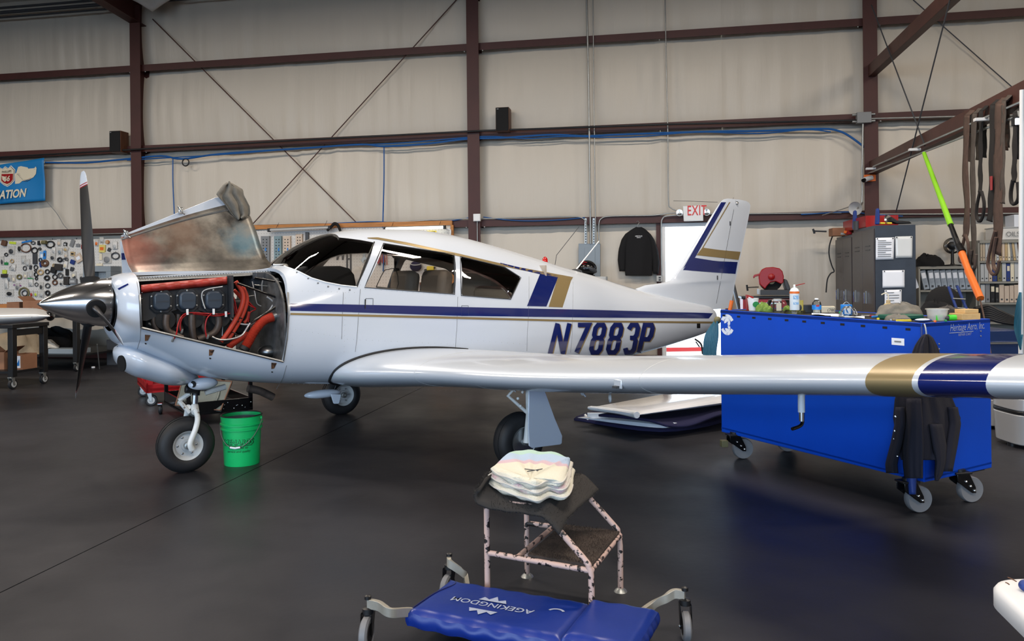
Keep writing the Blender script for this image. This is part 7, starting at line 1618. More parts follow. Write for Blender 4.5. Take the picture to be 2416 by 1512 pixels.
p_ = CT(1997, .42); t_ = place('wipe_tub', 'blue tub with a white label beside the crumpled plastic', 'tub', p_); w = sz(13, p_); MB().lathe([(w*.95, 0), (w, .006), (w, sz(24, p_)), (w*.9, sz(25, p_))], p_, UP, 26).build('tub_body', 'bright_blue', t_); MB().prism([p_+Vector((w*1.01*math.sin(a), -w*1.01*math.cos(a), sz(3, p_))) for a in (-.7, -.3, .1, .4)]+[p_+Vector((w*1.01*math.sin(a), -w*1.01*math.cos(a), sz(17, p_))) for a in (.4, .1, -.3, -.7)], Vector((0, -.001, 0))).build('tub_label', 'paper', t_); MB().tube(smooth_path([p_+Vector((-w*.6, 0, sz(25, p_))), p_+Vector((0, 0, sz(31, p_))), p_+Vector((w*.6, 0, sz(25, p_)))]), .003, 5).build('bail', 'galv', t_)
p_ = CT(1984, .45); tag(MB().sphere(p_+UP*.012, (.014, .014, .012), 12, 8).build('green_stopper', 'green'), 'small bright green stopper left of the blue tub', 'cap')
sack('crumpled_plastic', 'crumpled clear plastic wrap in front of the blue tub', CT(2003, .12), (.055, .045, .035), 'clear', 'wrap', 31)
p_ = CT(2096, .55); t_ = place('squeeze_bottle', 'tan squeeze bottle with a bent spout on the cart', 'bottle', p_); w = sz(11, p_); hh = sz(30, p_); MB().lathe([(w, 0), (w, hh*.85), (w*.8, hh), (w*.4, hh*1.06)], p_, UP, 24).build('bottle_body', 'tan_plastic', t_); MB().lathe([(w*.42, hh*1.06), (w*.42, hh*1.3)], p_, UP, 14).build('cap', 'tan', t_); MB().tube(smooth_path([p_+UP*hh*1.3, p_+UP*hh*1.7, p_+UP*hh*1.85+Vector((-.02, 0, 0)), p_+UP*hh*1.72+Vector((-.045, 0, 0))]), .004, 6).build('spout', 'cream', t_)
sack('grey_rag', 'grey rag heaped at the back of the cart behind the green tray', CT(2125, .55), (.14, .08, .045), 'rag_grey', 'rag', 33); sack('grey_rag', 'smaller grey rag in front of the green tray on the cart', CT(2118, .14), (.08, .05, .018), 'rag_grey', 'rag', 35)
p_ = CT(2125, .32); t_ = place('green_tray', 'dark green shallow tray on the cart', 'tray', p_); MB().box(p_+UP*.016, (.24, .13, .03), .25).build('tray_body', 'tray_green', t_, bevel=.008)
p_ = CT(2211, .28); t_ = place('plastic_tub', 'clear plastic food tub with green contents on the cart', 'tub', p_); w = sz(24, p_); hh = sz(26, p_); MB().lathe([(w*.82, 0), (w*.95, hh), (w*1.06, hh), (w*1.06, hh+.006), (w*.9, hh+.004), (w*.78, .004)], p_, UP, 28, False).build('tub_wall', 'bag_haze', t_); MB().lathe([(w*.7, .004), (w*.74, hh*.45)], p_, UP, 20).build('tub_contents', 'mid_grey', t_); MB().box(p_+Vector((-.01, -w*.6, hh*.3)), (.04, .02, .03)).build('green_tip', 'neon_green', t_)
p_ = CT(2237, .16); t_ = place('screwdriver', 'neon green and grey tool handle right of the plastic tub', 'tool', p_); MB().tube([p_+Vector((-.06, 0, .018)), p_+Vector((.0, 0, .018))], .014, 12).build('grey_shaft', 'dark_grey', t_); MB().tube([p_+Vector((0, 0, .02)), p_+Vector((.045, .0, .02))], .018, 12).build('grip', 'neon_green', t_)
p_ = CT(2276, .38); t_ = place('wood_block', 'larger pale wooden block at the right end of the cart', 'block', p_); hb = sz(15, p_); MB().box(p_+UP*hb/2, (sz(54, p_), .10, hb), .30).build('block_body', 'wood_pale', t_, bevel=.002)
tag(MB().box(p_+UP*(hb+sz(5, p_))+Vector((.012, 0, 0)), (sz(40, p_), .08, sz(9, p_)), .30).build('wood_block', 'wood_pale', bevel=.002), 'smaller wooden block stacked on the larger one on the cart', 'block')
p_ = CT(2178, .13); t_ = place('blue_scraper', 'blue and white plastic scraper lying in front of the tub', 'tool', p_); MB().sphere(p_+UP*.012, (.055, .02, .012), 16, 8).build('blade', 'bright_navy', t_); MB().sphere(p_+UP*.016+Vector((-.01, -.012, 0)), (.045, .010, .008), 14, 8).build('white_insert', 'white_plastic', t_)
for i, (px, f, l, m, lb) in enumerate(((2132, .06, .09, 'yellow', 'yellow pencil lying near the front corner of the cart'), (2042, .32, .06, 'galv', 'small chrome socket bit lying left of the green tray'), (2064, .3, .05, 'bright_blue', 'tiny blue fitting lying left of the green tray'), (2110, .08, .035, 'gold_paint', 'small brass fitting near the yellow pencil'), (2072, .06, .018, 'yellow', 'tiny yellow cube at the cart edge'), (2206, .02, .03, 'orange', 'small orange plug at the right end panel'), (2231, .02, .03, 'green_tag', 'small green plug at the right end panel'), (2100, .05, .04, 'galv', 'chrome fitting left of the brass one'), (2056, .36, .05, 'red_paint', 'small red clip left of the green tray'))):
    p_ = CT(px, f); tag(MB().box(p_+UP*.007, (l, .014, .013), .2*i).build('small_part', m, bevel=.003), lb, 'part')
p_ = CT(1745, .6); t_ = place('mitre_clamp', 'red and white clamp box at the left end of the cart top', 'tool', CT(1762, .5)); q = CT(1766, .5)
wl = [PD(x, y, q.y) for x, y in ((1762, 695), (1778, 700), (1779, 734), (1764, 734))]; MB().prism(wl, Vector((0, .04, 0))).build('clamp_body', 'red_plastic', t_, bevel=.002)
for yy in (700, 714, 726): MB().prism([PD(x, y, q.y-.002) for x, y in ((1766, yy), (1778, yy+5), (1778, yy+9), (1766, yy+4))], Vector((0, -.003, 0))).build('white_bar', 'white_plastic', t_)
tag(MB().tube([CT(1722, .5)+UP*.0, CT(1727, .5)+UP*.075], .014, 10).build('orange_grip', 'orange'), 'orange tool grip standing at the far left end of the cart', 'tool')
sack('plastic_bundle', 'crumpled dark plastic bundle at the back of the cart behind the tub', CT(2236, .85), (.10, .06, .035), 'bag_dark', 'bag', 15)
# dark jacket hanging on the near corner
jc = thing('work_jacket', 'dark navy work jacket hung on the near corner of the cart', 'jacket', Vector((cN.x, cN.y-.05, .05)), 0)
def faceY(px):
    u, v = ray(px, 900); best = None
    for a, d in ((cN, dl), (cN, dr)):
        t = (u*a.y-a.x)/(d.x-u*d.y); y = a.y+d.y*t
        if 0 <= t <= 1.05 and (best is None or y < best): best = y
    return best or 4.6
def jcloth(rows, nm, m, base, amp, fr, seed, nu=36, nv=40):
    mb = MB()
    def fn(u, v):
        q = v*(len(rows)-1); i = min(int(q), len(rows)-2); k = q-i; y, l, r = [rows[i][j]+(rows[i+1][j]-rows[i][j])*k for j in range(3)]
        x = l+(r-l)*u; dep = base+.045*math.sin(PI*u)**.7+amp*(.35+.65*v)*(math.sin(u*fr+seed+v*1.5)+.6*math.sin(u*fr*2.1+seed*2))
        return PD(x, y, faceY(x)-.012-max(.004, dep))
    mb.grid(fn, nu, nv); return mb.build(nm, m, jc, ang=80, solid=.008, off=0)
jcloth([(789, 2182, 2190), (797, 2172, 2200), (815, 2160, 2210), (850, 2146, 2222), (890, 2128, 2232), (940, 2112, 2246), (985, 2108, 2265), (1030, 2114, 2262), (1060, 2118, 2256), (1085, 2126, 2240)], 'jacket_body', 'jacket_navy', .03, .016, 17, 1)
jcloth([(960, 2114, 2134), (1000, 2112, 2136), (1040, 2104, 2130), (1075, 2095, 2120), (1095, 2090, 2116), (1116, 2092, 2118)], 'sleeve', 'jacket_navy', .07, .008, 8, 2, 14, 22)
jcloth([(940, 2140, 2172), (1000, 2138, 2176), (1060, 2130, 2178), (1100, 2132, 2176), (1128, 2136, 2176)], 'front_flap', 'jacket_navy', .085, .008, 9, 4, 16, 22)
jcloth([(1122, 2134, 2162), (1140, 2136, 2161), (1166, 2142, 2160)], 'lining_tail', 'bright_navy', .06, .004, 8, 5, 10, 10)
jcloth([(1000, 2192, 2222), (1050, 2200, 2232), (1090, 2208, 2230), (1120, 2206, 2222), (1134, 2207, 2212)], 'back_flap', 'jacket_navy', .08, .008, 8, 6, 14, 20)
jcloth([(960, 2236, 2258), (1000, 2240, 2266), (1050, 2232, 2258), (1112, 2222, 2246)], 'sleeve', 'jacket_navy', .06, .006, 7, 3, 14, 20)
for x, y in ((2113, 983), (2111, 1017), (2110, 1036), (2117, 1076)): MB().sphere(PD(x, y, faceY(x)-.11), .008, 8, 6).build('snap_button', 'chrome', jc)
MB().tube(smooth_path([PD(2186, 792, faceY(2186)-.03), PD(2184, 775, faceY(2184)-.03), PD(2181, 764, faceY(2181)-.01)]), .004, 6).build('hanging_loop', 'light_grey', jc)
# teal hose coil behind the tail
hc = thing('hose_coil', 'teal hose coil hanging on the far end of the cart', 'hose', PD(1676, 870, 6.2), 0)
for i in range(9):
    x = 1690-i*3.4; MB().tube(smooth_path([PD(1692-i*.6, 758, 6.25+.02*i), PD(x+3, 790, 6.24+.02*i), PD(x-2, 830, 6.24+.02*i), PD(x, 862, 6.24+.02*i), PD(x+6, 872+i, 6.26+.02*i)]), .0085, 6).build('hose_turn', 'teal', hc)
MB().sphere(PD(1693, 755, 6.28), .03, 10, 8).build('coupling', 'olive', hc)
# ================================================================ step stool with carpet and towels
def tb(P, r, nm, m, par, n=10): return MB().tube(P, r, n).build(nm, m, par)
sFL, sFR, sBL, sBR = PD(1143, 700, 3.30), PD(1388, 700, 3.084), PD(1237, 700, 3.687), PD(1457, 700, 3.503)
for q in (sFL, sFR, sBL, sBR): q.z = 0
ss = thing('step_stool', 'peeling pinkish tube steel step stool with two carpeted treads', 'stool', (sFL+sFR+sBL+sBR)/4, 0)
zs_, zt_ = .262, .468
for nm, A_, B_ in (('f', sFL, sFR), ('b', sBL, sBR)):
    K_ = A_.lerp(B_, .56)
    tb([A_+UP*0, A_+UP*(zt_-.02), A_+UP*zt_+(B_-A_)*.03], .0125, 'leg', 'peeling', ss)
    tb(smooth_path([B_, B_+UP*(zs_-.05), B_+UP*(zs_+.0)-(B_-A_)*.02, B_.lerp(K_, .15)+UP*(zs_+(zt_-zs_)*.15), K_+UP*(zt_-.015), K_-(B_-A_)*.06+UP*zt_, A_+(B_-A_)*.03+UP*zt_], 5), .0125, 'slanted_leg', 'peeling', ss)
    tb([A_+UP*(zs_-.012), B_+UP*(zs_-.012)], .0115, 'side_rail', 'peeling', ss)
    for q in (A_, B_): MB().lathe([(.03, 0), (.026, .006), (.014, .016)], q, UP, 14).build('foot_cap', 'galv', ss)
for A_, B_, z in ((sFL, sBL, zt_), (sFL.lerp(sFR, .56), sBL.lerp(sBR, .56), zt_), (sFL.lerp(sFR, .3), sBL.lerp(sBR, .3), zs_-.012), (sFR, sBR, zs_-.012)): tb([A_+UP*z, B_+UP*z], .011, 'cross_rail', 'peeling', ss)
tr_ = lambda f, g: sFL.lerp(sFR, f).lerp(sBL.lerp(sBR, f), g)
MB().prism([tr_(.40, .02)+UP*zs_, tr_(1.0, .02)+UP*zs_, tr_(1.0, .98)+UP*zs_, tr_(.40, .98)+UP*zs_], UP*.008).build('lower_tread', 'carpet_worn', ss)
MB().prism([tr_(0, .0)+UP*zt_, tr_(.60, .0)+UP*zt_, tr_(.60, 1.0)+UP*zt_, tr_(0, 1.0)+UP*zt_], UP*.008).build('upper_tread', 'peeling', ss)
def fuzz(mb, fn, n, ln, seed):
    rnd = random.Random(seed)
    for _ in range(n):
        p_, nr_ = fn(rnd); d = (nr_+Vector((rnd.uniform(-1, 1), rnd.uniform(-1, 1), rnd.uniform(-1, 1)))*.7).normalized(); s_ = d.orthogonal().normalized()*.0012
        mb.add([p_-s_, p_+s_, p_+d*ln*rnd.uniform(.5, 1.2)], [(0, 1, 2)])
def cg(u, v):   # carpet over the upper tread: left end rolled back, right end drooping
    f = -.10+u*.84; z = zt_+.016; g = -.10+v*1.2
    if u < .2: k = (1-u/.2); f = -.03-.055*math.sin(k*PI*.95); z = zt_+.016+.065*(1-math.cos(k*PI*.95))*.5*(1-.35*v)+.01
    if f > .58: z -= (f-.58)**1.2*.55
    if v < .15: z -= (.15-v)*.25
    return tr_(f, g)+UP*(z+.006*noise.noise(Vector((u*6, v*6, 2))))
cpt = thing('carpet_scrap', 'frayed dark grey carpet scrap folded over the top of the step stool', 'carpet', tr_(.3, .5)+UP*zt_, 0)
mb = MB(); mb.grid(cg, 40, 24); mb.build('carpet_pad', 'carpet', cpt, ang=80, solid=.012, off=1)
mb = MB()
def cf(r):
    u, v = r.random(), r.random()
    if r.random() < .35: u, v = r.choice(((r.random(), 0), (r.random(), 1), (1, r.random()), (0, r.random())))
    return cg(u, v)+UP*.008, Vector((0, -.2, 1)) if 0 < v < 1 and u < 1 else Vector((.6, -.6, -.3))
fuzz(mb, cf, 6500, .016, 3); tag(mb.build('carpet_pile', 'carpet', cpt, rec=False), kind='stuff')
mb = MB()
def cf2(r):
    f, g = .40+.6*r.random(), r.random(); return tr_(f, g)+UP*(zs_+.008), UP
fuzz(mb, cf2, 3000, .009, 5); tag(mb.build('tread_pile', 'carpet_worn', ss, rec=False), kind='stuff')
# folded towels on top
tw_px = [(1146, 1126), (1196, 1085), (1246, 1076), (1300, 1084), (1352, 1096), (1354, 1112), (1342, 1160), (1300, 1162), (1262, 1172), (1222, 1160), (1180, 1148)]
zt0 = zt_+.034
def towel(i, dz, k, label, seed, rot=0.0):
    t_ = thing('folded_towel', label, 'towel', tr_(.28, .5)+UP*(zt0+dz), 0); ctr = FL(1250, 1122, zt0+.04+dz)
    P = [FL(x, y, zt0+.03) for x, y in tw_px]; P = [ctr+(p_-ctr)*k for p_ in P]; P = [Vector((p_.x, p_.y, 0)) for p_ in smooth_path(P+[P[0]], 6)[:-1]]; c0 = Vector((ctr.x+.012*math.sin(seed), ctr.y, 0)); n = len(P); h_ = .030; rr = 9; mb = MB(); vs = []
    prof = [(.0, .0), (.93, 0), (1.0, .3), (1.0, .62), (.95, .92), (.8, 1.0), (.5, 1.08), (.25, 1.05), (.02, .95)]
    for kx, kz in prof[1:]:
        for j, p_ in enumerate(P):
            w = p_-c0; q = c0+w*kx*(1+.02*noise.noise(Vector((j*.4+seed*3, kz*2, 0)))); q.z = zt0+dz+h_*kz*(1+.25*noise.noise(Vector((q.x*9+seed, q.y*9, 1))))+.004*math.sin(j*.9+seed); vs.append(q)
    m_ = len(prof)-1; fs = [(a*n+j, a*n+(j+1) % n, (a+1)*n+(j+1) % n, (a+1)*n+j) for a in range(m_-1) for j in range(n)]+[tuple(reversed(range(n))), tuple(range((m_-1)*n, m_*n))]
    mb.add(vs, fs); o = mb.build('towel_cloth', 'towel_%d' % i, t_, ang=80)
    mb = MB(); L_ = [zt0+dz+h_*.55]; mb.tube([Vector((c0.x+(p_.x-c0.x)*1.004, c0.y+(p_.y-c0.y)*1.004, L_[0]+.003*math.sin(j*.8))) for j, p_ in enumerate(P[n//2:])], .0035, 6); mb.build('hem', 'white_cloth', t_)
    return t_
towel(0, 0, 1.0, 'cream towel at the bottom of the folded pile on the step stool', 1); towel(1, .029, .95, 'pale striped towel in the middle of the folded pile', 2); towel(2, .058, .88, 'pastel blue and pink towel on top of the folded pile', 3)
c_ = FL(1240, 1110, zt0+.094)
t_ = thing('cable_tie', 'thin dark twist tie lying on the top towel', 'tie', c_, 0)
for a, b in (((1238, 1106), (1270, 1110)), ((1244, 1112), (1280, 1106))): MB().tube([FL(*a, zt0+.095), FL(*b, zt0+.095)], .002, 5).build('tie_wire', 'dark_grey', t_)
# ================================================================ blue mechanic's creeper
zc = .135
cw_ = [FL(x, y, zc) for x, y in ((962, 1424), (1060, 1364), (1552, 1446), (1470, 1560))]
A0, A1, A2 = cw_[0], cw_[1], cw_[2]; ux = (A2-A1).normalized(); uy = (A1-A0); uy = uy-ux*uy.dot(ux); LWD = uy.length*1.14; uy.normalize(); LEN = (A2-A1).length
kp = thing("creeper", 'low blue padded mechanic creeper with curved metal arms', 'creeper', A0.lerp(A2, .5)*1.0-UP*zc, 0)
def KP(x, y, z): return A1+ux*x-uy*y+UP*(z-zc)
def pad(x0, x1, nm, hz):
    def fn(u, v):
        x = x0+(x1-x0)*u; y = -.005+(LWD+.01)*v; e_ = min(u*(x1-x0), (1-u)*(x1-x0), v*LWD, (1-v)*LWD)
        return KP(x, y, hz-.016*max(0, 1-e_/.03)**2+.004*noise.noise(Vector((x*7, y*7, 1)))+.003*math.sin(x*60+3*math.sin(y*9))*max(0, 1-min(v, 1-v)*8))
    mb = MB(); mb.grid(fn, 60, 34); n = 60
    def sd(u, v):
        q = u*4; k = int(min(q, 3.999)); t = q-k; uu, vv = ((t, 0), (1, t), (1-t, 1), (0, 1-t))[k]; p_ = fn(uu, vv); w_ = .010*math.sin(v*PI)+.0035*math.sin(u*150)*math.sin(v*PI); o_ = (KP((x0+x1)/2, LWD/2, 0)-p_); o_.z = 0
        return p_-UP*v*.05-o_.normalized()*w_
    mb.grid(sd, 160, 6, True); return mb.build(nm, 'creeper_blue', kp, ang=80)
HX = LEN*.70
p1 = pad(0, HX, 'pad', zc); p2 = pad(HX+.006, LEN, 'headrest_pad', zc+.018)
ob(MB(), KP(.03, LWD-.02, 0), ux, LEN-.06, uy, LWD-.04, .055, .085).build('board', 'black', kp)
mb = MB(); text_mesh(mb, 'AGEKINGDOM', KP(HX*.735, LWD*.50, zc+.003), -ux, -uy, .052, 0, sx=1.0, bold=.012); mb.build('lettering', 'mark_grey', kp)
mb = MB(); ce = KP(HX*.44, LWD*.50, zc+.0035)
for s_, h_ in ((1, .045), (-1, .05)):
    base = ce+(-uy)*(.068 if s_ > 0 else -.012)
    P = [(-.06, 0), (-.045, .03*s_), (-.02, .014*s_), (0, h_*s_), (.02, .014*s_), (.045, .03*s_), (.06, 0)]; mb.face([base-ux*x-uy*y for x, y in (P if s_ < 0 else reversed(P))])
mb.build('crown_emblem', 'mark_grey', kp)
mb = MB()
for i in range(10):
    q0, q1 = [.6+2.2*(i+k)/10 for k in (0, 1)]; c0_ = KP(HX*.86, LWD*.45, zc+.003); mb.add([c0_+ux*r*math.cos(q)+uy*r*math.sin(q) for q, r in ((q0, .026), (q0, .036), (q1, .036), (q1, .026))], [(0, 1, 2, 3)])
mb.build('worn_mark', 'mark_grey', kp)
mb = MB().tube(smooth_path([KP(.005, -.0, zc-.008), KP(.05, .04, zc-.002), KP(.02, LWD*.5, zc-.0), KP(.0, LWD, zc-.01)]), .003, 6); mb.build('pad_seam', 'creeper_dark', kp)
def arm(pts, wv, wheel, ang, nm='arm'):
    """flat curved bar on edge with a swivel castor under its outer end"""
    P = smooth_path(pts, 8); w = Vector(wv); mb = MB(); n = len(P); vs = []
    for i, p_ in enumerate(P):
        d = (P[min(i+1, n-1)]-P[max(i-1, 0)]); s_ = Vector((-d.y, d.x, 0)).normalized()*.009; vs += [p_+s_+UP*.018, p_-s_+UP*.018, p_-s_-UP*.018, p_+s_-UP*.018]
    fs = [(i*4+j, i*4+(j+1) % 4, (i+1)*4+(j+1) % 4, (i+1)*4+j) for i in range(n-1) for j in range(4)]+[(3, 2, 1, 0), tuple(range(4*n-4, 4*n))]
    mb.add(vs, fs); a = mb.build(nm, 'arm_metal', kp, bevel=.002)
    e_ = P[0]; d = Vector((math.cos(ang), math.sin(ang), 0)); ax = Vector((-d.y, d.x, 0)); R_ = wheel; c = Vector((e_.x, e_.y, R_))-d*.02
    MB().lathe([(R_*.5, -.014), (R_*.85, -.016), (R_, -.010), (R_, .010), (R_*.85, .016), (R_*.5, .014)], c, ax, 30).build('castor_wheel', 'tread_grey', a); MB().lathe([(.004, -.017), (R_*.6, -.015), (R_*.6, .015), (.004, .017)], c, ax, 24).build('wheel_hub', 'black', a)
    f_ = MB()
    for q in (1, -1): f_.prism([c+ax*q*.019-UP*.01+d*.01, c+ax*q*.019-UP*.01-d*.01, c+ax*q*.019+d*(.02-.022)+UP*(e_.z-.03-R_), c+ax*q*.019+d*(.02+.022)+UP*(e_.z-.03-R_)], ax*q*.004)
    f_.build('fork', 'black_gloss', a, bevel=.002); MB().lathe([(.022, 0), (.022, .02), (.012, .024)], e_-UP*.036, UP, 16).build('swivel', 'black', a); MB().lathe([(.013, 0), (.013, .012), (.006, .016)], e_+UP*.018, UP, 12).build('stem_cap', 'black', a); MB().sphere(c+ax*.022, .008, 8, 6).build('axle_bolt', 'chrome', a)
za = .165
q1, q2 = FL(868, 1424, za), FL(1060, 1322, za); q3 = FL(1616, 1404, za)
arm([q1, q1+ux*.05, q1+ux*.11-UP*.012+uy*-.01, FL(975, 1445, .11), FL(1010, 1468, .085), FL(1075, 1474, .07)], uy, .062, 1.45)
arm([q2, q2+ux*.02-uy*.03, FL(1092, 1352, .12), FL(1100, 1368, .09), KP(.12, .05, .07)], uy, .055, 1.2)
arm([q3, q3-ux*.04, FL(1570, 1412, .15), FL(1535, 1432, .11), KP(LEN-.12, .03, .075)], uy, .055, 1.5)
arm([KP(LEN+.09, LWD+.10, za), KP(LEN+.05, LWD+.08, za), KP(LEN-.02, LWD+.03, .12), KP(LEN-.10, LWD-.03, .075)], uy, .055, 1.0)
# ================================================================ green bucket
b0 = FL(557, 1102); b0 = b0+Vector((0, .13, 0)); bk_ = thing('bucket', 'green plastic bucket standing beside the nose wheel', 'bucket', b0, 0); Bh, B0, B1 = .372, .128, .147
rb = lambda z: B0+(B1-B0)*z/Bh
pf = [(.002, 0), (B0, 0), (rb(.004)+.001, .004), (rb(.265), .265), (rb(.27)+.010, .268), (rb(.28)+.010, .278), (rb(.285)+.002, .282), (rb(.30)+.002, .302), (rb(.305)+.012, .304), (rb(.315)+.012, .314), (rb(.32)+.002, .318), (rb(.365)+.002, .365), (rb(.37)+.006, .367), (rb(.37)+.006, Bh), (rb(.37)-.004, Bh), (rb(.03)-.004, .03), (.002, .028)]
MB().lathe(pf, b0, UP, 48).build('bucket_wall', 'bucket_green', bk_, ang=30)
MB().lathe([(rb(.3)-.006, .345), (rb(.05)-.005, .06), (.002, .058)], b0, UP, 40, False).build('inner_lining', 'lining_grey', bk_); MB().torus(b0+UP*(Bh-.001), rb(Bh)+.001, .006, UP, 48, 8).build('rim', 'black', bk_)
def BW(th, z, o=.0012): r = rb(z)+o; q = Vector((math.sin(th), -math.cos(th), 0)); return b0+q*r+UP*z
def btxt(body, z, size, m, shear, bold=0.0, cx=.10, sx=1.0, o=.002):
    tmp = MB(); text_mesh(tmp, body, (0, 0, 0), (1, 0, 0), (0, 1, 0), size, shear, align='CENTER', bold=bold, sx=sx); mb = MB()
    mb.add([BW(cx+v.x/rb(z), z+v.y, o) for v in tmp.v], tmp.f); return mb.build('lettering', m, bk_)
btxt('MENARDS', .168, .052, 'black', .12, .055, .12, 1.0, .0016); btxt('MENARDS', .170, .050, 'bucket_green', .12, .008, .115, 1.0, .0026)
btxt('Dedicated to', .135, .030, 'black', .3, .0, .12, .9); btxt('service and quality', .108, .026, 'black', .3, .0, .13, .9)
MB().tube([BW(-.75+i*.15, .158, .0015) for i in range(12)], .0022, 5).build('print_rule', 'black', bk_)
bl_ = [b0+Vector((-math.cos(a)*.155, -.05-.105*math.sin(a), .345-.215*math.sin(a))) for a in [PI*i/16 for i in range(17)]]
bl_ = [BW(-PI/2+PI*i/16, .345-.20*math.sin(PI*i/16), .012) for i in range(17)]
hd_ = MB().tube(bl_, .0028, 6).build('bail_wire', 'galv', bk_); MB().tube([bl_[7]+(bl_[8]-bl_[7])*-.3, bl_[8], bl_[9]+(bl_[9]-bl_[8])*.3], .008, 10).build('bail_grip', 'white_plastic', hd_)
for s_ in (-1, 1): MB().lathe([(.012, 0), (.012, .012)], BW(s_*PI/2, .345, 0), Vector((s_, 0, 0)), 12).build('bail_ear', 'bucket_green', bk_)
# ================================================================ tail surface lying on navy covers behind the main wheel
tp = thing('padded_cover', 'dark navy padded cover spread on the floor under the removed tail surfaces', 'cover', FL(1540, 985), 0)
cvp = [FL(1354, 992), FL(1558, 1020), FL(1720, 992), FL(1735, 955), FL(1440, 972)]
def blanket(P, z0, h_, nm, m, par, seed=0, amp=.01):
    mb = MB(); C0 = sum(P, Vector())/len(P); L_ = smooth_path(P+[P[0]], 5)[:-1]; n = len(L_); R_ = [(1.0, 0), (1.0, .5), (.97, .95), (.8, 1), (.5, 1), (.2, 1)]
    vs = [C0+(p_-C0)*k+UP*(z0-C0.z*0+h_*z+(amp*noise.noise(Vector((p_.x*4*k+seed, p_.y*4*k, 2))) if z > .6 else 0)) for k, z in R_ for p_ in L_]
    fs = [(a*n+j, a*n+(j+1) % n, (a+1)*n+(j+1) % n, (a+1)*n+j) for a in range(len(R_)-1) for j in range(n)]+[tuple(range((len(R_)-1)*n, len(R_)*n)), tuple(reversed(range(n)))]
    mb.add(vs, fs); return mb.build(nm, m, par, ang=70)
blanket(cvp, .003, .035, 'lower_fold', 'navy_cloth', tp)
def surf(name, label, pts, th, zr, m='fuselage_white', par=None):
    """flat tail surface: rounded root edge along pts[0]-pts[1], running back to pts[2]-pts[3]"""
    t_ = thing(name, label, 'airfoil', sum(pts, Vector())/4, 0); mb = MB(); a, b, c, d = pts; n = 20; vs = []
    for i in range(2):
        L_ = a.lerp(b, 0) if i == 0 else None
    pr = naca(th, 14, 0)
    for e in range(12):
        f = e/11; s0, s1 = a.lerp(d, f), b.lerp(c, f); k = 1 if 0 < e else .35
        vs += [s1.lerp(s0, x)+UP*(y*(s0-s1).length*k) for x, y in pr]
    n = len(pr); fs = [(i*n+j, i*n+(j+1) % n, (i+1)*n+(j+1) % n, (i+1)*n+j) for i in range(11) for j in range(n)]+[tuple(reversed(range(n))), tuple(range(11*n, 12*n))]
    mb.add(vs, fs); return t_, mb.build('skin', m, t_, ang=60)
# lower surface, half covered
t_, o = surf('tail_surface', 'white removed tail surface with an open spar end, under the navy cover', [FL(1362, 985, .09), FL(1575, 1008, .10), FL(1740, 968, .10), FL(1600, 950, .09)], .10, 0)
q = [FL(x, y, .10) for x, y in ((1392, 976), (1445, 975), (1500, 990), (1510, 1000), (1440, 994), (1394, 984))]
MB().prism([PD(x, y, FL(1450, 985, .09).y-.05) for x, y in ((1386, 974), (1440, 974), (1505, 989), (1512, 1003), (1450, 995), (1386, 984))], Vector((0, .02, 0))).build('end_rib', 'white_plastic', t_, bevel=.003)
MB().lathe([(.002, 0), (.034, .004)], PD(1496, 993, FL(1496, 1000, .05).y-.06), Vector((0, -1, 0)), 20).build('spar_hole', 'black_matte', t_); MB().tube([PD(1380, 978, 7.55), PD(1391, 995, 7.5)], .012, 8).build('hinge_horn', 'gear_white', t_)
tp2 = thing('folded_cover', 'upper fold of the navy cover between the two tail surfaces', 'cover', FL(1600, 975, .14), 0)
mb = MB()
def uf(u, v):
    a = FL(1412, 980, .16).lerp(FL(1725, 938, .17), u); b_ = FL(1572, 1000, .13).lerp(FL(1740, 974, .14), u)
    p_ = a.lerp(b_, v**.9); return p_+UP*(.012*math.sin(u*7+v*3)-.05*max(0, v-.75)*4*(.35+.4*math.sin(u*5)))
mb.grid(uf, 30, 16); mb.build('cover_fold', 'navy_cloth', tp2, ang=80, solid=.02, off=0)
t_, o = surf('stabilator', 'white removed stabilator lying on top of the navy cover', [FL(1388, 962, .215), FL(1502, 979, .225), FL(1735, 946, .235), FL(1700, 905, .23)], .085, 0, 'gloss_white')
MB().tube(smooth_path([FL(1388, 962, .215), FL(1450, 969, .218), FL(1490, 976, .222), FL(1503, 979, .225)]), [.012]+[.02+.012*i/17 for i in range(17)]+[.028], 10).build('tip_cap', 'white_plastic', t_)
# ================================================================ white folding table in the near right corner
zw = .74; wt = thing('folding_table', 'white plastic folding table corner in the lower right of the frame', 'table', Vector((1.75, .95, 0)), 0)
k0_ = FL(2321, 1364, zw); e1 = (FL(2416, 1484, zw)-FL(2330, 1400, zw)).normalized(); e1 = Vector((e1.x, e1.y, 0)).normalized(); e2 = Vector((1, .02, 0)).normalized()
W1, W2 = .72, 1.5; cr = .07; mb = MB()
def rc_(o): 
    cs = [k0_, k0_+e1*W1, k0_+e1*W1+e2*W2, k0_+e2*W2]; out = []
    for i in range(4):
        p_ = cs[i]; a = (cs[i-1]-p_).normalized(); b = (cs[(i+1) % 4]-p_).normalized()
        for j in range(9): t = j/8; out.append((p_+a*cr)*(1-t)**2+p_*2*t*(1-t)+(p_+b*cr)*t*t)
    c = sum(cs, Vector())/4; return [q+(c-q).normalized()*o for q in out]
L0, L1, L2, L3 = rc_(.0), rc_(.0), rc_(.006), rc_(.016); n = len(L0)
vs = [q-UP*.048 for q in L2]+[q-UP*.042 for q in L0]+[q-UP*.010 for q in L1]+[q-UP*.002 for q in L2]+[q for q in L3]
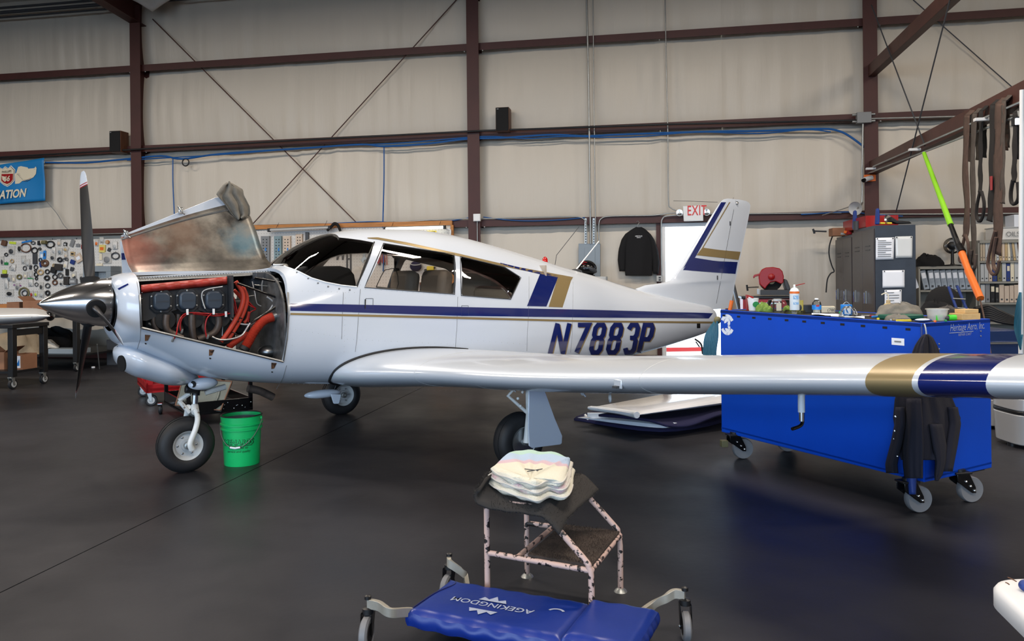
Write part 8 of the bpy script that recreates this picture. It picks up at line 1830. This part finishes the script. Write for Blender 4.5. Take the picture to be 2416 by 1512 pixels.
mb.add(vs, [(a*n+j, a*n+(j+1) % n, (a+1)*n+(j+1) % n, (a+1)*n+j) for a in range(4) for j in range(n)]+[tuple(reversed(range(n))), tuple(range(4*n, 5*n))]); mb.build('table_top', 'table_white', wt, ang=50)
for f in (.12, .88):
    L_ = [k0_+e2*W2*f+e1*W1*g-UP*(zw) for g in (.15, .85)]
    for q in L_: MB().tube([q, q+UP*(zw-.05)], .014, 10).build('leg', 'dark_grey', wt)
    MB().tube([L_[0]+UP*.12, L_[1]+UP*.12], .012, 8).build('leg_brace', 'dark_grey', wt)
for (x0, y0), (x1, y1) in (((2378, 1362), (2398, 1372)), ((2372, 1374), (2381, 1379))): MB().tube(smooth_path([FL(x0, y0, zw+.0005), FL((x0+x1)/2, (y0+y1)/2-1, zw+.0005), FL(x1, y1, zw+.0005)]), .0014, 5).build('scuff', 'brown', wt)
q = FL(2420, 1381, zw+.012); t_ = thing('blue_clamp', 'blue tool tip lying on the white table at the right edge', 'tool', q-UP*.012, 0)
MB().sphere(q, (.014, .012, .012), 14, 10).build('tip', 'bright_navy', t_); MB().tube([q+e2*.01, q+e2*.12], .010, 10).build('shaft', 'bright_navy', t_); MB().tube([q+e2*.02+UP*.008, q+e2*.05+UP*.02], .006, 8).build('trigger', 'black', t_)
# ================================================================ seen through the walk door
o_ = PD(1565, 832, 13.9); t_ = thing('road_barrier', 'red and white board lying on the ground outside the open door', 'barrier', Vector((o_.x+.3, 14.0, -.05)), 0)
MB().box(Vector((o_.x+.35, 14.0, .03)), (.78, .1, .16), .05).build('board', 'barrier_white', t_, bevel=.004); MB().box(Vector((o_.x+.35, 13.945, .07)), (.78, .01, .07), .05).build('red_stripe', 'red_paint', t_); MB().box(Vector((o_.x+.02, 13.94, .03)), (.10, .012, .15), .05).build('red_end', 'red_paint', t_)
for i, (px, py, lb) in enumerate(((190, 874, 'tiny white scrap on the floor below the spinner'), (220, 868, 'small shiny scrap on the floor beside the lower propeller blade'))):
    p_ = FL(px, py); tag(MB().box(p_+UP*.012, (.05, .03, .024), .5*i).build('floor_scrap', 'white_plastic', bevel=.004), lb, 'scrap')
